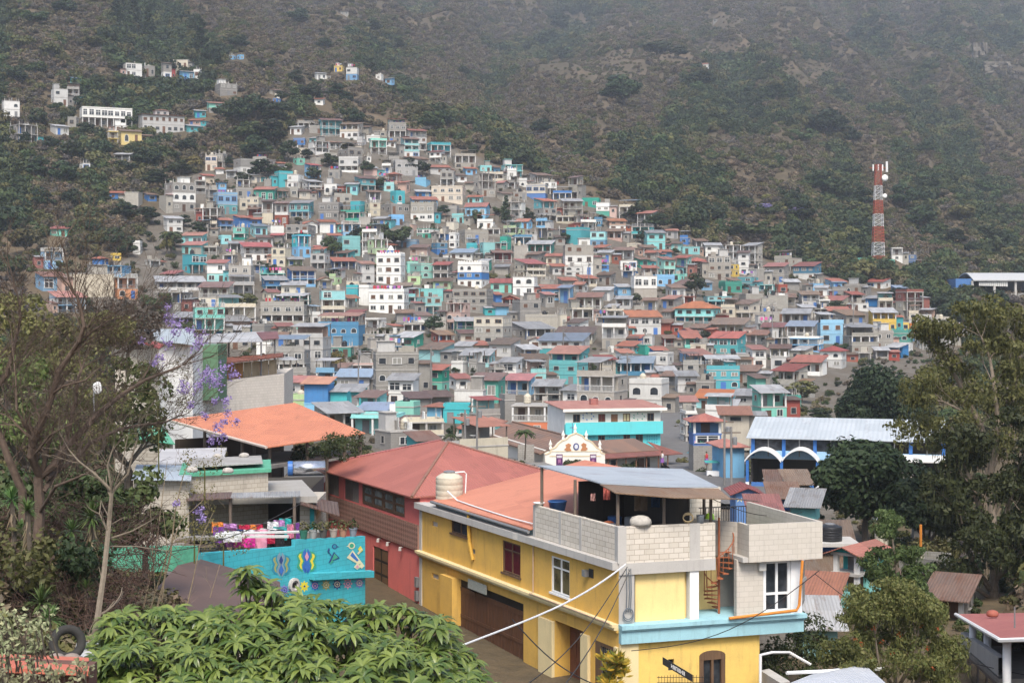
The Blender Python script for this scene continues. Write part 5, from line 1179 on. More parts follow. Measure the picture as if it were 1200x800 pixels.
# pavement, kerb and street along the two houses
mb = MB(FL); mb.box(-40, 1.5, -1.35, -0.05, ZG - 0.8, ZG + 0.0); o = mb.build('pavement', CONC); o['kind'] = 'structure'
mb = MB(FL); mb.box(-40, 1.5, -1.5, -1.352, ZG - 0.8, ZG - 0.01); o = mb.build('kerb', MAR); o['kind'] = 'structure'
mb = MB(FL); mb.box(-60, 12, -7.5, -1.5, ZG - 1.0, ZG - 0.16); o = mb.build('street', CONC); o['kind'] = 'structure'
# the white cable from the corner down to the left, thin black wires
mb = MB(I4); a = P(733, 661, 59.6); b = P(528, 761, 33); pts = []
for k in range(15):
    t = k / 14; q = a.lerp(b, t); q.z -= 0.35 * math.sin(math.pi * t) * (1 - 0.4 * t); pts.append(q)
mb.tube(pts, [0.036 - 0.014 * k / 14 for k in range(15)], 6); tag(mb.build('white_cable', WHT), 'thick white cable sagging from the corner of the yellow house towards the leafy tree', 'cable')
# ------------------------------------------------------------------ mural wall, laundry yard and sheds left of the red house
random.seed(8)
mw = frame((P(232, 650, 60).x, 60), ((P(428, 630, 67).x - P(232, 650, 60).x), 7.0), (0, 1))
a = P(232, 650, 60.0); b = P(428, 629, 68.0); d = Vector((b.x - a.x, b.y - a.y, 0)); Lw = d.length; d.normalize()
FM = frame((a.x, a.y), (d.x, d.y), (-d.y, d.x))
def Mq(px, py):
    k = (px - CX) / F; t = (k * a.y - a.x) / (d.x - k * d.y); return t, (HY - py) * (a.y + d.y * t) / F
TQ = wall_mat('bright_turquoise_plaster', (0.05, 0.40, 0.47), 0.55, 0.55)
root = thing('mural_wall', 'bright turquoise wall painted with butterflies, birds and a row of flowers', 'wall', FM @ Vector((0, 0, -13)), math.atan2(d.y, d.x))
mb = MB(FM); x1 = Mq(346, 640)[0]; xe = Lw; mb.plate([(0, -16), (xe, -16), (xe, Mq(427, 628)[1]), (x1, Mq(347, 632)[1]), (x1, Mq(346, 640)[1]), (0, Mq(233, 648)[1])], 0, 0.22); mb.build('wall', TQ, root)
mb = MB(FM); p = Mq(362, 671); q = Mq(433, 668); mb.slab([(p[0], -0.28, p[1]), (q[0], -0.28, q[1]), (q[0], 0.0, q[1] + 0.02), (p[0], 0.0, p[1] + 0.02)], 0.28); mb.build('ledge', TQ, root)
PC = {n: plain('mural_' + n, c, 0.8, var=0.15) for n, c in (('yellow', (0.7, 0.6, 0.05)), ('blue', (0.04, 0.15, 0.45)), ('navy', (0.03, 0.06, 0.2)), ('pink', (0.62, 0.3, 0.4)), ('green', (0.05, 0.33, 0.2)), ('cream', (0.65, 0.62, 0.4)), ('teal', (0.03, 0.25, 0.35)), ('violet', (0.2, 0.2, 0.5)), ('grey', (0.2, 0.3, 0.36)), ('olive', (0.3, 0.32, 0.12)))}
PK = list(PC); PMAT = [PC[k] for k in PK]
def paint(name, shapes):
    mb = MB(FM)
    for i, (c, pts) in enumerate(shapes):
        y = -0.006 - 0.004 * (i if i < 8 else 8 + (i % 3))
        mb.face([(Mq(x, z)[0], y, Mq(x, z)[1]) for x, z in pts], PK.index(c))
    mb.build(name, PMAT, root)
def butterfly(cx, cy, s, w1, w2, mid):
    sh = []
    for q in (-1, 1):
        f = lambda pts: [(cx + q * x * s, cy + z * s) for x, z in pts]
        sh += [('blue' if w1 == 'yellow' else 'grey', f([(1, -14), (5, -8), (3, 0), (5, 10), (1, 16), (-1, 2)])), (w2, f([(4, -11), (9, -9), (11.5, -5), (9.5, 1), (11.5, 8), (8, 12), (4, 14), (5, 7), (2.5, 1), (5, -5)])), (w1, f([(6, -8), (8.5, -7), (9.5, -4.5), (7, 1), (8.5, 6), (7, 9.5), (5, 11), (6, 5), (4, 1), (6.5, -4)]))]
    sh += [(mid, [(cx, cy - 10 * s), (cx + 2.4 * s, cy - 4 * s), (cx, cy + 1 * s), (cx - 2.4 * s, cy - 4 * s)]), ('blue', [(cx, cy + 1 * s), (cx + 3 * s, cy + 8 * s), (cx, cy + 14 * s), (cx - 3 * s, cy + 8 * s)])]
    return sh
paint('butterfly_painting', butterfly(359, 656, 1.0, 'yellow', 'green', 'pink')); paint('butterfly_painting', butterfly(329, 660, 0.98, 'olive', 'teal', 'navy'))
def ring(cx, cy, r, n=12, ir=0.0):
    return [(cx + r * math.cos(6.283 * k / n), cy + r * math.sin(6.283 * k / n)) for k in range(n)]
paint('bird_painting', [('navy', ring(392, 640, 3.2)), ('teal', ring(392, 640, 2.1)), ('navy', [(394, 639), (398, 640.5), (394, 641)]), ('navy', [(391, 646), (398, 653.5), (384.5, 659)]), ('green', [(391.5, 648), (396, 653), (388, 656.5)]), ('green', [(388, 656), (391, 657), (386, 661)]), ('navy', [(383, 645), (385, 641), (386, 644), (384, 647)]), ('navy', [(383.5, 646), (384.2, 645.5), (388, 650), (387.4, 651)])])
paint('bird_painting', [('cream', ring(412, 639, 4)), ('green', ring(412, 639, 2.6)), ('cream', [(408, 638.5), (405.5, 640), (408.5, 640)]), ('cream', [(413, 644), (424, 659), (420, 661), (406, 653)]), ('blue', [(412.5, 646.5), (420, 656), (418, 657.5), (410, 650.5)]), ('yellow', [(419, 643), (422, 639), (425, 644), (422, 647)]), ('cream', [(418, 648), (423, 642), (424, 643), (419.5, 649.5)]), ('cream', [(418, 659), (422, 664), (418, 667), (414, 664)]), ('pink', [(418, 661), (420, 664), (418, 665.5), (416, 664)]), ('cream', [(423, 658), (426.5, 662.5), (423, 666), (420, 662.5)])])
for i, (cx, c1, c2) in enumerate(((356.5, 'yellow', 'navy'), (369, 'blue', 'pink'), (382, 'olive', 'cream'), (395, 'navy', 'cream'), (407.5, 'pink', 'teal'), (421, 'violet', 'cream'), (333, 'violet', 'navy'))):
    cy = 686.5 - (cx - 356) * 0.06 + (3 if cx < 340 else 0); star = []
    for k in range(16): r = 7.0 if k % 2 == 0 else 4.3; star.append((cx + r * 0.82 * math.cos(6.283 * k / 16), cy + r * math.sin(6.283 * k / 16)))
    paint('flower_painting', [(c1, star), (c2 if c1 != 'yellow' else 'yellow', ring(cx, cy, 3.4)), (c1, ring(cx, cy, 2.5)), (c2, ring(cx, cy, 1.2))])
mb = MB(FM); p = Mq(343.5, 685); mb.lathe((0, 0, 0), [(0.30, 0.0), (0.30, 0.12), (0.2, 0.14), (0.2, 0.05), (0, 0.05)], 16); mb.v = [FM @ (Matrix.Translation((p[0], 0, p[1])) @ Matrix.Rotation(math.pi / 2, 4, 'X') @ (FM.inverted() @ q)) for q in mb.v]; mb.build('drain_ring', CEM, root)
mb = MB(FM); mb.box(p[0] - 0.13, p[0] + 0.13, -0.07, 0.0, p[1] - 0.1, p[1] + 0.1); mb.build('drain_hole', BLACKP, root)
# flower pots along its top
for i, (px_, c, lab) in enumerate(((358, (0.03, 0.14, 0.1), 'dark green plastic'), (369, (0.3, 0.31, 0.3), 'grey concrete'), (381, (0.08, 0.075, 0.07), 'black plastic'), (393, (0.36, 0.3, 0.26), 'beige clay'), (404, (0.38, 0.2, 0.13), 'terracotta'), (416, (0.2, 0.22, 0.26), 'blue grey'))):
    x, z = Mq(px_, 629.5 - i * 0.1); z = Mq(427, 628)[1] + (Mq(347, 632)[1] - Mq(427, 628)[1]) * (xe - x) / (xe - x1); v = FM @ Vector((x, 0.11, z + 0.01))
    t = thing('flower_pot', lab + ' flower pot with a small plant on the turquoise wall', 'flower pot', v, 0, 'flower pots on the turquoise wall'); mb = MB(); r = 0.17; mb.lathe((0, 0, 0), [(0, 0), (r * 0.75, 0), (r, 0.3), (r * 1.1, 0.3), (r * 1.1, 0.36), (r * 0.9, 0.36), (r * 0.85, 0.3), (0, 0.3)], 14); mb.build('pot', plain('pot_%d' % i, c, 0.8), t)
    mb = MB(); clump(mb, Vector((0, 0, 0.5)), 0.26, 60, 0.07); mb.build('plant', LM['mid' if i % 2 else 'olive'], t)
# grey roofed yard house behind it
v = P(285, 600, 68); yh = thing('yard_house', 'low grey house with a flat concrete roof and a dark porch full of washing', 'house', (v.x, v.y, -13), math.radians(9))
FY = WM[yh.name]; lx = lambda px, Y: P(px, 600, Y).x
def box_px(mb, p0, p1, y0, y1, z0, z1, m=0): mb.box(p0, p1, y0, y1, z0, z1, m)
mb = MB(I4); zr = P(0, 582, 70).z
mb.slab([P(206, 584, 68), P(372, 581, 70), P(352, 560, 82), P(262, 562, 82), P(212, 575, 74)], 0.3); mb.build('roof', ROOFTOP, yh)
mb = MB(I4); A1, B1 = P(205, 588, 74), P(362, 586, 75); mb.faces([Vector((A1.x, 74, -14)), Vector((B1.x, 75, -14)), Vector((B1.x, 75, zr - 0.3)), Vector((A1.x, 74, zr - 0.3)), Vector((A1.x, 80, -14)), Vector((B1.x, 81, -14)), Vector((B1.x, 81, zr - 0.3)), Vector((A1.x, 80, zr - 0.3))], [(0, 1, 2, 3), (4, 5, 6, 7), (0, 3, 7, 4), (1, 2, 6, 5)]); mb.build('wall', wall_mat('smoky_wall', (0.06, 0.055, 0.05), 0, 0.6), yh)  # near-black wall colour carries the shade of the porch
mb = MB(I4); a_, b_ = P(346, 590, 69), P(375, 590, 72); mb.box(a_.x, b_.x, 70.5, 74.4, -14, zr - 0.3); mb.build('store_room', wall_mat('beige_block_wall', (0.4, 0.36, 0.3), 1.0, 0.4), yh)
mb = MB(I4); mb.box(P(363, 0, 70.4).x, P(368, 0, 70.4).x, 70.42, 70.5, -14, P(0, 586, 70).z); mb.build('door', plain('teal_door', (0.02, 0.25, 0.28)), yh)
mb = MB(I4); mb.slab([P(270, 583, 67.2), P(352, 581, 68.6), P(352, 575, 69.6), P(272, 577, 68.4)], 0.04); mb.build('tin_awning', TIN['g'], yh)
mb = MB(I4); mb.slab([P(218, 586, 66.8), P(272, 583, 67.2), P(272, 576, 69), P(220, 578, 68.6)], 0.04); mb.build('rusty_awning', TIN['k'], yh)
mb = MB(I4); mb.slab([P(352, 590, 69), P(398, 604, 70.5), P(396, 588, 73), P(352, 580, 72)], 0.05); mb.build('side_awning', TIN['k'], yh)
for px_, Yp in ((270, 67.5), (345, 66.9)): q = P(px_, 582, Yp); mb = MB(I4); mb.cone((q.x, q.y, -13.5), (q.x, q.y, q.z), 0.08, 0.07, 8); mb.build('porch_post', POSTW, yh)
mb = MB(I4); q0, q1 = P(205, 650, 68), P(350, 645, 72); mb.slab([Vector((q0.x, 61, -11.2)), Vector((P(345, 0, 66).x, 66, -11.2)), Vector((P(370, 0, 74).x, 74, -11.2)), Vector((q0.x, 74, -11.2))], 0.3); mb.build('yard_floor', CONC, yh)
# clothes on lines
LC = [('magenta', (0.55, 0.03, 0.25)), ('white', (0.62, 0.62, 0.63)), ('plum', (0.1, 0.03, 0.1)), ('orange', (0.6, 0.2, 0.04)), ('teal', (0.02, 0.3, 0.3)), ('crimson', (0.4, 0.02, 0.06)), ('lilac', (0.4, 0.2, 0.42)), ('pink', (0.65, 0.28, 0.38)), ('navy', (0.03, 0.04, 0.12)), ('violet', (0.16, 0.05, 0.25)), ('striped pink', (0.6, 0.2, 0.3)), ('black', (0.02, 0.02, 0.025))]
cm = {n: plain('washing_' + n.replace(' ', '_'), c, 0.9) for n, c in LC}
mb = MB(I4); lines = [(P(252, 611, 65), P(345, 604, 68)), (P(250, 616, 64.5), P(352, 611, 67)), (P(262, 620, 64), P(342, 615, 66))]
for p, q in lines: mb.tube([p.lerp(q, k / 8) - Vector((0, 0, 0.25 * math.sin(math.pi * k / 8))) for k in range(9)], 0.012, 4)
tag(mb.build('clothesline', STEEL), 'thin washing lines strung across the porch behind the turquoise wall', 'clothesline')
items = [(0, .03, 'orange', .5, .45), (0, .17, 'lilac', .7, .35), (0, .36, 'crimson', .5, .6), (0, .43, 'orange', .55, .45), (0, .52, 'crimson', .5, .55), (0, .72, 'white', .5, .4), (0, .8, 'lilac', .5, .35), (0, .88, 'teal', .55, .55), (1, .06, 'violet', .5, .7), (1, .15, 'plum', .8, .8), (1, .26, 'navy', .6, .5), (1, .40, 'white', .5, .5), (1, .5, 'pink', .9, .45), (1, .63, 'white', .8, .3), (1, .76, 'teal', .6, .6), (1, .88, 'striped pink', .3, .6), (1, .95, 'violet', .3, .7), (2, .13, 'white', .75, .45), (2, .30, 'magenta', .9, .6), (2, .5, 'magenta', .75, .5), (2, .64, 'crimson', .6, .5), (2, .78, 'black', .6, .8), (2, .46, 'pink', .95, 1.5)]
rowname = ('rear', 'middle', 'front')
for ln, t, c, w_, h_ in items:
    p = lines[ln][0].lerp(lines[ln][1], t) - Vector((0, 0, 0.25 * math.sin(math.pi * t))); sp = scr(p)
    where = 'at the left end' if t < .2 else 'left of the middle' if t < .42 else 'near the middle' if t < .58 else 'right of the middle' if t < .8 else 'at the right end'
    hung(sp[0], sp[1], p.y, w_, h_, cm[c], '%s%s washing %s of the %s line on the porch' % ('long ' if h_ > 1 else '', c, where, rowname[ln]))
mb = MB(I4); p, q = P(252, 625, 62), P(382, 621.5, 66.5); mb.slab([p, q, q + Vector((0, 0.3, 0.0)), p + Vector((0, 0.3, 0.0))], 0.07); mb.build('white_plank', TRIM); tag(bpy.data.objects['white_plank'], 'long white board laid across the yard above the turquoise wall', 'board')
mb = MB(I4); p, q = P(252, 627.5, 61.5), P(338, 627.5, 64); mb.slab([p, q, q + Vector((0, 0.2, 0.0)), p + Vector((0, 0.2, 0.0))], 0.09); tag(mb.build('white_plank', TRIM), 'shorter white board just in front of the long one in the laundry yard', 'board')
for i in range(9):
    mb = MB(I4); p = P(U(222, 250), U(632, 646), 62.5 + i * 0.1); mb.box(p.x - U(0.5, 1.0), p.x + U(0.3, 0.7), p.y, p.y + 0.5, p.z, p.z + 0.12); o = mb.build('timber_offcut', POSTW if i % 2 else CONC); tag(o, 'weathered boards stacked loosely at the left end of the turquoise wall', 'timber', 'stacked boards by the turquoise wall')
# sheets of tin on the left sheds: grey, green, corrugated
def shed(pts, th, mat, label, wallm, zlow, name='shed', cat='shed'):
    """a roof sheet carried by its walls"""
    c = sum(pts, Vector()) / len(pts); t = thing(name, label, cat, (c.x, c.y, zlow)); mb = MB(I4); mb.slab(pts, th); mb.build('roof', mat, t)
    w = MB(I4); q = [c + (p - c) * 0.93 for p in pts]; n = len(q)
    for i in range(n): a_, b_ = q[i], q[(i + 1) % n]; w.face([Vector((a_.x, a_.y, zlow)), Vector((b_.x, b_.y, zlow)), b_ - Vector((0, 0, th + 0.01)), a_ - Vector((0, 0, th + 0.01))])
    w.build('wall', wallm, t); return t
G1 = wall_mat('beige_block_wall', (0.4, 0.36, 0.3), 1.0, 0.4)
shed([P(154, 561, 66), P(224, 562, 67), P(226, 545, 78), P(160, 544, 77)], 0.05, tin_mat('blue_grey_sheet', (0.36, 0.41, 0.46), (0.3, 0.35, 0.4), 0.15), 'shed with a blue grey sheet roof beside the flat grey yard house', G1, -12.5)
shed([P(184, 544, 78), P(262, 541, 80), P(266, 524, 88), P(186, 526, 86)], 0.05, tin_mat('grey_corrugated', (0.42, 0.41, 0.41), (0.3, 0.29, 0.29), 0.3, 1, 0.4), 'shed under ribbed grey sheets just below the big orange roof', G1, -12)
GRN = plain('green_sheet', (0.10, 0.36, 0.23), 0.6, var=0.35)
shed([P(210, 555, 70), P(318, 549, 73), P(317, 538, 78), P(214, 542, 76)], 0.16, GRN, 'shed with a long pale green sheet roof between grey ones', G1, -12)
mb = MB(I4); p = [P(220, 551, 71), P(308, 546, 73.5), P(306, 537, 78), P(222, 541, 76)]; mb.slab([q + Vector((0, 0, 0.16)) for q in p], 0.05); tag(mb.build('loose_sheets', tin_mat('weathered_sheet', (0.34, 0.33, 0.31), (0.25, 0.23, 0.21), 0.4, 1)), 'weathered grey sheets lying loose on the pale green shed roof', 'tin sheets')
for i, (px_, py_) in enumerate(((286, 536), (255, 537), (267, 554), (225, 553))): v = P(px_, py_, 77 if i < 2 else 69.5); sack(v, (0.25, 0.22, 0.25), plain('pale_stone', (0.42, 0.39, 0.35), 0.9, var=0.4), ('round pale stone weighing down the middle of the loose roof sheets', 'pale stone near the left part of the loose roof sheets', 'white stone on the front edge below the green roof sheet', 'pale stone at the left front corner of the green roof')[i], 'stone')
shed([P(150, 512, 92), P(205, 520, 90), P(190, 498, 100), P(152, 498, 100)], 0.05, GRN, 'lean-to with a green sheet roof half hidden behind the bare tree', G1, -12)
# big orange roof on posts
og = thing('orange_shelter', 'large open shelter with a broad orange tin roof on brown posts', 'shelter', P(320, 560, 95)); v = og.location
OR = tin_mat('bright_orange_tin', (0.54, 0.20, 0.105), (0.44, 0.155, 0.085), 0.3, 0)
c4 = [P(196, 492, 96), P(312, 524, 84), P(428, 507, 92), P(345, 471.5, 108)]; mb = MB(I4); mb.slab(c4, 0.06); mb.build('roof', OR, og)
mb = MB(I4); mb.tube([c4[0], c4[1]], 0.09, 6); mb.build('fascia', plain('pale_fascia', (0.5, 0.42, 0.36)), og)
for px_, Y_, t in ((284, 88, 517), (316, 86, 523), (360, 88, 517), (383, 90, 514), (404, 91, 511), (422, 92.5, 508), (331, 98, 500), (298, 97, 500), (240, 93, 505)):
    p = P(px_, t, Y_); mb = MB(I4); mb.cone((p.x, p.y, -13), p, 0.11, 0.1, 8); mb.build('post', POSTW, og)
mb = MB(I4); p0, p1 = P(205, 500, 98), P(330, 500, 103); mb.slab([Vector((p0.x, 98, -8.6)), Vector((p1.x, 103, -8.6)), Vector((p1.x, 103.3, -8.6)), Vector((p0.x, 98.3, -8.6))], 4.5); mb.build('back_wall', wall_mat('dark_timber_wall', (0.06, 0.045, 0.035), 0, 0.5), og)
mb = MB(I4); mb.slab([P(318, 545, 84), P(420, 528, 95), P(330, 528, 99), P(230, 545, 92)], 0.2); mb.build('floor', CONC, og)
v = P(345, 565, 82); t = thing('solar_heater', 'silver and blue horizontal solar water tank beside the orange shelter', 'water heater', v); mb = MB(); mb.cone((-0.1, 0, 0.75), (1.6, 0.3, 0.75), 0.38, 0.38, 16); mb.build('tank_body', plain('bright_steel', (0.6, 0.6, 0.62), 0.2, 0.9), t, True); mb = MB(); mb.cone((-0.35, -0.04, 0.75), (-0.1, 0, 0.75), 0.39, 0.39, 16); mb.build('end_cap', plain('blue_cap', (0.04, 0.14, 0.4), 0.4), t); mb = MB(); mb.box(-0.3, 1.6, -0.3, 0.45, 0, 0.35); mb.build('stand', STEEL, t)
# beige warehouse with the boarded loft and tin roofs above it
bw = thing('loft_house', 'tall pale block wall house with an orange boarded loft and a grey roof above', 'house', P(270, 495, 118)); mb = MB(I4)
A1, B1 = P(205, 500, 112), P(333, 500, 122); zt = P(0, 441, 120).z; q = Vector((-0.1, 1, 0))
mb.faces([Vector((A1.x, 112, -14)), Vector((B1.x, 122, -14)), Vector((B1.x, 122, P(0, 438, 122).z)), Vector((A1.x, 112, P(0, 452, 112).z)), Vector((A1.x - 1, 124, -14)), Vector((B1.x - 1, 134, -14)), Vector((B1.x - 1, 134, P(0, 438, 122).z)), Vector((A1.x - 1, 124, P(0, 452, 112).z))], [(0, 1, 2, 3), (1, 5, 6, 2), (5, 4, 7, 6), (4, 0, 3, 7), (3, 2, 6, 7)]); mb.build('wall', wall_mat('pale_block_wall', (0.55, 0.5, 0.44), 0.6, 0.4), bw)
AM = wood('amber_board', (0.38, 0.17, 0.04)); PB = wood('pale_board', (0.4, 0.3, 0.18))
for i in range(9):
    p0, p1 = 236 + i * 9.9, 245 + i * 9.9; k = (p0 - 205) / 128; Y_ = 113.5 + 10 * k; z0 = P(0, 452 - 13 * k, Y_ - 0.5).z + 0.05; a_, b_ = P(p0, 0, Y_).x, P(p1, 0, Y_ + 0.7).x; mb = MB(I4)
    mb.faces([Vector((a_, Y_, z0)), Vector((b_, Y_ + 0.7, z0 + 0.05)), Vector((b_, Y_ + 0.7, z0 + 1.25)), Vector((a_, Y_, z0 + 1.2)), Vector((a_, Y_ + 0.1, z0)), Vector((b_, Y_ + 0.8, z0 + 0.05)), Vector((b_, Y_ + 0.8, z0 + 1.25)), Vector((a_, Y_ + 0.1, z0 + 1.2))], [(0, 1, 2, 3), (4, 5, 6, 7), (0, 1, 5, 4), (3, 2, 6, 7), (0, 3, 7, 4), (1, 2, 6, 5)]); mb.build('loft_board', AM if i in (3, 4, 1) else PB, bw)
mb = MB(I4); mb.slab([P(234, 428, 113), P(332, 417, 122), P(332, 413, 124), P(238, 421, 117)], 0.1); mb.build('loft_eave', TIN['r'], bw)
mb = MB(I4); mb.slab([P(225, 401, 116), P(308, 400, 121), P(310, 388, 134), P(232, 392, 130)], 0.06); mb.build('roof', TIN['g'], bw)
mb = MB(I4); mb.slab([P(308, 398, 121), P(327, 396, 123), P(325, 388, 134), P(300, 389, 132)], 0.06); mb.build('red_roof', TIN['r'], bw)
for px_, Y_, t in ((306, 121, 400), (322, 123, 397), (255, 118, 401), (268, 124, 398)): p = P(px_, t, Y_); mb = MB(I4); mb.cone((p.x, p.y, P(0, 440, Y_).z), p, 0.08, 0.08, 6); mb.build('post', STEEL, bw)
gw_ = thing('grey_roof_house', 'white walled house under a wide grey ribbed roof behind the purple blossom', 'house', P(180, 450, 106)); mb = MB(I4); mb.slab([P(126, 397, 108), P(172, 397, 106), P(229, 404, 108), P(226, 385, 122), P(140, 386, 124)], 0.07); mb.build('roof', tin_mat('long_grey_tin', (0.34, 0.38, 0.40), (0.27, 0.30, 0.32), 0.2), gw_)
mb = MB(I4); mb.slab([P(152, 395, 105.5), P(186, 408, 103.5), P(192, 404, 105), P(160, 392, 108)], 0.07); mb.build('red_flashing', TIN['r'], gw_)
mb = MB(I4); a_, b_, c_ = P(135, 0, 109), P(186, 0, 107), P(226, 0, 109)
for u, v_, m_ in ((a_, b_, 1), (b_, c_, 0)): mb.face([Vector((u.x, u.y, -13)), Vector((v_.x, v_.y, -13)), Vector((v_.x, v_.y, -2.9)), Vector((u.x, u.y, -2.6))], m_)
mb.face([Vector((c_.x, c_.y, -13)), Vector((c_.x, 121, -13)), Vector((c_.x, 121, -2.9)), Vector((c_.x, c_.y, -2.9))], 0); mb.face([Vector((a_.x, a_.y, -13)), Vector((a_.x, 121, -13)), Vector((a_.x, 121, -2.6)), Vector((a_.x, a_.y, -2.6))], 0)
mb.build('wall', [WALL('W'), WALL('C')], gw_); mb = MB(I4); p0, p1 = P(227, 0, 112), P(263, 0, 115); mb.box(p0.x, p1.x, 112.5, 116, -7, P(0, 404, 113).z); mb.build('green_room', plain('sage_green_wall', (0.10, 0.19, 0.11), 0.85), gw_)
# brown roof in front of the mural, green strips, red roof edge at the bottom left
shed([P(150, 725, 48), P(332, 722, 50), P(328, 681, 58), P(236, 655, 60), P(208, 662, 56)], 0.08, tin_mat('dark_brown_roofing', (0.105, 0.065, 0.052), (0.085, 0.055, 0.045), 0.15, 1, 3.0), 'shed with a dark brown felt roof in front of the turquoise wall', G1, -14)
mb = MB(I4); mb.slab([P(213, 703, 51.5), P(221, 703, 51.5), P(225, 673, 56.8), P(217, 673, 56.8)], 0.03); v = [q + Vector((0, 0, 0.07)) for q in mb.v]; mb.v = v; tag(mb.build('roof_patch', tin_mat('pale_patch', (0.35, 0.33, 0.3), (0.28, 0.27, 0.25), 0.3, 1, 0.4)), 'pale ribbed sheet nailed over the dark brown roof', 'roof patch')
for i, (y_, m_) in enumerate(((650, GRN), (660, plain('pale_strip', (0.4, 0.42, 0.4))), (672, GRN))): pass
mb = MB(I4)
mb.faces([P(120, 640, 58), P(232, 640, 60), P(232, 668, 60), P(120, 672, 58)], [(0, 1, 2, 3)]); mb.faces([P(120, 640, 58.3), P(232, 640, 60.3), P(232, 668, 60.3), P(120, 672, 58.3)], [(0, 1, 2, 3)]); mb.slab([P(120, 640, 58), P(232, 640, 60), P(232, 639, 60.3), P(120, 639, 58.3)], 0.02)
o = mb.build('sheet_fence', GRN); tag(o, 'green sheet metal fence behind the thin bare tree', 'fence')
mb = MB(I4); mb.slab([P(120, 653, 57.9), P(232, 652, 59.9), P(232, 658, 59.9), P(120, 660, 57.9)], 0.005); mb.build('pale_rail', plain('pale_strip', (0.4, 0.42, 0.4)), o) if False else None
rr = thing('near_roof', 'red ridge cap and brown wall top of a roof at the lower left corner', 'roof', P(40, 800, 20)); mb = MB(I4)
mb.slab([P(-160, 758, 20), P(104, 770, 20.5), P(104, 786, 19.6), P(-160, 775, 19.2)], 0.06); mb.build('ridge_cap', tin_mat('brick_orange_cap', (0.45, 0.13, 0.08), (0.36, 0.1, 0.06), 0.1, 0, 5), rr)
mb = MB(I4); a_, b_ = P(-160, 772, 19.4), P(104, 783, 19.8); mb.faces([a_, b_, b_ - Vector((0, 0, 2)), a_ - Vector((0, 0, 2)), a_ + Vector((0, 0.4, 0)), b_ + Vector((0, 0.4, 0)), b_ + Vector((0, 0.4, -2)), a_ + Vector((0, 0.4, -2))], [(0, 1, 2, 3), (4, 5, 6, 7), (1, 2, 6, 5), (0, 1, 5, 4)]); mb.build('wall', plain('brown_wall', (0.12, 0.06, 0.045), 0.9), rr)
# tyre and stones
mb = MB(); n = 28; v = P(79, 753, 25)
mb.lathe((0, 0, 0), [(0.16, -0.08), (0.24, -0.1), (0.285, -0.08), (0.295, 0), (0.285, 0.08), (0.24, 0.1), (0.16, 0.08), (0.15, 0), (0.16, -0.08)], n); mb.v = [Matrix.Translation(v) @ Matrix.Rotation(math.radians(72), 4, 'X') @ Matrix.Rotation(0.4, 4, 'Y') @ q for q in mb.v]
tag(mb.build('old_tyre', plain('worn_rubber', (0.035, 0.033, 0.03), 0.8, var=0.4), None, True), 'old black tyre standing in the dirt by the red ridge cap', 'tyre')
shed([P(84, 775, 25.5), P(120, 772, 26), P(122, 752, 28), P(90, 752, 27.5)], 0.04, tin_mat('white_corrugated', (0.5, 0.5, 0.5), (0.4, 0.4, 0.38), 0.3, 1, 0.12), 'small lean-to of pale corrugated sheet beside the old tyre', G1, -7)
for i in range(6): v = P(66 + i * 6, 768 + (i % 3) * 3, 24); sack(v - Vector((0, 0, 0.1)), (0.13, 0.12, 0.14), plain('dusty_stone', (0.25, 0.2, 0.17), 0.9, var=0.4), 'dusty brown stones lying beneath the old tyre', 'stone')['group'] = 'stones under the tyre'
# ------------------------------------------------------------------ church, town building, street, market and the houses on the right
random.seed(13)
def onY(px, py, Y): return P(px, py, Y)
def facade(name, label, cat, pxl, pxr, Y0, Y1, group=None):
    """frame of a front that runs from pixel column pxl at distance Y0 to pxr at Y1; x along, y into the building"""
    a = P(pxl, 0, Y0); b = P(pxr, 0, Y1); d = Vector((b.x - a.x, b.y - a.y, 0)); Ln = d.length; d.normalize()
    M = frame((a.x, a.y), (d.x, d.y), (-d.y, d.x)); t = thing(name, label, cat, (a.x, a.y, 0), math.atan2(d.y, d.x), group)
    def q(px, py):
        k = (px - CX) / F; s = (k * a.y - a.x) / (d.x - k * d.y); return s, (HY - py) * (a.y + d.y * s) / F
    return t, M, q, Ln
# the little white church
t, M, q, Ln = facade('church', 'small white church with a scrolled gable, twin finials and an old brown tile roof', 'church', 639, 709, 172, 174)
CH = wall_mat('whitewashed_wall', (0.68, 0.65, 0.58), 0, 0.25); CT_ = wall_mat('cream_moulding', (0.62, 0.50, 0.32), 0, 0.2)
out = [(639, 575), (639, 532), (645, 530), (646, 526), (651, 524), (655, 519), (659, 516), (664, 514.5), (668, 510), (672, 508.5), (675, 507), (678, 508.5), (682, 510), (686, 514.5), (691, 516), (695, 519), (699, 524), (703, 526), (704, 530), (709, 532), (709, 575)]
mb = MB(M); mb.plate([q(x, y) for x, y in out], 0, 0.6, 0); W_ = Ln; zt = q(675, 530)[1]; zb = -21
mb.box(0.1, W_ - 0.1, 0.6, 24, zb, q(675, 527)[1]); mb.build('wall', CH, t)
mb = MB(M)
def strip(mb, pts, w, y0, y1, m=0):
    for (xa, za), (xb, zb_) in zip(pts[:-1], pts[1:]):
        dx, dz = xb - xa, zb_ - za; l = math.hypot(dx, dz) or 1; nx, nz = -dz / l * w / 2, dx / l * w / 2
        mb.plate([(xa - nx, za - nz), (xb - nx, zb_ - nz), (xb + nx, zb_ + nz), (xa + nx, za + nz)], y0, y1, m)
strip(mb, [q(x, y) for x, y in out[1:-1]], 0.13, -0.06, 0.07)
strip(mb, [q(644, 534), q(704, 534)], 0.1, -0.05, 0.0); strip(mb, [q(646, 528.5), q(702, 528.5)], 0.07, -0.05, 0.0); mb.build('moulding', CT_, t)
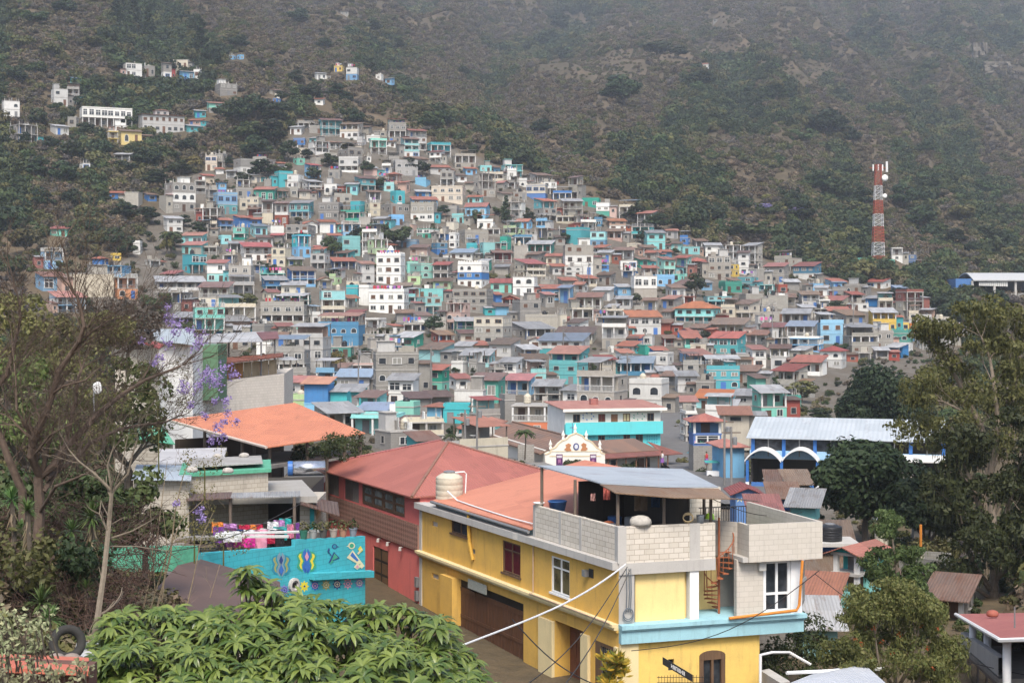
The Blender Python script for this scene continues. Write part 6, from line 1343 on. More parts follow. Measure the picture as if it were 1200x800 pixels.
for px_, py_ in ((646, 526), (661, 515), (688, 515), (704, 526), (675, 507)):
    x, z = q(px_, py_); mb = MB(I4); mb.lathe(M @ Vector((x, 0.3, z - 0.05)), [(0.16, 0), (0.16, 0.25), (0.09, 0.3), (0.2, 0.5), (0.21, 0.6), (0.1, 0.8), (0.04, 1.0), (0.0, 1.15)], 10); mb.build('finial', CH, t, True)
x, z = q(675, 523); mb = MB(M); mb.plate([(x + 0.34 * math.cos(6.283 * k / 20), z + 0.4 * math.sin(6.283 * k / 20)) for k in range(20)], -0.07, 0.0, 0); mb.plate([(x + 0.21 * math.cos(6.283 * k / 20), z + 0.26 * math.sin(6.283 * k / 20)) for k in range(20)], -0.09, -0.07, 1); mb.build('clock_face', [plain('navy_ring', (0.06, 0.07, 0.2)), plain('white_dial', (0.6, 0.62, 0.66))], t)
for s_ in (-1, 1):
    mb = MB(M); pts = [(-0.55, -0.6), (-0.75, -0.1), (-0.6, 0.3), (-0.9, 0.55), (-1.25, 0.3), (-1.15, -0.1), (-1.4, -0.35), (-1.1, -0.65)]; mb.plate([(x + s_ * a * -1, z + b * 0.75) for a, b in pts], -0.08, 0.0); mb.build('relief_lion', plain('terracotta_relief', (0.45, 0.2, 0.09)), t)
x, z = q(675, 541); mb = MB(M); mb.plate([(x + 0.3 * math.cos(6.283 * k / 18), z + 0.3 * math.sin(6.283 * k / 18)) for k in range(18)], -0.03, 0.0, 0); mb.plate([(x + 0.22 * math.cos(6.283 * k / 18), z + 0.22 * math.sin(6.283 * k / 18)) for k in range(18)], -0.04, -0.03, 1); mb.box(x - 0.03, x + 0.03, -0.05, -0.04, z - 0.22, z + 0.22, 0); mb.box(x - 0.22, x - 0.03, -0.05, -0.04, z - 0.03, z + 0.03, 0); mb.box(x + 0.03, x + 0.22, -0.05, -0.04, z - 0.03, z + 0.03, 0); mb.build('round_window', [plain('gold_rim', (0.35, 0.26, 0.08)), GLS], t)
for px_ in (655.5, 695):
    x, z = q(px_, 532); mb = MB(M); w_ = 0.38; mb.box(x - w_, x + w_, -0.05, 0, z - 1.25, z, 0); mb.box(x - w_ + 0.08, x + w_ - 0.08, -0.06, -0.05, z - 0.4, z - 0.12, 1)
    for k in range(3): mb.box(x - 0.14 + 0.1 * k, x - 0.08 + 0.1 * k, -0.06, -0.05, z - 1.0 + 0.08 * (k == 1), z - 0.55, 2)
    mb.build('banner', [plain('purple_banner', (0.10, 0.025, 0.11)), plain('banner_white', (0.55, 0.5, 0.55)), plain('banner_pink', (0.45, 0.2, 0.35))], t)
OTILE = tin_mat('old_clay_tile', (0.20, 0.115, 0.075), (0.12, 0.085, 0.065), 0.35, 0, 0.3)
zr, ze = q(675, 511)[1] - 0.2, q(675, 529)[1]; mb = MB(M)
for s_ in (0, 1):
    x0 = -0.5 if s_ == 0 else W_ + 0.5; p = [(x0, 0.55, ze - 0.15), (W_ / 2, 0.55, zr), (W_ / 2, 25, zr), (x0, 25, ze - 0.15)]; mb.slab(p if s_ == 0 else p[::-1], 0.16)
mb.build('roof', OTILE, t); mb = MB(M); mb.tube([(W_ / 2, 0.6, zr + 0.03), (W_ / 2, 25, zr + 0.03)], 0.13, 6); mb.build('ridge_tiles', OTILE, t)
mb = MB(M); x = W_ / 2 + 0.1; mb.cone((x, 1.3, zr), (x, 1.3, zr + 1.6), 0.04, 0.03, 5); mb.box(x - 0.3, x + 0.3, 1.28, 1.32, zr + 1.05, zr + 1.12); mb.build('cross', plain('violet_cross', (0.12, 0.05, 0.2)), t)
# tile roofed arcade beside it
t, M, q, Ln = facade('arcade', 'long low white arcade with an old brown tile roof beside the church', 'building', 707, 786, 178, 183)
mb = MB(M); z0, z1 = -22, q(745, 538)[1]; mb.box(0, Ln - 0.3, 1.6, 6, z0, z1); mb.build('wall', CH, t)
mb = MB(M); ze = q(745, 534)[1]; zr = q(745, 527)[1]; mb.slab([(-0.2, -0.5, ze), (Ln, -0.5, ze), (Ln, 1.2, ze + 0.35), (-0.2, 1.2, ze + 0.35)], 0.1); mb.slab([(Ln, -0.5, ze), (Ln + 1.6, -0.3, ze), (Ln + 0.6, 5, ze + 0.9), (Ln - 1.2, 3.0, ze + 1.3), (Ln - 0.9, 1.2, ze + 0.35)], 0.1); mb.build('eave', TIN['r'], t)
mb = MB(M); mb.slab([(-0.2, 1.1, ze + 0.4), (Ln - 0.9, 1.1, ze + 0.4), (Ln - 1.4, 5.5, ze + 1.5), (-0.2, 5.5, ze + 1.5)], 0.14); mb.build('roof', OTILE, t)
for px_ in (712, 722, 733, 745, 757, 771, 782): x = q(px_, 540)[0]; mb = MB(M); mb.cone((x, -0.1, -21), (x, -0.1, ze), 0.09, 0.08, 7); mb.build('post', wood('brown_post', (0.2, 0.09, 0.05)), t)
for px_ in (727.5, 768): x = q(px_, 540)[0]; mb = MB(M); mb.box(x - 0.3, x + 0.3, 1.5, 1.59, z1 - 1.2, z1 - 0.1); mb.build('window', GLS, t)
x = q(760, 540)[0]; mb = MB(M); mb.box(x - 0.45, x + 0.45, 1.5, 1.59, -21, z1 - 0.1); mb.build('door', wood('brown_door', (0.17, 0.08, 0.04)), t)
# the two-storey turquoise and white town building
t, M, q, Ln = facade('town_building', 'long two-storey town building, white above and turquoise below, with a flat red roof', 'building', 662, 774, 200, 203)
zg, z1, z2, zt = q(718, 545)[1] - 2, q(718, 508)[1], q(718, 496)[1], q(718, 478)[1]; mb = MB(M)
BRT = wall_mat('clear_turquoise_wall', (0.10, 0.50, 0.52), 0, 0.25); BRD = wall_mat('deep_turquoise_wall', (0.03, 0.40, 0.44), 0, 0.25)
zb = q(718, 532)[1]
up = [(q(a, 0)[0], q(b, 0)[0], q(718, 494)[1], q(718, 484.5)[1]) for a, b in ((671.5, 680), (701, 709.5), (730, 738.5), (758.5, 766.5))]; dr_ = (q(716, 0)[0], q(724, 0)[0], z2 + 0.02, q(718, 485)[1])
dn = [(q(a, 0)[0], q(b, 0)[0], q(718, 524)[1], q(718, 509.5)[1]) for a, b in ((671, 679), (701, 709), (730.5, 738.5), (745, 753.5))]
holed(mb, 0, Ln, z2, zt, up + [dr_], 0, 0.3, 0); holed(mb, 0, Ln, zb, z1 - 0.1, dn, 0, 0.3, 1); mb.box(0, Ln, -0.04, 0.3, zg, zb, 2); mb.box(0, Ln, -0.25, 0.3, z1 - 0.1, z1 + 0.05, 1)
mb.box(0.0, Ln, 0.32, 9, zg, zt - 0.01, 3); mb.box(0, Ln, 0.0, 0.3, z1 + 0.05, z2, 1); mb.build('wall', [CH, BRT, BRD, WALL('W')], t)
mb = MB(M); mb.box(-0.1, Ln + 0.1, -0.75, -0.6, z1 - 0.05, z2 + 0.25, 0); mb.box(-0.1, Ln + 0.1, -0.6, -0.25, z1 - 0.06, z1 + 0.04, 0); mb.build('balcony_parapet', BRT, t)
for i, h in enumerate(up + dn):
    col = (BRW, MAR, CRM, BRW)[i] if i < 4 else BRW; sash(M, *h, t, BRW, GLS if i != 1 and i != 2 else col, 2, (0.5,) if i >= 4 else (), y=0.08, t=0.1, sill=False)
mb = MB(M); mb.box(dr_[0], dr_[1], 0.06, 0.12, dr_[2], dr_[3]); mb.build('door', wood('light_brown_door', (0.28, 0.12, 0.05)), t)
PL = plain('lattice_blue', (0.05, 0.33, 0.42))
for a, b in ((686, 697), (713, 727), (757, 771)):
    mb = MB(M); xa, xb = q(a, 0)[0], q(b, 0)[0]; za, zb2 = q(718, 521)[1], q(718, 510)[1]; k = 5
    for i in range(k):
        for j in range(3):
            cx_ = xa + (xb - xa) * (i + 0.5) / k; cz = za + (zb2 - za) * (j + 0.5) / 3; r = 0.13; mb.face([(cx_ - r, -0.012, cz), (cx_, -0.012, cz - r * 1.2), (cx_ + r, -0.012, cz), (cx_, -0.012, cz + r * 1.2)])
    mb.build('painted_lattice', PL, t)
for a, c in ((689, PC['blue']), (748.5, PC['green'])):
    mb = MB(M); x, z = q(a, 488); k = 7
    for j in range(k): mb.face([(x + 0.75 * math.cos(6.283 * j / k) - 0.1, -0.012, z + 0.42 * math.sin(6.283 * j / k)), (x + 0.75 * math.cos(6.283 * j / k) + 0.12, -0.012, z + 0.42 * math.sin(6.283 * j / k) - 0.12), (x + 0.75 * math.cos(6.283 * j / k) + 0.05, -0.012, z + 0.42 * math.sin(6.283 * j / k) + 0.16)])
    mb.build('painted_emblem', c, t)
mb = MB(M); mb.slab([(-0.5, -0.9, zt), (Ln + 0.6, -0.9, zt), (Ln + 0.6, 9.5, zt + 0.45), (-0.5, 9.5, zt + 0.45)], 0.1); mb.build('roof', tin_mat('faded_red_tin', (0.36, 0.17, 0.13), (0.30, 0.13, 0.10), 0.2), t)
mb = MB(M); mb.box(-0.5, Ln + 0.6, -1.0, -0.9, zt - 0.35, zt + 0.02); mb.build('fascia', CH, t); mb = MB(M); x = q(707, 0)[0]; mb.box(x - 0.5, x + 0.5, 4, 5, zt + 0.2, zt + 1.0); mb.build('chimney', TIN['r'], t)
# streets
def gp(px, py): g = on_ground(px, py); return (g.x, g.y)
drape('plaza_street', [(P(786, 0, 262).x, 262), (P(787, 0, 230).x, 230), (P(792, 0, 205).x, 205), (P(806, 0, 188).x, 188), (P(826, 0, 172).x, 172), (P(850, 0, 155).x, 155), (P(880, 0, 135).x, 135)], 6.5, ASPH, 0.5)
drape('side_street', [(P(588, 0, 235).x, 235), (P(600, 0, 205).x, 205), (P(606, 0, 185).x, 185), (P(616, 0, 165).x, 165), (P(636, 0, 145).x, 145)], 5.0, CONC, 0.5)
drape('plaza', [(P(600, 0, 150).x, 150), (P(720, 0, 158).x, 158), (P(860, 0, 160).x, 160)], 12, ASPH, 0.4)
mb = MB(I4); a_, b_ = P(607, 545, 172), P(626, 545, 172); mb.box(a_.x, b_.x, 172, 172.4, -21, P(0, 521, 172).z); tag(mb.build('street_wall', wall_mat('grey_block_wall', (0.3, 0.28, 0.25), 1.0, 0.5)), 'grey block wall closing the lane left of the church', 'wall')
# market hall
t, M, q, Ln = facade('market_hall', 'long market hall with a white ribbed roof, blue posts and three white vaulted canopies', 'market', 880, 1108, 152, 147)
BPOST = plain('blue_post', (0.03, 0.13, 0.38), 0.6); WT = tin_mat('white_ribbed_tin', (0.38, 0.41, 0.43), (0.30, 0.33, 0.35), 0.3, 0, 0.45); LBT = plain('pale_blue_trim', (0.30, 0.48, 0.66), 0.7)
zt = q(880, 512)[1]; zm = q(900, 534)[1]; zg = -22; dep = 7.0
mb = MB(M); mb.slab([(-0.4, -0.6, zt), (Ln, -0.6, zt), (Ln, dep, zt + 1.55), (-0.4, dep, zt + 1.55)], 0.08); mb.build('roof', WT, t)
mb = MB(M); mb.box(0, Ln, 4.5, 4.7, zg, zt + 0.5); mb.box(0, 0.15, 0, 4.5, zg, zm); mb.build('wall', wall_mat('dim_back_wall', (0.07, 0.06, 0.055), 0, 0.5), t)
mb = MB(M); mb.box(0, Ln, 0, 4.5, zm - 0.3, zm); mb.build('floor_slab', CEM, t); mb = MB(M); mb.box(-0.1, Ln, -0.1, 0.0, zm - 0.25, zm + 0.55); mb.build('gallery_parapet', LBT, t)
mb = MB(M); mb.box(0.2, Ln * 0.45, 0.15, 0.2, zm + 0.55, zt - 0.15); mb.build('gallery_glazing', glass('smoky_glass', (0.02, 0.023, 0.028), 0.2), t)
for k in range(13): x = 0.2 + (Ln - 0.4) * k / 12; mb = MB(M); mb.box(x - (0.17 if k % 2 == 0 else 0.05), x + (0.17 if k % 2 == 0 else 0.05), -0.12, 0.14, zm, zt - 0.02); mb.build('post', BPOST if k % 2 == 0 else STEEL, t)
for a, b in ((876, 918), (919, 961), (1012, 1052)):
    mb = MB(M); x0, z0 = q(a, 536); x1, _ = q(b, 536); n = 10; rise = 1.15
    for j in range(n):
        u0, u1 = j / n, (j + 1) / n; f = lambda u: (x0 + (x1 - x0) * u, z0 + rise * math.sin(math.pi * u) ** 0.8)
        (xa, za), (xb, zb_) = f(u0), f(u1); mb.faces([(xa, -2.4, za), (xb, -2.4, zb_), (xb, -0.12, zb_), (xa, -0.12, za), (xa, -2.4, za - 0.18), (xb, -2.4, zb_ - 0.18), (xb, -0.12, zb_ - 0.18), (xa, -0.12, za - 0.18)], [(0, 1, 2, 3), (7, 6, 5, 4), (0, 4, 5, 1), (3, 2, 6, 7)])
    mb.build('vaulted_canopy', plain('white_canopy', (0.66, 0.66, 0.65), 0.5, var=0.15), t)
for px_ in (879, 918.5, 960, 1012, 1052): x = q(px_, 0)[0]; mb = MB(M); mb.box(x - 0.14, x + 0.14, -2.3, -2.05, zg, q(900, 537)[1], 0); mb.box(x - 0.16, x + 0.16, -2.32, -2.03, zg, q(900, 562)[1], 1); mb.build('canopy_post', [BPOST, WHT], t)
mb = MB(M); mb.box(0.3, Ln * 0.4, -2.2, -2.1, q(0, 563)[1] if False else zg, q(900, 562)[1]); mb.build('low_wall', wall_mat('blue_low_wall', (0.05, 0.14, 0.36), 0, 0.4), t)
mb = MB(M); x0 = q(1050, 0)[0]; mb.slab([(x0, -2.6, zm + 0.1), (Ln, -2.6, zm + 0.1), (Ln, -0.2, zm + 0.5), (x0, -0.2, zm + 0.5)], 0.1); mb.build('side_canopy', TRIM, t); mb = MB(M); mb.slab([(x0, -2.8, zm - 1.5), (Ln, -2.8, zm - 1.5), (Ln, -0.2, zm - 1.2), (x0, -0.2, zm - 1.2)], 0.12); mb.build('lower_canopy', plain('pinkish_canopy', (0.5, 0.4, 0.36)), t)
mb = MB(M); x = q(898, 0)[0]; mb.slab([(x - 0.2, -1.5, zm - 2.0), (x + 0.4, -1.5, zm - 2.0), (x + 1.8, 1.5, zg + 2), (x + 1.0, 1.5, zg + 2)], 0.1); mb.build('stair_ramp', CEM, t)
# painted houses at the plaza, the small ones below the market
house(809, 847, 493, 522, 'DU', 'i', 'gx', 10, Y=172, label='dark blue mural house with a hipped orange roof on the plaza corner'); h = HOUSES[-1]
def motif(h, rows, cols, mats, zf=(0.1, 0.9)):
    """painted flowers over the front wall"""
    H = (h['yb'] - h['yt']) * h['Y'] / F; w = h['w']; mb = MB(); d = max(3.2, min(7.5, (h['x1'] - h['x0']) * h['Y'] / F * 0.8))
    for r in range(rows):
        for c in range(cols):
            x = -w / 2 + w * (c + 0.5) / cols; z = H * (zf[0] + (zf[1] - zf[0]) * (r + 0.5) / rows); m = (r * 3 + c * 2) % len(mats); s = min(w / cols, H / rows) * 0.34
            for q_ in (-1, 1): mb.face([(x, -d / 2 - 0.012, z), (x + q_ * s, -d / 2 - 0.012, z + s * 0.9), (x + q_ * s * 0.75, -d / 2 - 0.012, z), (x + q_ * s, -d / 2 - 0.012, z - s * 0.9)], m)
    mb.build('painted_motif', mats, h['o'])
motif(h, 1, 5, [PC['pink'], PC['violet'], PC['green']], (0.0, 0.3))
house(838, 876, 523, 565, 'S', 'i', 'b', 14, Y=160, d=5, label='sky blue painted house under a hipped pinkish tile roof beside the market hall'); motif(HOUSES[-1], 4, 5, [PC['navy'], PC['yellow'], PC['navy'], PC['cream']], (0.15, 0.95))
house(859, 893, 577, 594, 'U', 'x', 'b', 8, Y=112, front=True, tin='r', label='dark blue painted house under an orange red gable roof above the corner house terrace'); motif(HOUSES[-1], 1, 3, [PC['cream'], PC['teal']])
house(932, 966, 592, 612, 'A', 'g', 'b', -6, Y=105, label='plain pale aqua block house with a grey tin roof below the big dark tree'); house(905, 938, 582, 600, 'G', 'k', 'g', 6, Y=118)
house(886, 912, 600, 616, 'A', 'r', 'b', 6, Y=100); house(925, 950, 566, 590, 'G', 'k', 'b', 10, Y=125); house(845, 880, 485, 497, 'C', 'o', 'w', 5, Y=190); house(903, 948, 520 + 46, 560 + 20, 'B', 'k', 'b', 4, Y=130)
# right of the corner house, down in the hollow
house(884 + 16, 948, 660, 715, 'B', 'g', 'wb', -10, Y=72, label='bare block house with stacked grey tin roofs right of the white pilaster')
house(994, 1032, 648, 695, 'TA', 'x', 'gg', -28, Y=88, tin='r', front=True, label='turquoise house with two small balconies, pink flank and a red gable roof')
house(942, 992, 672, 700, 'B', 'k', 'b', 6, Y=92); house(950, 990, 700, 728, 'W', 'r', 'b', -8, Y=80); house(945, 985, 733, 770, 'A', 'g', 'w', 6, Y=72)
house(1062, 1122, 668, 690, 'G', 'p', 'w', -12, Y=100, label='low grey block house with a pale roof terrace beside the slender tree'); house(1000, 1060, 690, 720, 'G', 'k', 'b', 6, Y=96)
house(1100, 1150, 700, 730, 'G', 'k', 'g', -10, Y=84); house(1135, 1200, 655, 680, 'S', 'k', 'b', 8, Y=112); house(958, 1000, 632, 668, 'G', 'k', 'o', 5, Y=98); house(1075, 1125, 610, 640, 'G', 'g', 'b', 4, Y=122); house(1020, 1060, 590, 615, 'S', 'g', 'g', 4, Y=135)
# black tank on its concrete stand, cream tank by the red gable
tk = thing('tank_stand', 'concrete platform on four legs carrying a black water tank', 'stand', P(976, 655, 95)); zt = P(0, 634, 95).z; x = tk.location.x; mb = MB(I4); mb.box(x - 1.5, x + 1.5, 94, 97, zt - 0.2, zt); mb.build('platform', CEM, tk)
for sx in (-1, 1):
    for sy in (94.2, 96.6): mb = MB(I4); mb.box(x + sx * 1.2 - 0.12, x + sx * 1.2 + 0.12, sy, sy + 0.24, zt - 4, zt - 0.2); mb.build('leg', CEM, tk)
cyl_tank((x - 0.1, 95.4, zt), 0.75, 1.05, BLACKP, 'black water tank on a concrete platform beside the turquoise balcony house')
v = P(1033, 638, 92); mb = MB(I4); cyl_tank((v.x, v.y, v.z), 0.4, 0.9, CREAMP, 'small cream tank beside the red gable of the turquoise balcony house')
mb = MB(I4); v = P(1079, 645, 100); mb.cone((v.x, v.y, v.z - 0.2), (v.x, v.y, v.z + 1.7), 0.09, 0.09, 8); tag(mb.build('orange_pipe', ORG), 'orange pipe standing upright on the pale roof terrace', 'pipe')
# big red-roofed house at the lower right
t, M, q, Ln = facade('veranda_house', 'house with a broad dull red roof and white veranda posts at the lower right edge', 'house', 1122, 1290, 70, 60)
zt = q(1122, 720)[1]; DR = tin_mat('dusty_red_tin', (0.33, 0.115, 0.095), (0.28, 0.09, 0.08), 0.12); mb = MB(I4)
mb.slab([P(1120, 719, 74), P(1172, 749, 58), P(1290, 745, 54), P(1290, 716, 74)], 0.1); mb.build('roof', DR, t)
mb = MB(I4); mb.tube([P(1120, 719.5, 74), P(1172, 750, 58), P(1290, 746, 54)], 0.09, 6); mb.build('fascia', WHT, t)
for px_, Y_, t0 in ((1157, 66, 740), (1180, 58.5, 752), (1140, 69, 732), (1225, 57, 750)): p = P(px_, t0, Y_); mb = MB(I4); mb.cone((p.x, p.y, p.z - 3.2), p, 0.16, 0.16, 12); mb.build('post', WHT, t, True)
mb = MB(I4); mb.faces([P(1126, 740, 72), P(1170, 770, 59.5), P(1170, 792, 59.5), P(1126, 754, 72), P(1126, 740, 72.3) + Vector((.3, 0, 0)), P(1170, 770, 59.8) + Vector((.3, 0, 0)), P(1170, 792, 59.8) + Vector((.3, 0, 0)), P(1126, 754, 72.3) + Vector((.3, 0, 0))], [(0, 1, 2, 3), (4, 5, 6, 7), (0, 1, 5, 4), (3, 2, 6, 7)]); mb.build('balcony_wall', WALL('L'), t)
mb = MB(I4); mb.slab([P(1126, 756, 72), P(1170, 795, 59.5), P(1300, 795, 58), P(1300, 756, 72)], 0.2); mb.build('floor', CONC, t); mb = MB(I4); a_, b_ = P(1140, 760, 75), P(1300, 760, 72); mb.faces([Vector((a_.x, 73.5, -19)), Vector((b_.x, 73.5, -19)), Vector((b_.x, 73.5, -15)), Vector((a_.x, 73.5, -15))], [(0, 1, 2, 3)]); mb.faces([P(1128, 758, 71.5), P(1168, 795, 60), P(1168, 845, 60), P(1128, 800, 71.5)], [(0, 1, 2, 3)]); mb.build('wall', wall_mat('shaded_brown_wall', (0.12, 0.09, 0.075), 0, 0.5), t)  # plain dark brown wall colour
for k in range(4):
    u = (k + 0.5) / 4; a_ = P(1128, 764, 71.4).lerp(P(1168, 803, 59.9), u - 0.09); b_ = P(1128, 764, 71.4).lerp(P(1168, 803, 59.9), u + 0.09); mb = MB(I4); o_ = Vector((-0.02, -0.03, 0)); mb.faces([a_ + o_, b_ + o_, b_ + o_ - Vector((0, 0, 1.1)), a_ + o_ - Vector((0, 0, 1.1))], [(0, 1, 2, 3)]); mb.build('window', GLS, t)
v = P(1163, 722, 69); sack(v, (0.26, 0.24, 0.3), plain('orange_dome', (0.30, 0.09, 0.06), 0.7), 'small orange domed cover behind the broad red roof', 'dome')
mb = MB(I4); mb.cone(P(1189, 748, 62), P(1189, 711, 62), 0.04, 0.03, 5); tag(mb.build('antenna_mast', STEEL), 'thin dark mast rising from the broad red roof', 'mast')
shed([P(905, 808, 50), P(1052, 812, 49), P(1012, 777, 57), P(960, 786, 57)], 0.06, tin_mat('silver_tin', (0.48, 0.5, 0.53), (0.4, 0.42, 0.45), 0.1), 'shed with a silvery tin roof at the bottom edge right of the corner house', G1, -19)
mb = MB(I4); a_, b_ = P(922, 788, 55), P(1036, 783, 57); mb.tube([a_, b_], 0.07, 6); tag(mb.build('white_pipe', WHT), 'straight white pipe lying over the silvery tin roof', 'pipe')
mb = MB(I4); mb.tube([P(891, 800, 60), P(891, 767, 60), P(905, 764, 61), P(925, 764, 62), P(950, 778, 62)], 0.06, 6); tag(mb.build('white_pipe', WHT), 'bent white pipe leaning beside the yellow front wall', 'pipe')
mb = MB(I4); a_, b_ = P(891, 785, 61), P(915, 800, 58); mb.slab([a_, b_, b_ + Vector((0.4, 0.3, 0)), a_ + Vector((0.4, 0.3, 0))], 3); tag(mb.build('ramp_wall', CEM), 'grey sloping wall at the foot of the yellow front wall', 'wall')
# radio mast in bands of red and white
g = on_ground(1029, 316); mt = thing('radio_mast', 'tall red and white lattice radio mast on the right of the mountain foot', 'mast', g); s = g.y / F; H = (316 - 193) * s; RP = plain('mast_red', (0.33, 0.07, 0.04), 0.6); WP_ = plain('mast_white', (0.6, 0.6, 0.6), 0.6); w0, w1 = 13.5 * s / 2, 6 * s / 2
bands = [(0, .13, 0), (.13, .26, 1), (.26, .41, 0), (.41, .53, 1), (.53, .66, 0), (.66, .80, 1), (.80, 1.0, 0)]
for a, b, c in bands:
    mb = MB(); k = 3 if c else 5; r = 0.055 if c else 0.075
    for j in range(k):
        ta = a + (b - a) * j / k; tb = a + (b - a) * (j + 1) / k; wa = w0 + (w1 - w0) * ta; wb = w0 + (w1 - w0) * tb; pa = [(x * wa, y * wa, H * ta) for x, y in ((-1, -1), (1, -1), (1, 1), (-1, 1))]; pb = [(x * wb, y * wb, H * tb) for x, y in ((-1, -1), (1, -1), (1, 1), (-1, 1))]
        for i in range(4): n2 = (i + 1) % 4; mb.cone(pa[i], pb[i], r * 1.5, r * 1.5, 4); mb.cone(pa[i], pb[n2], r, r, 4); mb.cone(pa[n2], pb[i], r, r, 4); mb.cone(pb[i], pb[n2], r, r, 4)
    mb.build('lattice_section', WP_ if c else RP, mt)
for z_, r_ in ((.87, 3.8), (.70, 2.6)): mb = MB(); mb.lathe((0, 0, 0), [(0, 0), (r_ * s * 0.8, 0.1), (r_ * s, 0.9), (0, 0.5)], 14); mb.v = [Vector((w1 * 2.2 + q_.x, -q_.z - w1, H * z_ + q_.y)) for q_ in mb.v]; mb.build('dish_antenna', WHT, mt, True)
mb = MB(); mb.box(-10 * s, 11 * s, -0.15, 0.15, H * 0.965, H * 0.965 + 0.25); mb.build('antenna_arm', RP, mt)
for x in (-6, 0, 5, 9.5, 10.5): mb = MB(); mb.box(x * s - 0.2, x * s + 0.2, -0.4, -0.15, H * (0.94 if x < 9 else 0.93), H * (1.0 if x < 9 else 1.03)); mb.build('panel_antenna', WHT, mt)
def container(px0, px1, yt, yb, m, label):
    g = on_ground((px0 + px1) / 2, 316); s = g.y / F; t = thing('container', label, 'container', P((px0 + px1) / 2, yb, g.y)); w = (px1 - px0) * s; h = (yb - yt) * s; mb = MB(); mb.box(-w / 2, w / 2, 0, 2.6, 0, h); mb.build('body', m, t)
    for k in range(9): mb2 = MB(); x = -w / 2 + w * k / 8; mb2.box(x - 0.08, x + 0.08, -0.06, 0, 0, h)
    mb = MB()
    for k in range(9): x = -w / 2 + w * k / 8; mb.box(x - 0.08, x + 0.08, -0.06, -0.002, 0, h)
    mb.box(-w / 2, w / 2, -0.07, -0.062, h - 0.2, h); mb.build('ribs', m, t)
SG = tin_mat('sea_green_sheet', (0.16, 0.42, 0.33), (0.12, 0.34, 0.27), 0.15)
container(1006, 1024, 302, 311, SG, 'sea green container left of the foot of the radio mast'); container(1000, 1032, 311, 317, SG, 'long low sea green container in front at the foot of the radio mast'); container(1024, 1033, 303, 312, TIN['r'], 'small dull red container right under the radio mast'); container(1033, 1048, 304, 312, SG, 'pale sea green container between the radio mast and the white house')
# sports hall on the right
g = on_ground(1165, 352); s = g.y / F; t = thing('sports_hall', 'open sports hall with a low arched white roof on the right hillside', 'sports hall', P(1170, 352, g.y)); mb = MB(); n = 12; x0, x1 = -30 * s, 62 * s; z0, rise = 24 * s, 8 * s; D = 18
for j in range(n):
    f = lambda u: (-0.6 + (D + 1) * u, z0 + 9 * s * math.sin(math.pi * u))
    (a_, c_), (b_, d_) = f(j / n), f((j + 1) / n); mb.faces([(x0, a_, c_), (x1, a_, c_), (x1, b_, d_), (x0, b_, d_), (x0, a_, c_ - 0.3), (x1, a_, c_ - 0.3), (x1, b_, d_ - 0.3), (x0, b_, d_ - 0.3)], [(0, 1, 2, 3), (7, 6, 5, 4), (0, 4, 5, 1), (3, 2, 6, 7), (0, 3, 7, 4), (1, 5, 6, 2)])
mb.build('roof', plain('white_arched_roof', (0.42, 0.42, 0.41), 0.5), t)
for u in (0.0, 0.28, 0.55, 0.8): mb = MB(); x = x0 + (x1 - x0) * u; mb.box(x - 0.35, x + 0.35, 0.2, 0.9, -3, z0 - 0.25); mb.build('column', CEM, t)
mb = MB(); mb.box(x0, x1, D - 0.5, D, -3, z0 - 0.4, 0); mb.box(x0 + 0.4, x1, 0.3, 0.6, -3, z0 * 0.36, 1); mb.box(x0, x0 + 0.4, 0.95, D, -3, z0 - 0.32, 0); mb.build('wall', [wall_mat('dark_grey_wall', (0.12, 0.12, 0.13)), WALL('G')], t)
mb = MB(); mb.box(x0 - 19 * s, x0 - 0.1, 1, D - 2, z0 * 0.3, z0 + 1.5 * s); mb.build('blue_annex', WALL('U'), t)
mb = MB()
for k in range(14): x = x0 + 2 + 34 * s * k / 14; mb.box(x, x + 0.55, 0.1, 0.14, z0 - 1.8 - 0.02 * k, z0 - 0.7 + 0.015 * k)
mb.build('bunting', TRIM, t)
# bare rock high on the right
for i, (px, py, w_, h_, lab) in enumerate(((1150, 72, 12, 30, 'tall pale rock face high on the right of the mountain'), (1170, 82, 22, 14, 'broad pale rock face below the tall one on the mountain'), (1187, 90, 10, 10, 'small pale rock at the right end of the cliff'), (1068, 6, 16, 12, 'light grey rock face at the top edge of the mountain'), (895, 128, 16, 10, 'dark rock ledge in the middle of the scrub slope'))):
    g = on_ground(px, py); k = g.y / F; random.seed(i); mb = MB(I4); n = 9
    vs = [[g + Vector(((a / n - 0.5) * w_ * k * 1.4, noise.noise(Vector((a * .9, b * .9, i))) * 3 - 1 + b * 0.45, (0.5 - b / n) * -h_ * k * 1.5 + noise.noise(Vector((a, b, i + 5))) * 1.5)) for a in range(n + 1)] for b in range(n + 1)]
    for b in range(n):
        for a in range(n):
            if noise.noise(Vector((a * .5, b * .5, i + 9))) > -0.28: mb.faces([vs[b][a], vs[b][a + 1], vs[b + 1][a + 1], vs[b + 1][a], vs[b][a] + Vector((0, 3, 0)), vs[b][a + 1] + Vector((0, 3, 0)), vs[b + 1][a + 1] + Vector((0, 3, 0)), vs[b + 1][a] + Vector((0, 3, 0))], [(0, 1, 2, 3), (0, 4, 5, 1), (1, 5, 6, 2), (2, 6, 7, 3), (3, 7, 4, 0)])
    tag(mb.build('rock_face', plain('pale_rock', (0.16, 0.14, 0.11), 0.95, var=0.6, scale=0.3) if i < 4 else plain('dark_rock', (0.09, 0.08, 0.07), 0.95, var=0.5, scale=0.3)), lab, 'rock')
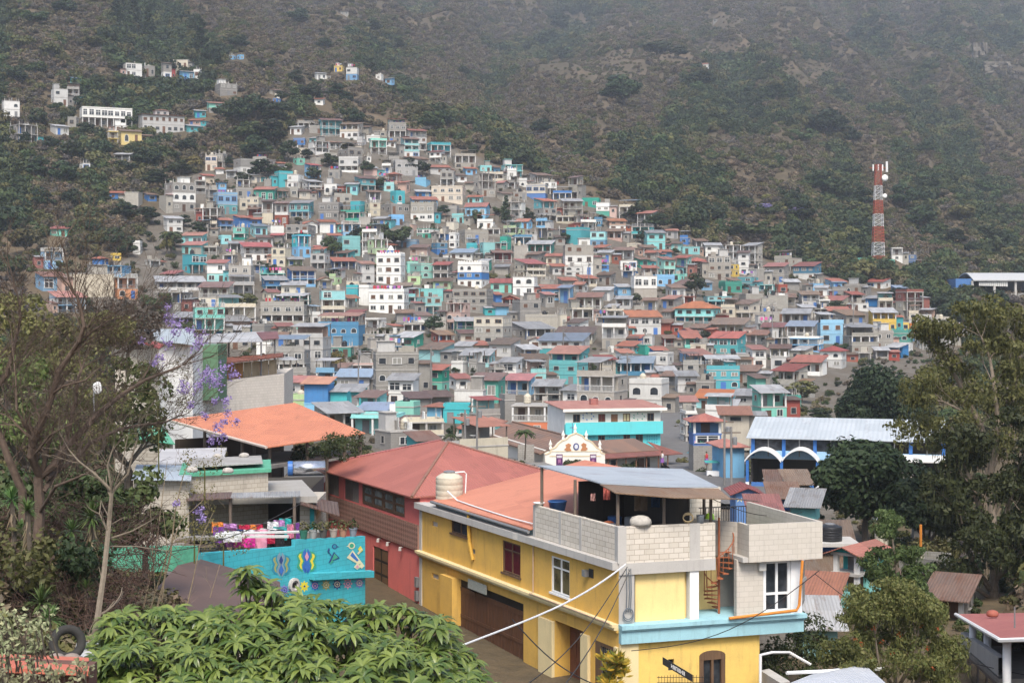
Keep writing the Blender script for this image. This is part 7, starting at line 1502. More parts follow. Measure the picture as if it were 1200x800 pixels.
# people, stalls and a vehicle in the street, poles and wires
SKIN = plain('skin', (0.28, 0.15, 0.09), 0.6); HAIR = plain('dark_hair', (0.012, 0.01, 0.009), 0.6)
def person(px, py, Y, top, low, label, h=1.6, turn=0.0, stride=0.12):
    g = P(px, py, Y); t = thing('person', label, 'person', (g.x, g.y, g.z), turn)
    me = bpy.data.meshes.new('body'); vs = [(0, 0, .95), (0, 0, 1.15), (0, 0.01, 1.36), (0, 0, 1.45), (0, -0.01, 1.56), (0, -0.02, 1.66), (.09, 0, .9), (.1, stride, .5), (.1, stride * 1.3, .08), (.1, stride * 1.3 - .14, .04), (-.09, 0, .9), (-.1, -stride, .5), (-.1, -stride * .8, .08), (-.1, -stride * .8 - .14, .04), (.19, 0, 1.36), (.25, -.02, 1.1), (.24, -.12, .88), (-.19, 0, 1.36), (-.25, .02, 1.1), (-.24, -.1, .88)]
    es = [(0, 1), (1, 2), (2, 3), (3, 4), (4, 5), (0, 6), (6, 7), (7, 8), (8, 9), (0, 10), (10, 11), (11, 12), (12, 13), (2, 14), (14, 15), (15, 16), (2, 17), (17, 18), (18, 19)]
    rad = [.14, .13, .15, .06, .1, .09, .1, .07, .045, .04, .1, .07, .045, .04, .07, .05, .035, .07, .05, .035]
    me.from_pydata([tuple(Vector(v) * h / 1.7) for v in vs], es, []); o = bpy.data.objects.new('body', me); COL.objects.link(o); o.parent = t
    md = o.modifiers.new('skin', 'SKIN'); me.skin_vertices.new() if not me.skin_vertices else None
    for i, r in enumerate(rad): me.skin_vertices[0].data[i].radius = (r * h / 1.7, r * h / 1.7)
    me.skin_vertices[0].data[0].use_root = True; o.modifiers.new('smooth', 'SUBSURF').levels = 1; me.materials.append(SKIN); k = h / 1.7
    mb = MB(); mb.lathe((0, 0, 0), [(.17 * k, .92 * k), (.19 * k, 1.1 * k), (.21 * k, 1.34 * k), (.1 * k, 1.46 * k)], 10); mb.build('shirt', top, t, True)
    mb = MB(); mb.lathe((0, 0, 0), [(.2 * k, .95 * k), (.22 * k, .7 * k), (.24 * k, .35 * k)], 10); mb.build('skirt', low, t, True) if 'skirt' in label else [(lambda m: (m.cone(Vector((s_ * .095, s_ * stride, .5)) * k, Vector((s_ * .085, 0, .95)) * k, .09 * k, .13 * k, 8), m.cone(Vector((s_ * .1, s_ * stride, .12)) * k, Vector((s_ * .095, s_ * stride, .52)) * k, .075 * k, .09 * k, 8), m.build('trouser_leg', low, t)))(MB()) for s_ in (-1, 1)]
    mb = MB(); mb.lathe((0, 0.02, 1.6 * k), [(.09 * k, 0), (.115 * k, .06 * k), (.09 * k, .15 * k), (0, .19 * k)], 10); mb.build('hair', HAIR, t, True); return t
for px, py, Y, a, b, lab in ((818, 541, 176, 'white', 'blue', 'person in a white shirt walking past the market stalls'), (828, 546, 172, 'red', 'violet', 'person in a red blouse and violet skirt by the stalls'), (835, 544, 173, 'pink', 'blue', 'person in a pink blouse and blue skirt among the stalls'), (776, 545, 178, 'white', 'violet', 'person in a white blouse and violet skirt at the arcade corner'), (608, 519, 190, 'blue', 'blue', 'person in blue walking up the lane left of the church'), (612, 520, 189, 'white', 'blue', 'person in a white shirt beside the one in blue in the lane'), (846, 552, 168, 'blue', 'red', 'person in a blue blouse and red skirt near the plaza cart')):
    c = {m_.name.split('_')[1]: m_ for m_ in CLOTHS}; person(px, py, Y, c[a], c[b], lab, turn=U(0, 6))
for i, (px, py, Y, c, lab) in enumerate(((815, 536, 178, (0.04, 0.3, 0.32), 'teal market parasol over a stall on the plaza'), (824, 538, 174, (0.4, 0.12, 0.08), 'dull red parasol over a stall on the plaza'), (833, 536, 176, (0.12, 0.12, 0.14), 'dark awning parasol beside the blue mural house'))):
    t = thing('parasol', lab, 'parasol', P(px, py + 14, Y)); mb = MB(); mb.cone((0, 0, 0), (0, 0, 2.3), 0.03, 0.03, 6); mb.build('pole', STEEL, t); mb = MB(); n = 8; mb.faces([(1.1 * math.cos(6.283 * k / n), 1.1 * math.sin(6.283 * k / n), 1.95) for k in range(n)] + [(0, 0, 2.4)], [(k, (k + 1) % n, n) for k in range(n)]); mb.build('canopy', plain('parasol_%d' % i, c, 0.8), t)
t = thing('market_cart', 'white and teal street cart parked at the plaza edge', 'cart', P(838, 562, 162)); mb = MB(); mb.box(-0.9, 0.9, -0.4, 0.4, 0.4, 0.95); mb.build('body', WHT, t); mb = MB(); mb.slab([(-1.1, -0.6, 1.9), (1.1, -0.6, 1.9), (1.1, 0.6, 2.0), (-1.1, 0.6, 2.0)], 0.06); mb.build('canopy', plain('teal_canopy', (0.06, 0.33, 0.3)), t)
for sx in (-1, 1):
    mb = MB(); mb.cone((sx * 0.85, 0, 0.95), (sx * 0.85, 0, 1.92), 0.03, 0.03, 5); mb.build('post', STEEL, t); mb = MB(); mb.cone((sx * 0.6, -0.46, 0.3), (sx * 0.6, -0.4, 0.3), 0.3, 0.3, 14); mb.build('wheel', BLACKP, t)
def pole(px, py0, py1, Y, label, wires=()):
    a, b = P(px, py0, Y), P(px, py1, Y); t = thing('utility_pole', label, 'pole', a); mb = MB(I4); mb.cone(a - Vector((0, 0, 1)), b, 0.14, 0.1, 8); mb.build('pole', plain('concrete_pole', (0.2, 0.19, 0.18), 0.9), t); mb = MB(I4); mb.box(b.x - 0.9, b.x + 0.9, Y - 0.06, Y + 0.06, b.z - 0.6, b.z - 0.48); mb.build('crossarm', POSTW, t); mb = MB(I4); mb.lathe((b.x + 0.3, Y - 0.25, b.z - 1.7), [(0, 0), (0.22, 0.02), (0.22, 0.7), (0.1, 0.78), (0, 0.8)], 10); mb.build('transformer', STEEL, t)
pole(559, 565, 470, 160, 'dark utility pole at the head of the lane behind the red roof'); pole(849, 575, 488, 150, 'pale utility pole in front of the sky blue painted house'); pole(857, 580, 500, 146, 'shorter utility pole right of the one by the sky blue painted house'); pole(545, 560, 480, 170, 'thin utility pole left of the lane, beside the teal gable house')
for k, (px, py) in enumerate(((505, 470), (735, 478), (660, 440), (770, 330), (905, 400), (420, 470), (690, 345), (595, 300), (1000, 395))):
    g = on_ground(px, py); pole(px, py, py - 9.5 * F / g.y, g.y, ('pole by the green house above the red roof', 'pole behind the town building', 'pole beside the bright blue mural house', 'pole near the white topped block tower', 'pole among the houses left of the yellow terraced house', 'pole beside the blue mural tower', 'pole in the middle of the upper town', 'pole on the slope below the dark cypress', 'pole below the yellow terraced house')[k])
def wire(pa, pb, sag, label, r=0.018):
    mb = MB(I4); mb.tube([pa.lerp(pb, k / 16) - Vector((0, 0, sag * math.sin(math.pi * k / 16))) for k in range(17)], r, 4); tag(mb.build('wire', BLACKP), label, 'wire')
for i, (a_, b_, lab) in enumerate((((505, 470), (735, 478), 'by the green house to the one behind the town building'), ((735, 478), (660, 440), 'behind the town building to the one by the mural house'), ((660, 440), (770, 330), 'beside the bright blue mural house up the hill'), ((770, 330), (1000, 395), 'near the white topped block tower to the right'), ((905, 400), (770, 330), 'left of the yellow terraced house up to the block tower'), ((420, 470), (505, 470), 'beside the blue mural tower to the green house'), ((690, 345), (595, 300), 'in the middle of the upper town up to the cypress'), ((690, 345), (770, 330), 'in the middle of the upper town to the block tower'), ((735, 478), (905, 400), 'behind the town building to the right side of the town'), ((660, 440), (690, 345), 'beside the mural house to the middle of the upper town'))):
    p, q = [on_ground(*c) for c in (a_, b_)]; p.z += 8.6; q.z += 8.6; wire(p, q, 2.5, 'wire from the pole ' + lab, 0.035)
wire(P(735, 664, 59.6), P(598, 815, 45), 0.6, 'thin dark wire running down from the house corner to the lower left'); wire(P(738, 668, 59.5), P(640, 830, 40), 0.4, 'second thin dark wire falling steeply from the house corner'); wire(P(600, 725, 48), P(705, 805, 44), 0.3, 'thin wire crossing the porch of the yellow house'); wire(P(740, 762, 57), P(960, 668, 62), 0.8, 'thin wire looping along the yellow front wall to the right'); wire(P(955, 672, 66), P(1200, 790, 60), 0.8, 'dark wire hanging over the reddish shrub at the lower right'); wire(P(0, 640, 40), P(352, 590, 66), 1.0, 'thin dark wire passing behind the bare tree'); wire(P(832, 583, 61.5), P(940, 600, 70), 0.4, 'thin wire from the canopy post over the terrace')
# ------------------------------------------------------------------ trees among the houses and in the valley
random.seed(77)
PROTO = {}
for k, (kind, H, W, nb, lf, nl, shape) in {'dark': ('dark', 8, 7, 13, .42, 90, 'round'), 'dark2': ('dark', 9, 6, 13, .42, 90, 'round'), 'mid': ('mid', 7, 6.5, 12, .4, 90, 'round'), 'mid2': ('mid', 6, 7, 13, .38, 90, 'round'), 'olive': ('olive', 6, 6, 12, .38, 80, 'round'), 'olive2': ('olive', 7, 6, 10, .36, 70, 'round'), 'yellow': ('yellow', 5, 5, 10, .34, 60, 'round'), 'pine': ('dark', 12, 5, 0, .4, 110, 'pine'), 'dry': ('grey', 7, 6, 11, .34, 45, 'round'), 'lilac': ('lilac', 6, 6, 11, .38, 70, 'round')}.items():
    PROTO[k] = (*crown_tree(kind, H, W, len(k) * 13 + int(H * 3), nb, lf, nl, 0.25, shape), H, W)
DESC = {'dark': 'dark green', 'dark2': 'tall dark green', 'mid': 'mid green', 'mid2': 'spreading mid green', 'olive': 'olive green', 'olive2': 'loose olive green', 'yellow': 'yellowish green', 'pine': 'dark pointed conifer', 'dry': 'bare grey', 'lilac': 'lilac flowering'}
TREES = []
def tree(px, py, wpx, hpx, kind, Y=None, label=None, name=None):
    if px < 345: wpx *= 1.05; hpx *= 1.05
    g = on_ground(px, py) if Y is None else P(px, py, Y)
    if Y is None and hides(px, py - hpx * 0.3, g.y, hpx * 0.4): hpx *= 0.62; wpx *= 0.7
    if Y is not None: g.z = min(g.z, ground(g.x, g.y) + 1.5)
    s = g.y / F; tm, cm_, H, W = PROTO[kind]; sw, sh = wpx * s / W, hpx * s / H
    t = thing(name or ('conifer' if kind == 'pine' else 'tree'), label, 'tree', g, U(0, 6.28)); t.scale = (sw, sw, sh)
    inst('trunk', tm, t); inst('crown', cm_, t); TREES.append(dict(o=t, x=px, y=py, k=kind, own=label, w=wpx)); return t
T = '''435 291 34 30 dark|418 292 24 26 dark2|462 292 40 34 mid|300 278 0 0 x|318 322 24 24 mid|345 322 32 22 olive|306 318 20 18 dark|390 330 28 24 dark|388 300 26 22 mid2|350 262 18 14 olive|495 206 32 28 dark|480 205 22 20 dark2|519 254 24 22 dark|558 262 26 24 mid2|593 263 14 36 pine|546 302 10 10 olive|577 330 16 18 olive
640 286 20 14 mid|662 286 20 22 dark|704 258 22 12 mid|756 286 20 18 dark|790 299 14 10 mid|746 357 18 22 dark|816 348 24 28 dark|792 374 16 16 mid|827 401 22 22 dark|782 394 16 12 olive|858 440 20 20 mid|508 392 24 22 dark|534 438 18 16 mid|556 438 14 12 dark|695 440 14 24 dark|584 252 16 12 mid|620 262 16 14 dark|480 244 18 12 mid|505 294 12 8 olive
286 374 40 32 olive|426 422 26 24 dark|396 438 22 26 yellow|413 434 14 20 mid|367 368 13 18 dark|455 396 44 22 olive|440 398 22 18 mid|430 434 13 10 olive|336 398 20 22 dry|546 512 26 34 mid|530 516 16 18 dark|940 472 58 44 olive2|918 462 26 26 mid|1000 480 30 16 dark|960 496 36 18 dark2|980 366 22 14 dark|1000 352 30 16 mid|1052 352 44 24 dark|1080 360 40 22 dark
1110 372 44 30 dark|1140 386 44 30 dark2|1130 350 30 20 mid|1170 362 30 22 dark|1100 335 34 22 dry|1150 344 26 16 olive|940 352 14 10 dark|985 412 18 12 mid|870 338 14 10 mid|182 366 54 40 mid|150 302 34 36 mid2|136 296 26 28 dark|215 266 26 22 dark|232 276 20 16 dark2|196 300 20 26 yellow|205 290 26 22 dark|170 262 46 30 dark|145 262 30 24 dark2|120 240 30 24 dark
75 318 30 24 mid|92 300 26 24 olive|108 282 26 24 dark|60 330 30 26 mid|30 300 40 34 olive|12 330 36 36 mid|20 268 34 30 mid|50 248 28 26 dark2|84 246 28 24 dark|100 162 36 28 dark2|115 166 30 26 dark|66 132 26 22 mid|45 150 22 22 dark|30 172 24 26 dark2|60 178 30 28 dark|84 190 30 24 dark|45 215 30 30 dark2|75 220 34 30 dark|105 208 26 22 mid|145 205 40 26 dark|172 200 36 26 dark
185 222 34 22 dark2|210 206 26 20 mid|228 200 22 16 yellow|220 180 24 18 dark|195 190 30 20 mid|172 180 22 16 dark|260 220 22 18 mid|285 216 30 22 dark|308 212 30 24 dark2|330 208 24 18 mid|268 196 20 18 dark|300 190 34 30 dark|318 176 40 34 dark2|290 170 36 32 mid|276 150 34 34 dark|300 142 34 30 dark|322 148 30 26 dark2|338 190 24 24 dark|256 138 26 22 dark|240 160 22 18 mid
228 118 26 22 dark|212 110 22 16 mid|170 100 22 16 mid|100 120 24 22 dark2|113 110 22 22 dark|90 116 18 18 dark|136 32 20 34 pine|156 40 24 42 pine|174 50 22 44 pine|236 64 26 42 pine|230 44 18 26 dark|248 78 24 28 dark|254 84 18 22 pine|42 90 26 20 mid|20 100 26 22 dark|24 60 30 20 olive|60 70 26 20 olive|364 120 30 22 dark|394 118 26 20 dark2|406 124 20 16 dark|372 102 20 18 mid|346 100 20 18 dark
360 186 24 18 dark|388 196 26 18 mid|410 186 24 20 olive|430 205 20 16 dark|400 232 16 14 mid|368 212 20 16 dark|350 230 14 10 mid|445 222 20 14 dark|418 148 22 20 dark|404 140 20 16 mid|730 128 48 40 dark|718 122 30 26 dark2|770 66 40 18 dark|795 68 26 14 dark|640 60 34 24 dark|655 40 30 24 dark2|640 70 26 16 mid|505 156 34 30 mid|520 150 26 20 dark|585 186 30 24 dark2|635 160 26 20 dark
750 208 26 28 dark|820 104 34 20 dark|806 100 24 16 mid|880 120 24 18 dark|910 116 22 18 dark2|850 130 22 14 dark|966 162 50 34 dark|985 160 30 24 dark2|940 170 30 22 mid|1000 170 24 18 dark|960 230 40 30 dark|985 240 40 32 dark|1010 250 34 30 dark2|940 262 36 26 dark|1060 250 40 34 dark|1080 270 40 28 dark|1100 280 34 24 mid|1120 290 30 22 dark2|900 256 30 20 mid|870 250 30 20 dark
870 282 60 26 mid|905 284 38 28 mid|898 238 16 10 yellow|896 252 24 14 lilac|932 258 30 16 lilac|1160 290 34 26 dark|1185 260 34 26 mid|1005 280 36 24 dark|970 284 30 20 mid|950 290 24 18 dark|1130 262 34 24 olive|1150 230 30 22 mid|1180 300 30 26 dark|1085 182 24 16 dark|1104 190 20 14 mid|836 262 30 20 dark|800 270 30 22 mid|770 272 34 22 dark|745 262 30 22 dark2
1000 620 0 0 x|1140 300 24 18 dark|40 30 30 20 mid|75 20 30 20 dark|110 60 26 18 olive|190 60 24 16 mid|280 60 26 18 dark|310 84 22 16 mid|330 120 24 20 dark|352 112 18 14 mid|460 60 30 18 mid|430 40 34 20 mid|540 90 24 14 mid|380 60 20 16 dark|350 30 30 20 dark'''
for row in T.replace('\n', '|').split('|'):
    a = row.split()
    if a[4] != 'x': tree(*[float(v) for v in a[:4]], a[4])
# palm in the middle of the town and at the lane
def palm(px, py, hpx, rpx, label, Y=None):
    g = on_ground(px, py) if Y is None else P(px, py, Y); s = g.y / F; H = hpx * s; r = rpx * s; t = thing('palm_tree', label, 'tree', g); mb = MB(); mb.tube([(0, 0, -1), (0.05 * H, 0, H * 0.5), (0.02 * H, 0, H)], [H * 0.05, H * 0.035, H * 0.03], 7); mb.build('trunk', BARK, t); mb = MB()
    for k in range(22):
        a = 6.283 * k / 22 + U(-.1, .1); e = U(-0.2, 0.9); pts = []
        for j in range(6): u = j / 5; pts.append(Vector((math.cos(a) * r * u * math.cos(e * (1 - u)), math.sin(a) * r * u * math.cos(e * (1 - u)), H + r * (0.6 * e * u + 0.3 * u - 0.75 * u * u))))
        for p0, p1, w in zip(pts[:-1], pts[1:], (0.05, 0.14, 0.17, 0.14, 0.08)):
            sd_ = Vector((-math.sin(a), math.cos(a), 0)) * r * w
            for s_ in (-1, 1): mb.faces([p0, p1, p1 + sd_ * s_ - Vector((0, 0, r * 0.09)), p0 + sd_ * s_ - Vector((0, 0, r * 0.07))], [(0, 1, 2, 3)])
    mb.build('crown', LM['mid'], t)
palm(434, 294, 24, 17, 'palm tree with a wide crown left of the white battlemented tower house'); palm(615, 528, 22, 13, 'small palm at the lane corner left of the church', 168); palm(528, 524, 14, 10, 'low palm beside the orange hipped kiosk', 165); palm(200, 300, 26, 14, 'thin palm on the left slope under the white arched house')
LM['fresh'] = leaf_mat('fresh_leaves', (0.05, 0.075, 0.02), (0.125, 0.15, 0.05), 0.25)
# big named trees
def big_tree(name, label, px, py, Y, W, H, kind, seed, nb, leaf, nl, trunk=0.2, base=None):
    random.seed(seed); g = P(px, py, Y); g.z = ground(g.x, g.y) - 0.2 if base is None else base; t = thing(name, label, 'tree', g)
    tr, cr = crown_tree(kind, H, W, seed, nb, leaf, nl, trunk); inst('trunk', tr, t); inst('crown', cr, t); return t
def topH(py, X, Y): return (HY - py) * Y / F - ground(X, Y)
Yd = 205; X = P(1030, 0, Yd).x; big_tree('tree', 'huge dark dome-shaped tree above the white market roof', 1030, 488, Yd, 12.8, topH(428, X, Yd), 'dark', 3, 46, .3, 330, 0.12)
Yd = 118; X = P(1014, 0, Yd).x; big_tree('tree', 'big dark round tree standing in front of the market hall', 1014, 640, Yd, 8.4, topH(514, X, Yd), 'dark', 4, 44, .24, 330, 0.25)
Yd = 112; big_tree('tree', 'dark tree just right of the big round tree before the market', 1088, 640, Yd, 5.2, topH(545, P(1088, 0, Yd).x, Yd), 'dark', 5, 26, .22, 260, 0.2)
Yd = 122; big_tree('tree', 'low dark tree behind the corner house terrace and below the market', 945, 600, Yd, 3.0, topH(592, P(945, 0, Yd).x, Yd), 'dark', 6, 14, .2, 160, 0.2)
# tall feathery trees on the right edge
def feathery(name, label, Y, boughs, seed, kind='euc', leaf=0.15, n=100, r=0.75, trunk_px=(1150, 720), sc=0.8):
    random.seed(seed); base = P(*trunk_px, Y); base.z = ground(base.x, base.y); t = thing(name, label, 'tree', base); tr = MB(I4); cr = MB(I4)
    for pts, w in boughs:
        V = [P(x, y, Y + dy) for x, y, dy in pts]; tr.tube(V, [w * (1 - 0.75 * k / (len(V) - 1)) for k in range(len(V))], 7)
        for i, p in enumerate(V):
            if i == 0: continue
            for _ in range(3):
                d = (V[i] - V[i - 1]).normalized(); out = []; branchy(tr, p, (d + rdir() * 0.9 + Vector((0, 0, 0.2))).normalized(), U(1.0, 2.2) * sc, w * 0.2, 1, out, 0.8, 0.1, n=4)
                for q, dd in out:
                    for __ in range(2):
                        c = q + rdir() * r * 0.6; clump(cr, c, r * U(0.6, 1.2), n // 2, leaf, 0, 0.7, 0.0)
                        for ___ in range(n // 5):                       # hanging sprays
                            a = c + rdir() * r * 0.8; cr.faces([a, a + Vector((leaf * 0.3, 0, -leaf * 0.2)), a + Vector((U(-.1, .1), U(-.1, .1), -leaf * U(2, 4)))], [(0, 1, 2)])
    tr.build('trunk', plain('pale_bark', (0.20, 0.16, 0.12), 0.85, var=0.5, scale=5), t); cr.build('crown', LM[kind], t); return t
LM['euc'] = leaf_mat('eucalyptus_leaves', (0.045, 0.052, 0.016), (0.105, 0.105, 0.035), 0.25); LM['euc2'] = leaf_mat('shady_leaves', (0.026, 0.036, 0.013), (0.06, 0.07, 0.024), 0.2)  # second leaf colour is a darker olive
feathery('eucalyptus', 'tall feathery eucalyptus with pale forked limbs on the right edge', 105, [([(1165, 640, 0), (1160, 560, 0), (1150, 500, 1), (1128, 455, 2), (1110, 425, 2), (1095, 410, 2)], 0.3), ([(1160, 560, 0), (1170, 500, -1), (1165, 450, -1), (1160, 420, 0), (1150, 395, 0)], 0.22), ([(1170, 500, 0), (1190, 450, 1), (1195, 420, 1), (1185, 392, 1)], 0.2), ([(1150, 500, 0), (1125, 480, -2), (1105, 470, -2)], 0.14), ([(1150, 520, 0), (1125, 515, -1), (1100, 500, -1)], 0.13), ([(1165, 600, 0), (1185, 560, -1), (1200, 520, -1), (1215, 480, -1)], 0.2)], 31)
feathery('tree', 'dark feathery tree filling the right edge above the red veranda roof', 92, [([(1165, 715, 0), (1165, 640, 0), (1150, 600, 0), (1140, 570, 0), (1130, 545, 0)], 0.3), ([(1165, 640, 0), (1180, 600, 0), (1190, 560, 0), (1200, 530, 0)], 0.25), ([(1160, 690, 0), (1140, 660, -1), (1130, 630, -1), (1125, 600, -1)], 0.2), ([(1165, 680, 0), (1185, 660, -1), (1200, 640, -1), (1205, 610, -1)], 0.2), ([(1170, 710, 0), (1190, 690, -1), (1205, 680, -1)], 0.15), ([(1160, 700, 0), (1145, 690, -1), (1135, 680, -1)], 0.15)], 32, 'euc2', 0.17, 110, 0.75, (1165, 720), 0.75)
feathery('tree', 'slender light green tree beside the turquoise balcony house', 82, [([(1052, 725, 0), (1053, 690, 0), (1050, 660, 0), (1046, 635, 0), (1045, 622, 0)], 0.12), ([(1052, 700, 0), (1040, 685, 0), (1036, 670, 0)], 0.08), ([(1052, 690, 0), (1066, 680, 0), (1070, 665, 0)], 0.08), ([(1053, 712, 0), (1072, 705, 0), (1076, 695, 0)], 0.07)], 33, 'fresh', 0.10, 110, 0.36, (1052, 740), 0.3)
LM['bottle'] = leaf_mat('fine_olive_leaves', (0.055, 0.068, 0.018), (0.12, 0.115, 0.04), 0.25)
bt = feathery('bottlebrush_shrub', 'bushy olive tree dotted with red blossom at the lower right', 58, [([(1050, 860, 0), (1050, 808, 0), (1048, 778, 0), (1046, 743, 0), (1050, 723, 0)], 0.1), ([(1050, 828, 0), (1025, 798, 0), (1015, 778, 0), (1010, 753, 0)], 0.08), ([(1050, 818, 0), (1075, 798, 0), (1088, 778, 0), (1092, 753, 0)], 0.08), ([(1050, 808, 0), (1030, 778, -1), (1025, 743, -1), (1030, 726, -1)], 0.07), ([(1050, 808, 0), (1070, 778, -1), (1074, 748, -1), (1070, 730, -1)], 0.07), ([(1050, 838, 0), (1010, 818, -1), (1000, 793, -1)], 0.07), ([(1050, 838, 0), (1095, 823, -1), (1104, 798, -1)], 0.07)], 34, 'bottle', 0.07, 190, 0.42, (1050, 860), 0.42)
mb = MB(I4); random.seed(4)
for k in range(26):
    p = P(U(1000, 1100), U(728, 800), U(55.5, 58)); clump(mb, p, 0.1, 9, 0.05)
mb.build('red_blossom', leaf_mat('red_blossom', (0.22, 0.03, 0.012), (0.3, 0.06, 0.02), 0.2), bt)
for (px, py, Y, n, lab) in ((925, 762, 64, 50, 'green shrubs on the slope beside the yellow front wall'), (945, 740, 66, 30, 'climbing green shrub beside the bare block house')):
    random.seed(int(px)); mb = MB(I4); c = P(px, py, Y)
    for k in range(n): clump(mb, c + Vector((U(-1.2, 1.2), U(-1, 1), U(-1.4, 0.5))), U(0.25, 0.45), 45, 0.08)
    tag(mb.build('shrub', LM['mid']), lab, 'shrub')
random.seed(90); mb = MB(I4)
for k in range(60): p = P(U(960, 1120), U(640, 665), U(104, 112)); clump(mb, p, U(0.5, 0.9), 50, 0.16)
tag(mb.build('hedge', LM['olive']), 'loose green hedge of garden plants below the big round tree', 'hedge')
random.seed(91)
t = thing('croton_bush', 'yellow and green croton bush beside the street corner pillar', 'bush', P(719, 812, 55)); mb = MB(I4)
for k in range(46):
    c = P(U(706, 733), U(768, 806), U(54, 55.6))
    for j in range(9): a = rdir(); a.z = abs(a.z) * 0.7 + 0.1; a.normalize(); sd_ = a.orthogonal().normalized() * 0.05; mb.faces([c, c + a * 0.2 + sd_, c + a * 0.38, c + a * 0.2 - sd_], [(0, 1, 2, 3)])
mb.build('foliage', leaf_mat('croton_leaves', (0.08, 0.14, 0.02), (0.55, 0.40, 0.03), 0.2), t)

# ------------------------------------------------------------------ foreground plants on the left
# broad-leaved tree: whorls of long drooping leaves
random.seed(101); bl = thing('broadleaf_tree', 'large bright green tree with whorls of drooping leaves along the bottom', 'tree', (P(330, 0, 26).x, 26, ground(P(330, 0, 26).x, 26)))
GL = leaf_mat('glossy_green_leaves', (0.04, 0.088, 0.016), (0.165, 0.225, 0.05), 0.22, 0.36, 0.5, 0.1)
def top_line(px):
    pts = [(100, 775), (112, 745), (130, 726), (160, 718), (200, 716), (240, 722), (262, 712), (285, 700), (300, 706), (330, 708), (350, 700), (380, 704), (410, 704), (450, 710), (480, 716), (510, 724), (530, 750), (550, 775), (575, 800), (600, 830)]
    for (a, b), (c, d) in zip(pts[:-1], pts[1:]):
        if a <= px <= c: return b + (d - b) * (px - a) / (c - a)
    return 830
lv = MB(I4); tw = MB(I4)
def whorl(c, s, k, droop=0.5):
    ax = (Vector((U(-.3, .3), -0.25 + U(-.25, .25), 1))).normalized(); u = ax.orthogonal().normalized(); w = ax.cross(u); off = U(0, 6.28)
    for i in range(k):
        a = off + 6.283 * i / k + U(-.25, .25); d = (u * math.cos(a) + w * math.sin(a)); e = U(0.15, 1.0) * (1 if i % 3 else 0.5); Ls = s * U(0.8, 1.15); wd = Ls * U(0.10, 0.135)
        sd_ = ax.cross(d); p = [c]; q = c.copy(); dirv = (d + ax * (0.75 - e)).normalized()
        for j in range(4): q = q + dirv * (Ls / 4); p.append(q.copy()); dirv = (dirv + Vector((0, 0, -droop * U(0.35, 0.6)))).normalized()
        ws = [0.15, 0.8, 1.0, 0.75, 0.05]; L0 = [p[j] - sd_ * wd * ws[j] + ax * wd * 0.25 * ws[j] for j in range(5)]; R0 = [p[j] + sd_ * wd * ws[j] + ax * wd * 0.25 * ws[j] for j in range(5)]; i0 = len(lv.v)
        lv.v += L0 + p + R0
        for j in range(4): lv.f += [[i0 + j, i0 + j + 1, i0 + 5 + j + 1, i0 + 5 + j], [i0 + 5 + j, i0 + 6 + j, i0 + 11 + j, i0 + 10 + j]]; lv.mi += [0, 0]
cand = 0
rows_ = []
for px in range(104, 596, 8):
    y = top_line(px) + U(0, 6) + 9 * noise.noise(Vector((px / 30, 0.5, 9)))
    Yk = 27.5
    while y < 850:
        lobe = noise.noise(Vector((px / 42, y / 30, 3.1)))
        if lobe > -0.32: rows_.append((px + U(-6, 6), y - lobe * 8, Yk - lobe * 1.1 + U(-.4, .3)))
        y += U(9, 14); Yk -= 0.36
for px, py, Yk in rows_: c = P(px, py, Yk); whorl(c, 0.31 * U(0.85, 1.2), random.randrange(12, 17), 0.75); tw.tube([c, c + Vector((U(-.2, .2), 0.25, -0.5)), c + Vector((U(-.3, .3), 0.6, -1.2))], [0.012, 0.018, 0.03], 4)
for px, py in ((290, 668), (282, 675), (298, 676), (292, 682), (310, 688), (318, 694), (302, 692), (326, 700), (288, 690)): c = P(px, py, 27.6 + U(-.3, .3)); whorl(c, 0.36, 16, 0.75); tw.tube([c, c + Vector((0, 0.1, -0.5)), P(310, 740, 27.9)], [0.015, 0.02, 0.03], 5)
lv.build('foliage', GL, bl, True); b0 = bl.location
for a in ((200, 760), (330, 750), (450, 760)): tw.tube([Vector((b0.x, 26.5, b0.z)), P(a[0] * 0.5 + 165, 800, 27), P(a[0], a[1] + 20, 27.5)], [0.18, 0.12, 0.05], 7)
tw.build('branches', BARK, bl)
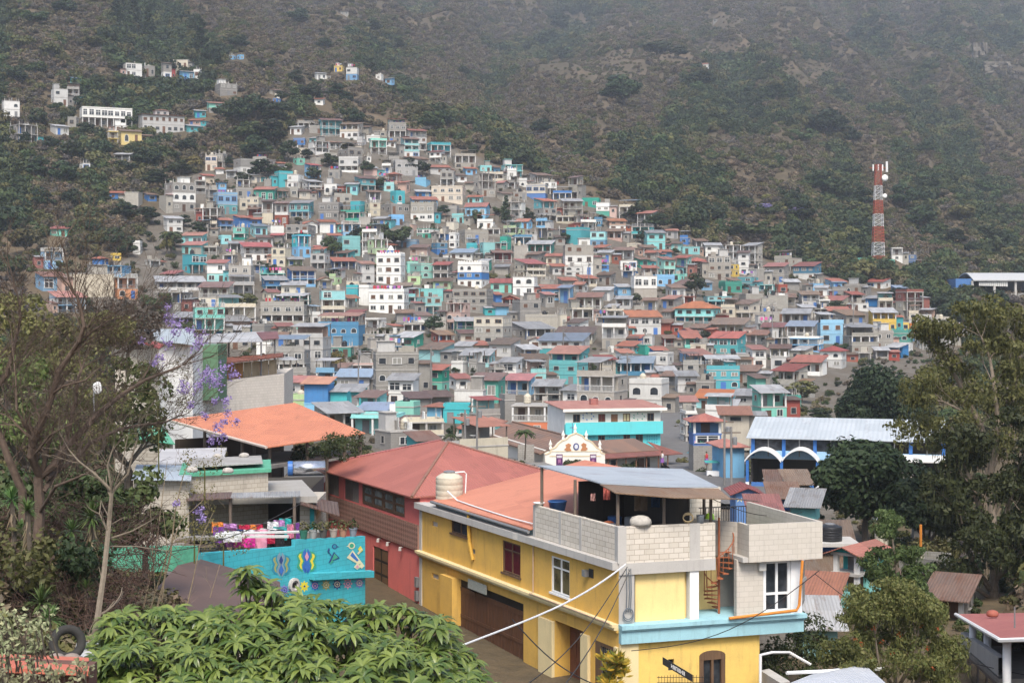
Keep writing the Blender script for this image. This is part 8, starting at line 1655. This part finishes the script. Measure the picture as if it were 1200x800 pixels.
# jacaranda: bare limbs traced in the picture, at 36 to 44 m, with sprays of violet blossom
random.seed(55); jb = P(47, 690, 37); jb.z = ground(jb.x, jb.y) - 0.3; jt = thing('jacaranda_tree', 'bare spreading jacaranda with reddish brown limbs and violet blossom at the tips', 'tree', jb); br = MB(I4)
limbs = [([(47, 690, 37), (46, 640, 37), (44, 600, 37), (46, 560, 37)], .22, .17), ([(20, 690, 37.5), (26, 620, 37.5), (24, 575, 37.5), (12, 540, 37.5), (-4, 505, 37.5), (-15, 470, 37)], .2, .1), ([(46, 560, 37), (36, 535, 36.6), (38, 515, 36.5), (52, 485, 36.3), (60, 460, 36.2), (68, 435, 36), (84, 412, 35.8), (94, 398, 35.6), (99, 382, 35.5), (95, 360, 35.5), (88, 346, 35.5)], .15, .05), ([(46, 560, 37), (62, 545, 37), (74, 527, 37.2), (95, 505, 37.6), (112, 487, 38), (130, 470, 38.4), (150, 456, 38.8), (172, 444, 39), (190, 437, 39.4), (214, 428, 39.6)], .15, .04), ([(50, 575, 37), (70, 545, 37.5), (80, 505, 38), (88, 470, 38), (92, 440, 38), (96, 432, 38.2)], .11, .04), ([(55, 560, 37), (85, 540, 38), (105, 518, 38.6), (140, 503, 39.4), (170, 497, 40), (195, 494, 40.4), (212, 487, 41)], .1, .03), ([(-15, 470, 37), (8, 440, 37), (16, 410, 37), (24, 375, 36.8), (22, 350, 36.8)], .1, .035), ([(46, 600, 37), (66, 570, 36), (90, 560, 35.5), (120, 545, 35)], .07, .03), ([(98, 395, 35.6), (112, 385, 35.6), (128, 376, 36), (142, 372, 36.4)], .045, .02), ([(60, 462, 36.2), (75, 452, 36), (100, 445, 36), (118, 430, 36.2)], .05, .02), ([(40, 515, 36.5), (20, 480, 36), (18, 440, 36)], .06, .03)]
def twig(p, d, Lt, r, dep):
    pts = [p]; q = p.copy(); dd = d
    for i in range(3): dd = (dd + rdir() * 0.25 + Vector((0.05, 0, 0.10))).normalized(); q = q + dd * Lt / 3; pts.append(q.copy())
    br.tube(pts, [r, r * 0.85, r * 0.7, r * 0.5], 4 if r > 0.012 else 3)
    if dep:
        for j in (1, 2, 3, 3): 
            if rnd() < 0.8: twig(pts[j], (dd + rdir() * 0.75).normalized(), Lt * U(0.5, 0.85), max(0.0045, r * 0.5), dep - 1)
for pts, r0, r1 in limbs:
    V = [P(*p) for p in pts]; k = len(V); br.tube([v_ + rdir() * r0 * 0.25 for v_ in V], [(r0 + (r1 - r0) * i / (k - 1)) * 0.68 for i in range(k)], 8)
    for i in range(1, k):
        seg = V[i] - V[i - 1]
        for _ in range(3 if r0 < .2 or i > 2 else 0):
            u = rnd(); rr = (r0 + (r1 - r0) * (i - 1 + u) / (k - 1)); twig(V[i - 1].lerp(V[i], u), (seg.normalized() + rdir() * 0.9 + Vector((0.15, 0, 0.2))).normalized(), U(0.5, 1.15), min(0.015, rr * 0.25), 3)
    for _ in range(3): twig(V[-1], ((V[-1] - V[-2]).normalized() + rdir() * 0.5).normalized(), U(0.6, 1.2), r1 * 0.5, 3)
br.build('branches', plain('reddish_bark', (0.125, 0.088, 0.066), 0.85, var=0.55, scale=7, bumpd=0.01), jt)
fl_ = MB(I4)
for px, py, r in ((200, 375, 9), (210, 382, 11), (222, 386, 9), (236, 396, 15), (229, 404, 11), (197, 402, 10), (241, 436, 12), (250, 441, 14), (263, 432, 10), (188, 420, 8), (180, 426, 6), (215, 452, 8), (234, 452, 13), (254, 450, 12), (244, 446, 14), (266, 470, 8), (240, 487, 7), (262, 495, 8), (248, 516, 11), (266, 484, 6), (224, 476, 6), (213, 458, 6), (203, 390, 7), (194, 372, 6), (254, 500, 8), (262, 512, 9), (276, 494, 6), (207, 590, 6), (232, 600, 8), (237, 608, 6), (165, 400, 5), (196, 360, 5), (270, 440, 6), (277, 438, 5), (252, 470, 6)):
    c = P(px, py, U(38.5, 41)); rr = r * 40 / F
    for _ in range(int(4 + r * 1.5)):
        q = c + rdir() * rr * U(0.1, 0.95)
        for __ in range(4): leafquad(fl_, q + rdir() * 0.05, rdir(), 0.036, 0.6)
    twig(P(px - 12, py + U(4, 14), c.y), Vector((0.8, 0, 0.4)), 0.5, 0.008, 1)
fl_.build('blossom', leaf_mat('violet_blossom', (0.24, 0.19, 0.42), (0.36, 0.30, 0.54), 0.25, vary=0.05), jt)
LM['fresh'] = leaf_mat('fresh_leaves', (0.05, 0.075, 0.02), (0.125, 0.15, 0.05), 0.25); LM['freshyellow'] = leaf_mat('yellow_green_leaves', (0.10, 0.10, 0.03), (0.19, 0.18, 0.07), 0.25)
# leafy masses behind the jacaranda, each a tree of its own
for i, (px, py, Y, wpx, hpx, kind, lab) in enumerate(((30, 560, 62, 120, 150, 'mid', 'leafy green tree behind the left limbs of the bare jacaranda'), (95, 570, 66, 130, 165, 'olive2', 'tall olive green tree behind the middle of the bare jacaranda'), (150, 560, 74, 110, 150, 'mid', 'green tree between the bare jacaranda and the grey roofed house'), (10, 470, 80, 110, 130, 'olive', 'yellowish tree at the left edge behind the bare jacaranda'), (65, 460, 92, 110, 90, 'olive2', 'loose olive tree above the bare jacaranda near the red eaved blue house'), (150, 420, 100, 90, 70, 'dry', 'bare grey tree below the orange arched house'), (120, 420, 96, 80, 60, 'olive2', 'thin olive tree left of the grey roofed house'), (170, 655, 50, 100, 105, 'dark', 'dark leafy tree in front of the green metal fence'), (100, 640, 46, 110, 100, 'dark2', 'dark shady tree behind the spiky yuccas'), (20, 650, 44, 90, 100, 'dark', 'dark shady tree at the left edge behind the red trunks'))):
    X = P(px, 0, Y).x; gz = P(px, py, Y).z; t = thing('tree', lab, 'tree', (X, Y, gz)); H = hpx * Y / F; W = wpx * Y / F
    tr, cr = crown_tree({'mid': 'fresh', 'olive': 'freshyellow', 'olive2': 'freshyellow', 'dry': 'grey'}.get(kind, 'mid'), H, W, 200 + i, 20, 0.11 if Y < 70 else 0.15, 105 if kind not in ('olive2', 'dry') else 90, 0.1); inst('trunk', tr, t); inst('crown', cr, t)
for px, py, Y, w_, h_, n, kind, lab in ((30, 660, 34.5, 80, 50, 16, 'olive', 'tangled olive green shrub around the yucca stems at the left edge'), (92, 655, 35.2, 50, 50, 14, 'dark', 'small dark shrub under the largest yucca'), (186, 468, 72, 70, 90, 34, 'freshyellow', 'thin yellow green sapling before the white wall of the grey roofed house'), (400, 522, 86, 44, 22, 26, 'mid', 'leafy shrub under the right end of the orange shelter'), (360, 530, 88, 30, 16, 14, 'dark', 'dark shrub between the posts of the orange shelter'), (228, 602, 58, 44, 70, 24, 'freshyellow', 'wispy yellow green sapling beside the washing'), (262, 632, 60, 44, 20, 12, 'freshyellow', 'wispy green shrub just below the white boards'), (240, 540, 64, 50, 22, 10, 'freshyellow', 'sparse yellow green spray in front of the green sheet roof')):
    random.seed(px); mb = MB(I4)
    for k in range(n): clump(mb, P(px + U(-.5, .5) * w_, py + U(-.5, .5) * h_, Y + U(-1, 1)), U(0.25, 0.5), 55 if kind != 'freshyellow' else 30, 0.08 if kind != 'freshyellow' else 0.05)
    mb.tube([P(px, py + h_ * .5 + (40 if kind == 'freshyellow' else 6), Y), P(px, py + h_ * .5, Y), P(px - 2, py, Y)], [0.04, 0.03, 0.01], 5); tag(mb.build('shrub', LM[kind]), lab, 'shrub')
# yuccas
LM['yucca'] = leaf_mat('yucca_blades', (0.06, 0.11, 0.03), (0.13, 0.18, 0.06), 0.15, 0.4)
DEADL = leaf_mat('dead_blades', (0.10, 0.07, 0.045), (0.18, 0.13, 0.085), 0.1)
def yucca(px, py, Y, r, stem, lab):
    c = P(px, py, Y); t = thing('yucca', lab, 'yucca', (c.x, c.y, c.z - stem)); mb = MB(I4); mb.tube([(c.x, c.y, c.z - stem), (c.x + 0.05, c.y, c.z - stem * 0.5), c], [0.07, 0.06, 0.06], 6); mb.build('stem', BARK, t); mb = MB(I4); rr = r * Y / F
    for k in range(45):      # skirt of dead blades down the stem
        a = U(0, 6.283); z_ = U(0.1, 1) ** 1.3 * min(stem, 1.3); d = Vector((math.cos(a) * .5, math.sin(a) * .5, -1)) * rr * U(0.6, 1.0); q = c - Vector((0, 0, z_)); sd_ = Vector((-math.sin(a), math.cos(a), 0)) * rr * 0.05; mb.faces([q - sd_, q + sd_, q + d * 0.6 + sd_, q + d, q + d * 0.6 - sd_], [(0, 1, 2, 4), (2, 3, 4)])
    mb.build('dead_leaves', DEADL, t); mb = MB(I4)
    for k in range(70):
        a = U(0, 6.283); e = U(-0.5, 1.5); d = Vector((math.cos(a) * math.cos(e), math.sin(a) * math.cos(e), math.sin(e))); sd_ = d.cross(Vector((0, 0, 1))).normalized() * rr * 0.045; Lk = rr * U(0.8, 1.15); m_ = c + d * Lk * 0.55; e_ = c + d * Lk - Vector((0, 0, Lk * 0.14)); mb.faces([c - sd_ * 0.6, c + sd_ * 0.6, m_ + sd_, e_, m_ - sd_], [(0, 1, 2, 4), (2, 3, 4)])
    mb.build('leaves', LM['yucca'], t)
for a in ((108, 606, 36, 25, 2.2, 'largest spiky yucca, its rosette beside the thin bare trunk'), (14, 585, 35, 20, 1.8, 'spiky yucca at the left edge beside the red trunks'), (32, 598, 34.5, 19, 1.6, 'spiky yucca just left of the main jacaranda trunk'), (84, 622, 37, 20, 1.5, 'spiky yucca below and left of the largest one'), (84, 672, 36, 21, 1.2, 'greyish yucca halfway down the dry bank'), (101, 690, 35, 16, .8, 'small bright yucca at the foot of the thin bare trunk'), (48, 706, 33, 26, .8, 'low wide yucca in front of the dry bank'), (58, 726, 32, 24, .5, 'lowest yucca, just above the red ridge cap'), (24, 620, 36, 15, 1.2, 'small yucca under the left red trunk')): yucca(*a)
# thin bare trunk, canes, dry brush, pale shrub
random.seed(66)
def bare(name, label, traces, mat, tw_=2, L_=0.6):
    global br
    br = MB(I4)
    for pts, r0, r1 in traces:
        V = [P(*p) for p in pts]; k = len(V); br.tube(V, [r0 + (r1 - r0) * i / (k - 1) for i in range(k)], 6)
        for i in range(1, k):
            for _ in range(tw_): twig(V[i - 1].lerp(V[i], rnd()), ((V[i] - V[i - 1]).normalized() + rdir() * 0.8).normalized(), U(0.5, 1.2) * L_, r1 * 0.6, 1)
    return tag(br.build(name, mat), label, 'tree')
PB_ = plain('pale_grey_bark', (0.19, 0.155, 0.115), 0.85, var=0.4, scale=8)
bare('bare_sapling', 'thin pale bare tree rising from the bank in front of the dark shrubs', [([(106, 770, 31), (114, 725, 31), (122, 670, 31.5), (128, 610, 32), (131, 575, 32)], .075, .045), ([(131, 575, 32), (112, 556, 32), (92, 540, 32), (80, 526, 32)], .035, .012), ([(131, 575, 32), (126, 545, 32), (134, 520, 32)], .03, .01), ([(131, 577, 32), (150, 555, 32), (156, 530, 32), (162, 512, 32)], .035, .01), ([(131, 580, 32), (142, 548, 32), (150, 510, 32)], .025, .008), ([(125, 632, 32), (155, 622, 32), (180, 608, 32)], .025, .008), ([(128, 640, 32), (160, 640, 31.5), (196, 645, 31)], .02, .006)], PB_)
bare('bare_canes', 'clump of tall thin bare canes in front of the brown roof', [([(168, 712, 40), (182, 650, 40), (188, 600, 40.5), (196, 540, 41)], .025, .008), ([(176, 714, 40), (194, 655, 40), (212, 610, 40), (238, 586, 40)], .025, .008), ([(184, 712, 40), (200, 650, 40), (205, 600, 40), (214, 560, 40), (222, 538, 40)], .03, .008), ([(190, 705, 40), (196, 640, 40), (190, 590, 40)], .02, .006), ([(216, 722, 38), (226, 680, 38), (236, 630, 38), (250, 600, 38)], .018, .006), ([(246, 700, 38), (258, 660, 38)], .012, .006), ([(182, 695, 40), (178, 640, 40), (176, 590, 40)], .02, .008)], plain('straw_cane', (0.28, 0.22, 0.14), 0.8, var=0.4), 1, 0.5)
mb = MB(I4)
for k in range(2600):
    px, py = U(-20, 190), U(590, 745); Y = 40.5 - (py - 590) * 0.05 + U(-1, 2)
    if in_poly(px, py, [(195, 660), (230, 800), (120, 800), (150, 720)]) : continue
    p = P(px, py, Y); d = (rdir() + Vector((0, 0, 0.3))).normalized() * U(0.3, 0.9); e = p + d + Vector((0, 0, -0.1)); mb.tube([p, p.lerp(e, 0.5) + rdir() * 0.08, e], [0.009, 0.007, 0.004], 3)
o = mb.build('dry_brush', plain('red_brown_twigs', (0.085, 0.05, 0.038), 0.9, var=0.5)); tag(o, 'tangle of reddish dry brush covering the bank', 'brush', None, 'stuff')
gpts = []
for k in range(420): px = U(-40, 200); Y = U(22, 60); X = (px - CX) / F * Y; gpts.append(((X, Y, ground(X, Y) - 0.1), U(0.35, 0.8), U(0, 6.3)))
gn_scatter('bank_scrub', gpts, bush['dry'] * 2 + bush['olive'] + bush['dark'], 'low dry scrub on the near bank', 9)
for i, (px, py, Y, w_, h_, n, lab) in enumerate(((20, 745, 17.5, 60, 70, 60, 'pale cream-leaved shrub at the lower left above the red ridge cap'), (40, 800, 16.5, 90, 40, 60, 'pale cream-leaved shrub in the very bottom left corner'))):
    random.seed(120 + i); mb = MB(I4); tw2 = MB(I4)
    for k in range(n):
        c = P(px + U(-.5, .5) * w_ * 1.4, py + U(-.5, .5) * h_, Y + U(-.4, .4)); tw2.tube([c, c + Vector((U(-.1, .1), .1, -.35))], [0.006, 0.012], 3)
        for j in range(10): leafquad(mb, c + rdir() * 0.09, (rdir() + Vector((0, -.3, .5))).normalized(), 0.036, 0.55)
    t = thing('pale_shrub', lab, 'shrub', P(px, py + 40, Y)); mb.build('foliage', leaf_mat('cream_leaves', (0.19, 0.21, 0.10), (0.42, 0.40, 0.24), 0.2), t); tw2.build('twigs', BARK, t)
# dish on a post seen through the branches
t = thing('satellite_dish', 'white satellite dish on a thin post seen through the bare branches', 'satellite dish', P(110, 485, 58)); mb = MB(I4); mb.tube([P(110, 490, 58), P(110, 458, 58)], 0.03, 6); mb.build('post', STEEL, t); mb = MB(); mb.lathe((0, 0, 0), [(0, 0.06), (0.12, 0.04), (0.24, 0), (0.25, -0.01), (0.12, 0.02), (0, 0.03)], 16); v = P(114, 454, 57.9) - Vector(t.location); mb.v = [Vector((q.x * 0.7, -q.z, q.y)) + v for q in mb.v]; mb.build('dish', WHT, t, True)
vp = []; random.seed(140)
for _ in range(5200):
    left = rnd() < 0.5; Y = U(38, 128) if left else U(62, 260); px = U(-420, 190) if left else U(965, 1560); X = (px - CX) / F * Y
    out = px < -10 or px > 1210
    if not out and not left and (Y < 76 or rnd() < 0.5): continue
    vp.append(((X, Y, ground(X, Y) - 0.15), (U(0.8, 2.2) if out else U(0.4, 0.9)) * (0.6 if Y < 60 else 1), U(0, 6.3)))
gn_scatter('valley_scrub', vp, bush['mid'] * 2 + bush['olive'] * 2 + bush['dry'] + bush['dark'], 'low green and dry scrub on the open ground beside the near houses', 12)
# ------------------------------------------------------------------ keep the houses that show, merge the rest, and say which is which
def drop(o):
    for c in list(o.children): drop(c)
    bpy.data.objects.remove(o)
seen = {}
for h in sorted(HOUSES, key=lambda h: h['Y']):
    n = 0
    for i in range(int(h['x0'] // 2), int(h['x1'] // 2) + 1):
        for j in range(int((h['yt'] - 4) // 2), int(h['yb'] // 2) + 1):
            if (i, j) not in seen: seen[i, j] = 1; n += 1
    h['vis'] = n
keep, rest = [], []; ct = {'house': 0, 'shack': 0}; lim = {'house': 296, 'shack': 110}
for h in sorted(HOUSES, key=lambda h: -h['vis'] - (1000 if h['own'] else 0)):
    if h['vis'] < 3 and not h['own']: drop(h['o']); continue
    if ct[h['name']] < lim[h['name']]: ct[h['name']] += 1; keep.append(h)
    else: rest.append(h)
if rest:
    vs, fs, ms, mats = [], [], [], []
    def gather(o, M):
        M = M @ Matrix.LocRotScale(o.location, o.rotation_euler, o.scale)
        if o.type == 'MESH':
            i0 = len(vs); vs.extend([tuple(M @ v.co) for v in o.data.vertices]); idx = []
            for m in o.data.materials:
                if m not in mats: mats.append(m)
                idx.append(mats.index(m))
            for p in o.data.polygons: fs.append([i0 + k for k in p.vertices]); ms.append(idx[p.material_index])
        for c in o.children: gather(c, M)
    for h in rest: gather(h['o'], Matrix()); drop(h['o'])
    me = bpy.data.meshes.new('crowded_rooftops'); me.from_pydata(vs, [], fs)
    for m in mats: me.materials.append(m)
    me.polygons.foreach_set('material_index', ms); me.update()
    o = bpy.data.objects.new('crowded_rooftops', me); COL.objects.link(o); tag(o, 'small scraps of far houses squeezed between the larger ones', 'houses', None, 'stuff')
ST = {1: 'single-storey', 2: 'two-storey', 3: 'three-storey'}
SHORT = {'G': 'grey', 'B': 'block', 'E': 'green', 'P': 'pink', 'R': 'brick-red', 'L': 'pale-grey', 'N': 'pale-green', 'S': 'sky-blue', 'D': 'steel-blue', 'M': 'mint', 'A': 'aqua', 'U': 'blue'}
sh = lambda h: SHORT.get(h['col'][0], PAL[h['col'][0]][1])
def colour(h):
    c = []
    for k in h['col']:
        n = PAL[k][1]
        if n not in c: c.append(n)
    return ' over '.join(c[:2])
def an(w): return ('an ' if w[0] in 'aeiou' else 'a ') + w
def base(h):
    op = 'open-framed ' if 'o' in h['fl'] else 'galleried ' if h['fl'].count('g') == len(h['fl']) else 'windowless ' if set(h['fl']) == {'b'} else ''
    return '%s %s%s %s with %s' % (ST[len(h['fl'])], op, colour(h), h['name'], h['feat'])
def nbr(h):
    L_, R_, Up, Dn = None, None, None, None; cx, cy = h['x'], (h['yt'] + h['yb']) / 2
    for g in keep:
        if g is h: continue
        dx, dy = g['x'] - cx, (g['yt'] + g['yb']) / 2 - cy; d = math.hypot(dx, dy)
        if d > 75: continue
        if abs(dx) > abs(dy):
            if dx < 0 and (L_ is None or d < L_[0]): L_ = (d, g)
            if dx > 0 and (R_ is None or d < R_[0]): R_ = (d, g)
        else:
            if dy < 0 and (Up is None or d < Up[0]): Up = (d, g)
            if dy > 0 and (Dn is None or d < Dn[0]): Dn = (d, g)
    return [q[1] if q else None for q in (L_, R_, Up, Dn)]
LANDM = [('the white battlemented tower', 457, 312), ('the grey three-storey block', 577, 387), ('the town building', 718, 505), ('the radio mast', 1029, 250), ('the dome-shaped tree', 1030, 455), ('the church', 675, 525), ('the market hall', 980, 530), ('the long white house', 121, 138), ('the orange arched house', 143, 337), ('the blue mural tower', 372, 470), ('the yellow terraced house', 1037, 378), ('the tall white column house', 208, 230), ('the leafy square', 440, 285), ('the bright turquoise house', 855, 405), ('the white waterside villa', 762, 465), ('the topmost aqua tower house', 480, 172), ('the cypress', 593, 250)]
def landmark(x, y):
    b = min(LANDM, key=lambda l: math.hypot(l[1] - x, l[2] - y)); dx, dy = b[1] - x, b[2] - y; d = math.hypot(dx, dy)
    far = 'close ' if d < 45 else '' if d < 110 else 'far '
    return far + ('below ' if dy < 0 else 'above ') + b[0] if abs(dy) > abs(dx) * 0.6 else far + ('to the right of ' if dx < 0 else 'to the left of ') + b[0]
ok = lambda s: len(s.replace('-', ' ').split()) <= 16 and len(s.split()) <= 16
used = {h['own'] for h in keep if h['own']}
def levels(h):
    b = base(h); L_, R_, Up, Dn = nbr(h); c = '%s %s' % (colour(h), h['name']); f = '%s with %s' % (c, h['feat']); out = []
    if 'tank' in h['feats']: out.append(b.replace(' with ', ' with water tank and '))
    if 'washing' in h['feats']: out.append(b + ' and washing')
    if L_ and R_: out.append('%s between %s and %s one' % (f, an(sh(L_)), an(sh(R_)))); out.append('%s %s between %s and %s one' % (ST[len(h['fl'])], f, an(sh(L_)), an(sh(R_))))
    if Up: out.append('%s just below %s %s' % (b, an(sh(Up)), Up['name']))
    if Dn: out.append('%s just above %s %s' % (b, an(sh(Dn)), Dn['name']))
    if Up and L_: out.append('%s below %s %s, beside %s one' % (f, an(sh(Up)), Up['name'], an(sh(L_))))
    if Dn and R_: out.append('%s above %s %s, beside %s one' % (f, an(sh(Dn)), Dn['name'], an(sh(R_))))
    if Up and L_ and R_: out.append('%s %s between %s and %s, below %s' % (ST[len(h['fl'])], c, sh(L_), sh(R_), an(sh(Up))))
    out.append('%s %s' % (f, landmark(h['x'], h['yb']))); out.append('%s %s %s' % (ST[len(h['fl'])], f, landmark(h['x'], h['yb'])))
    out.append('%s %s at %d windows %s' % (ST[len(h['fl'])], c, h['nwin'], landmark(h['x'], h['yb'])) if False else '%s and flank turned %s, %s' % (f, 'downhill' if h['yaw'] > 0 else 'towards the lane', landmark(h['x'], h['yb'])))
    return [s for s in out if ok(s)]
todo = [h for h in keep if not h['own']]; lv_ = {id(h): [base(h)] + levels(h) for h in todo}; res = {}
for k in range(14):
    cnt = {}
    for h in todo:
        l = lv_[id(h)]
        if k < len(l): cnt.setdefault(l[k], []).append(h)
    for s_, hs in cnt.items():
        if len(hs) == 1 and s_ not in used and id(hs[0]) not in res: res[id(hs[0])] = s_; used.add(s_)
    todo = [h for h in todo if id(h) not in res]
left_ = 0
for h in keep:
    s_ = h['own'] or res.get(id(h))
    if s_ is None:
        left_ += 1; s_ = lv_[id(h)][-1]
        for d in ('small', 'narrow', 'wide', 'plain', 'weathered', 'modest', 'squat'):
            if d + ' ' + s_ not in used and ok(d + ' ' + s_): s_ = d + ' ' + s_; break
        used.add(s_)
    tag(h['o'], s_, h['name'], 'hillside houses of the town' if h['name'] == 'house' else 'tin roofed shacks of the town')
print('unresolved house labels', left_)
# trees
kindname = lambda t: DESC[t['k']] + ('' if t['k'] == 'pine' else ' tree')
cand = {}
for t in TREES:
    if t['own']: continue
    n = sorted((math.hypot(h['x'] - t['x'], h['yb'] - t['y']), h['x'] - t['x'], h['yb'] - t['y'], h) for h in keep)[:3] if False else sorted(((math.hypot(h['x'] - t['x'], h['yb'] - t['y']), i) for i, h in enumerate(keep)))[:2]
    (d0, i0), (d1, i1) = n; h0, h1 = keep[i0], keep[i1]; rel = 'below' if h0['yb'] < t['y'] - 4 else 'above' if h0['yb'] > t['y'] + 4 else 'beside'; k = kindname(t); l = []
    size = 'tiny ' if t['w'] < 15 else 'small ' if t['w'] < 22 else 'broad ' if t['w'] > 38 else ''
    if d0 < 60:
        l = ['%s%s %s %s %s' % (size, k, rel, an(sh(h0)), h0['name']), '%s%s %s the %s %s with %s' % (size, k, rel, sh(h0), h0['name'], h0['feat']), '%s%s %s the %s %s and near %s one' % (size, k, rel, sh(h0), h0['name'], an(sh(h1)))]
    reg = 'on the wooded left slope' if t['x'] < 340 else 'on the dry mountainside' if t['y'] < 200 else 'on the slope behind the town' if d0 > 60 else 'in the town'
    l += ['%s%s %s' % (size, k, reg), '%s%s %s, %s' % (size, k, reg, landmark(t['x'], t['y'])), '%s%s %s, %s, %s' % (size, k, reg, landmark(t['x'], t['y']), 'rising clear of the scrub' if t['w'] > 24 else 'half sunk in the scrub')]
    cand[id(t)] = [s_ for s_ in l if len(s_.split()) <= 16]
todo = [t for t in TREES if not t['own']]; res = {}
for k in range(6):
    cnt = {}
    for t in todo:
        l = cand[id(t)]
        if k < len(l): cnt.setdefault(l[k], []).append(t)
    for s_, ts in cnt.items():
        if len(ts) == 1 and s_ not in used: res[id(ts[0])] = s_; used.add(s_)
    todo = [t for t in todo if id(t) not in res]
for t in TREES:
    s_ = t['own'] or res.get(id(t))
    if s_ is None:      # nothing in the picture tells these apart: they share a label and a group
        s_ = cand[id(t)][-2 if len(cand[id(t)]) > 1 else -1]; tag(t['o'], s_, 'tree', 'look-alikes, ' + s_[:70]); continue
    tag(t['o'], s_, 'tree', 'trees of the town and the slopes')
print('trees', len(TREES), 'shared', len(todo))
# ------------------------------------------------------------------ camera, air, light
cam = bpy.data.cameras.new('camera'); co = bpy.data.objects.new('camera', cam); scene.collection.objects.link(co)
cam.sensor_width = 36.0; cam.lens = 36.0 * F / 1200.0; co.location = (0, 0, 0); co.rotation_euler = (math.radians(90), 0, 0)
cam.shift_y = -(400 - HY) / 1200.0; cam.clip_start = 0.1; cam.clip_end = 6000
scene.camera = co
HAZE = 0.00016
hz = MB(I4); hz.box(-1900, 1900, -90, 3300, -60, 1500)
m = bpy.data.materials.new('haze'); m.use_nodes = True; nt = m.node_tree; nt.nodes.clear()
out = nt.nodes.new('ShaderNodeOutputMaterial'); pv = nt.nodes.new('ShaderNodeVolumePrincipled')
pv.inputs['Color'].default_value = (0.84, 0.91, 1.0, 1); pv.inputs['Density'].default_value = HAZE; pv.inputs['Anisotropy'].default_value = 0.25
nt.links.new(pv.outputs[0], out.inputs['Volume'])
h = hz.build('haze', m); h['kind'] = 'stuff'; h['label'] = 'thin blue haze in the valley air'
EL, AZ = math.radians(52), math.radians(177)       # sun high over the viewer's right shoulder, veiled
sd = Vector((math.sin(AZ) * math.cos(EL), math.cos(AZ) * math.cos(EL), math.sin(EL)))
w = bpy.data.worlds.new('World'); scene.world = w; w.use_nodes = True
nt = w.node_tree; bg = nt.nodes['Background']; sky = nt.nodes.new('ShaderNodeTexSky'); sky.sky_type = 'NISHITA'
sky.sun_disc = False; sky.sun_elevation = EL; sky.sun_rotation = AZ; sky.air_density = 1.0; sky.dust_density = 3.0; sky.ozone_density = 1.0
nt.links.new(sky.outputs[0], bg.inputs[0]); bg.inputs[1].default_value = 0.115
sl = bpy.data.lights.new('sun', 'SUN'); sl.energy = 1.75; sl.angle = math.radians(22); sl.color = (1, 0.95, 0.87)
so = bpy.data.objects.new('sun', sl); scene.collection.objects.link(so); so.rotation_euler = sd.to_track_quat('Z', 'Y').to_euler()
scene.view_settings.view_transform = 'Standard'; scene.view_settings.look = 'None'; scene.view_settings.exposure = 1.25; scene.view_settings.gamma = 1
scene.view_settings.use_curve_mapping = False
cy = scene.cycles; cy.max_bounces = 6; cy.diffuse_bounces = 3; cy.glossy_bounces = 2; cy.transmission_bounces = 3; cy.transparent_max_bounces = 4; cy.volume_bounces = 1
cy.use_adaptive_sampling = True; cy.adaptive_threshold = 0.015; cy.use_denoising = True
try: cy.denoiser = 'OPENIMAGEDENOISE'; cy.denoising_input_passes = 'RGB_ALBEDO_NORMAL'
except Exception: pass
cy.caustics_reflective = False; cy.caustics_refractive = False
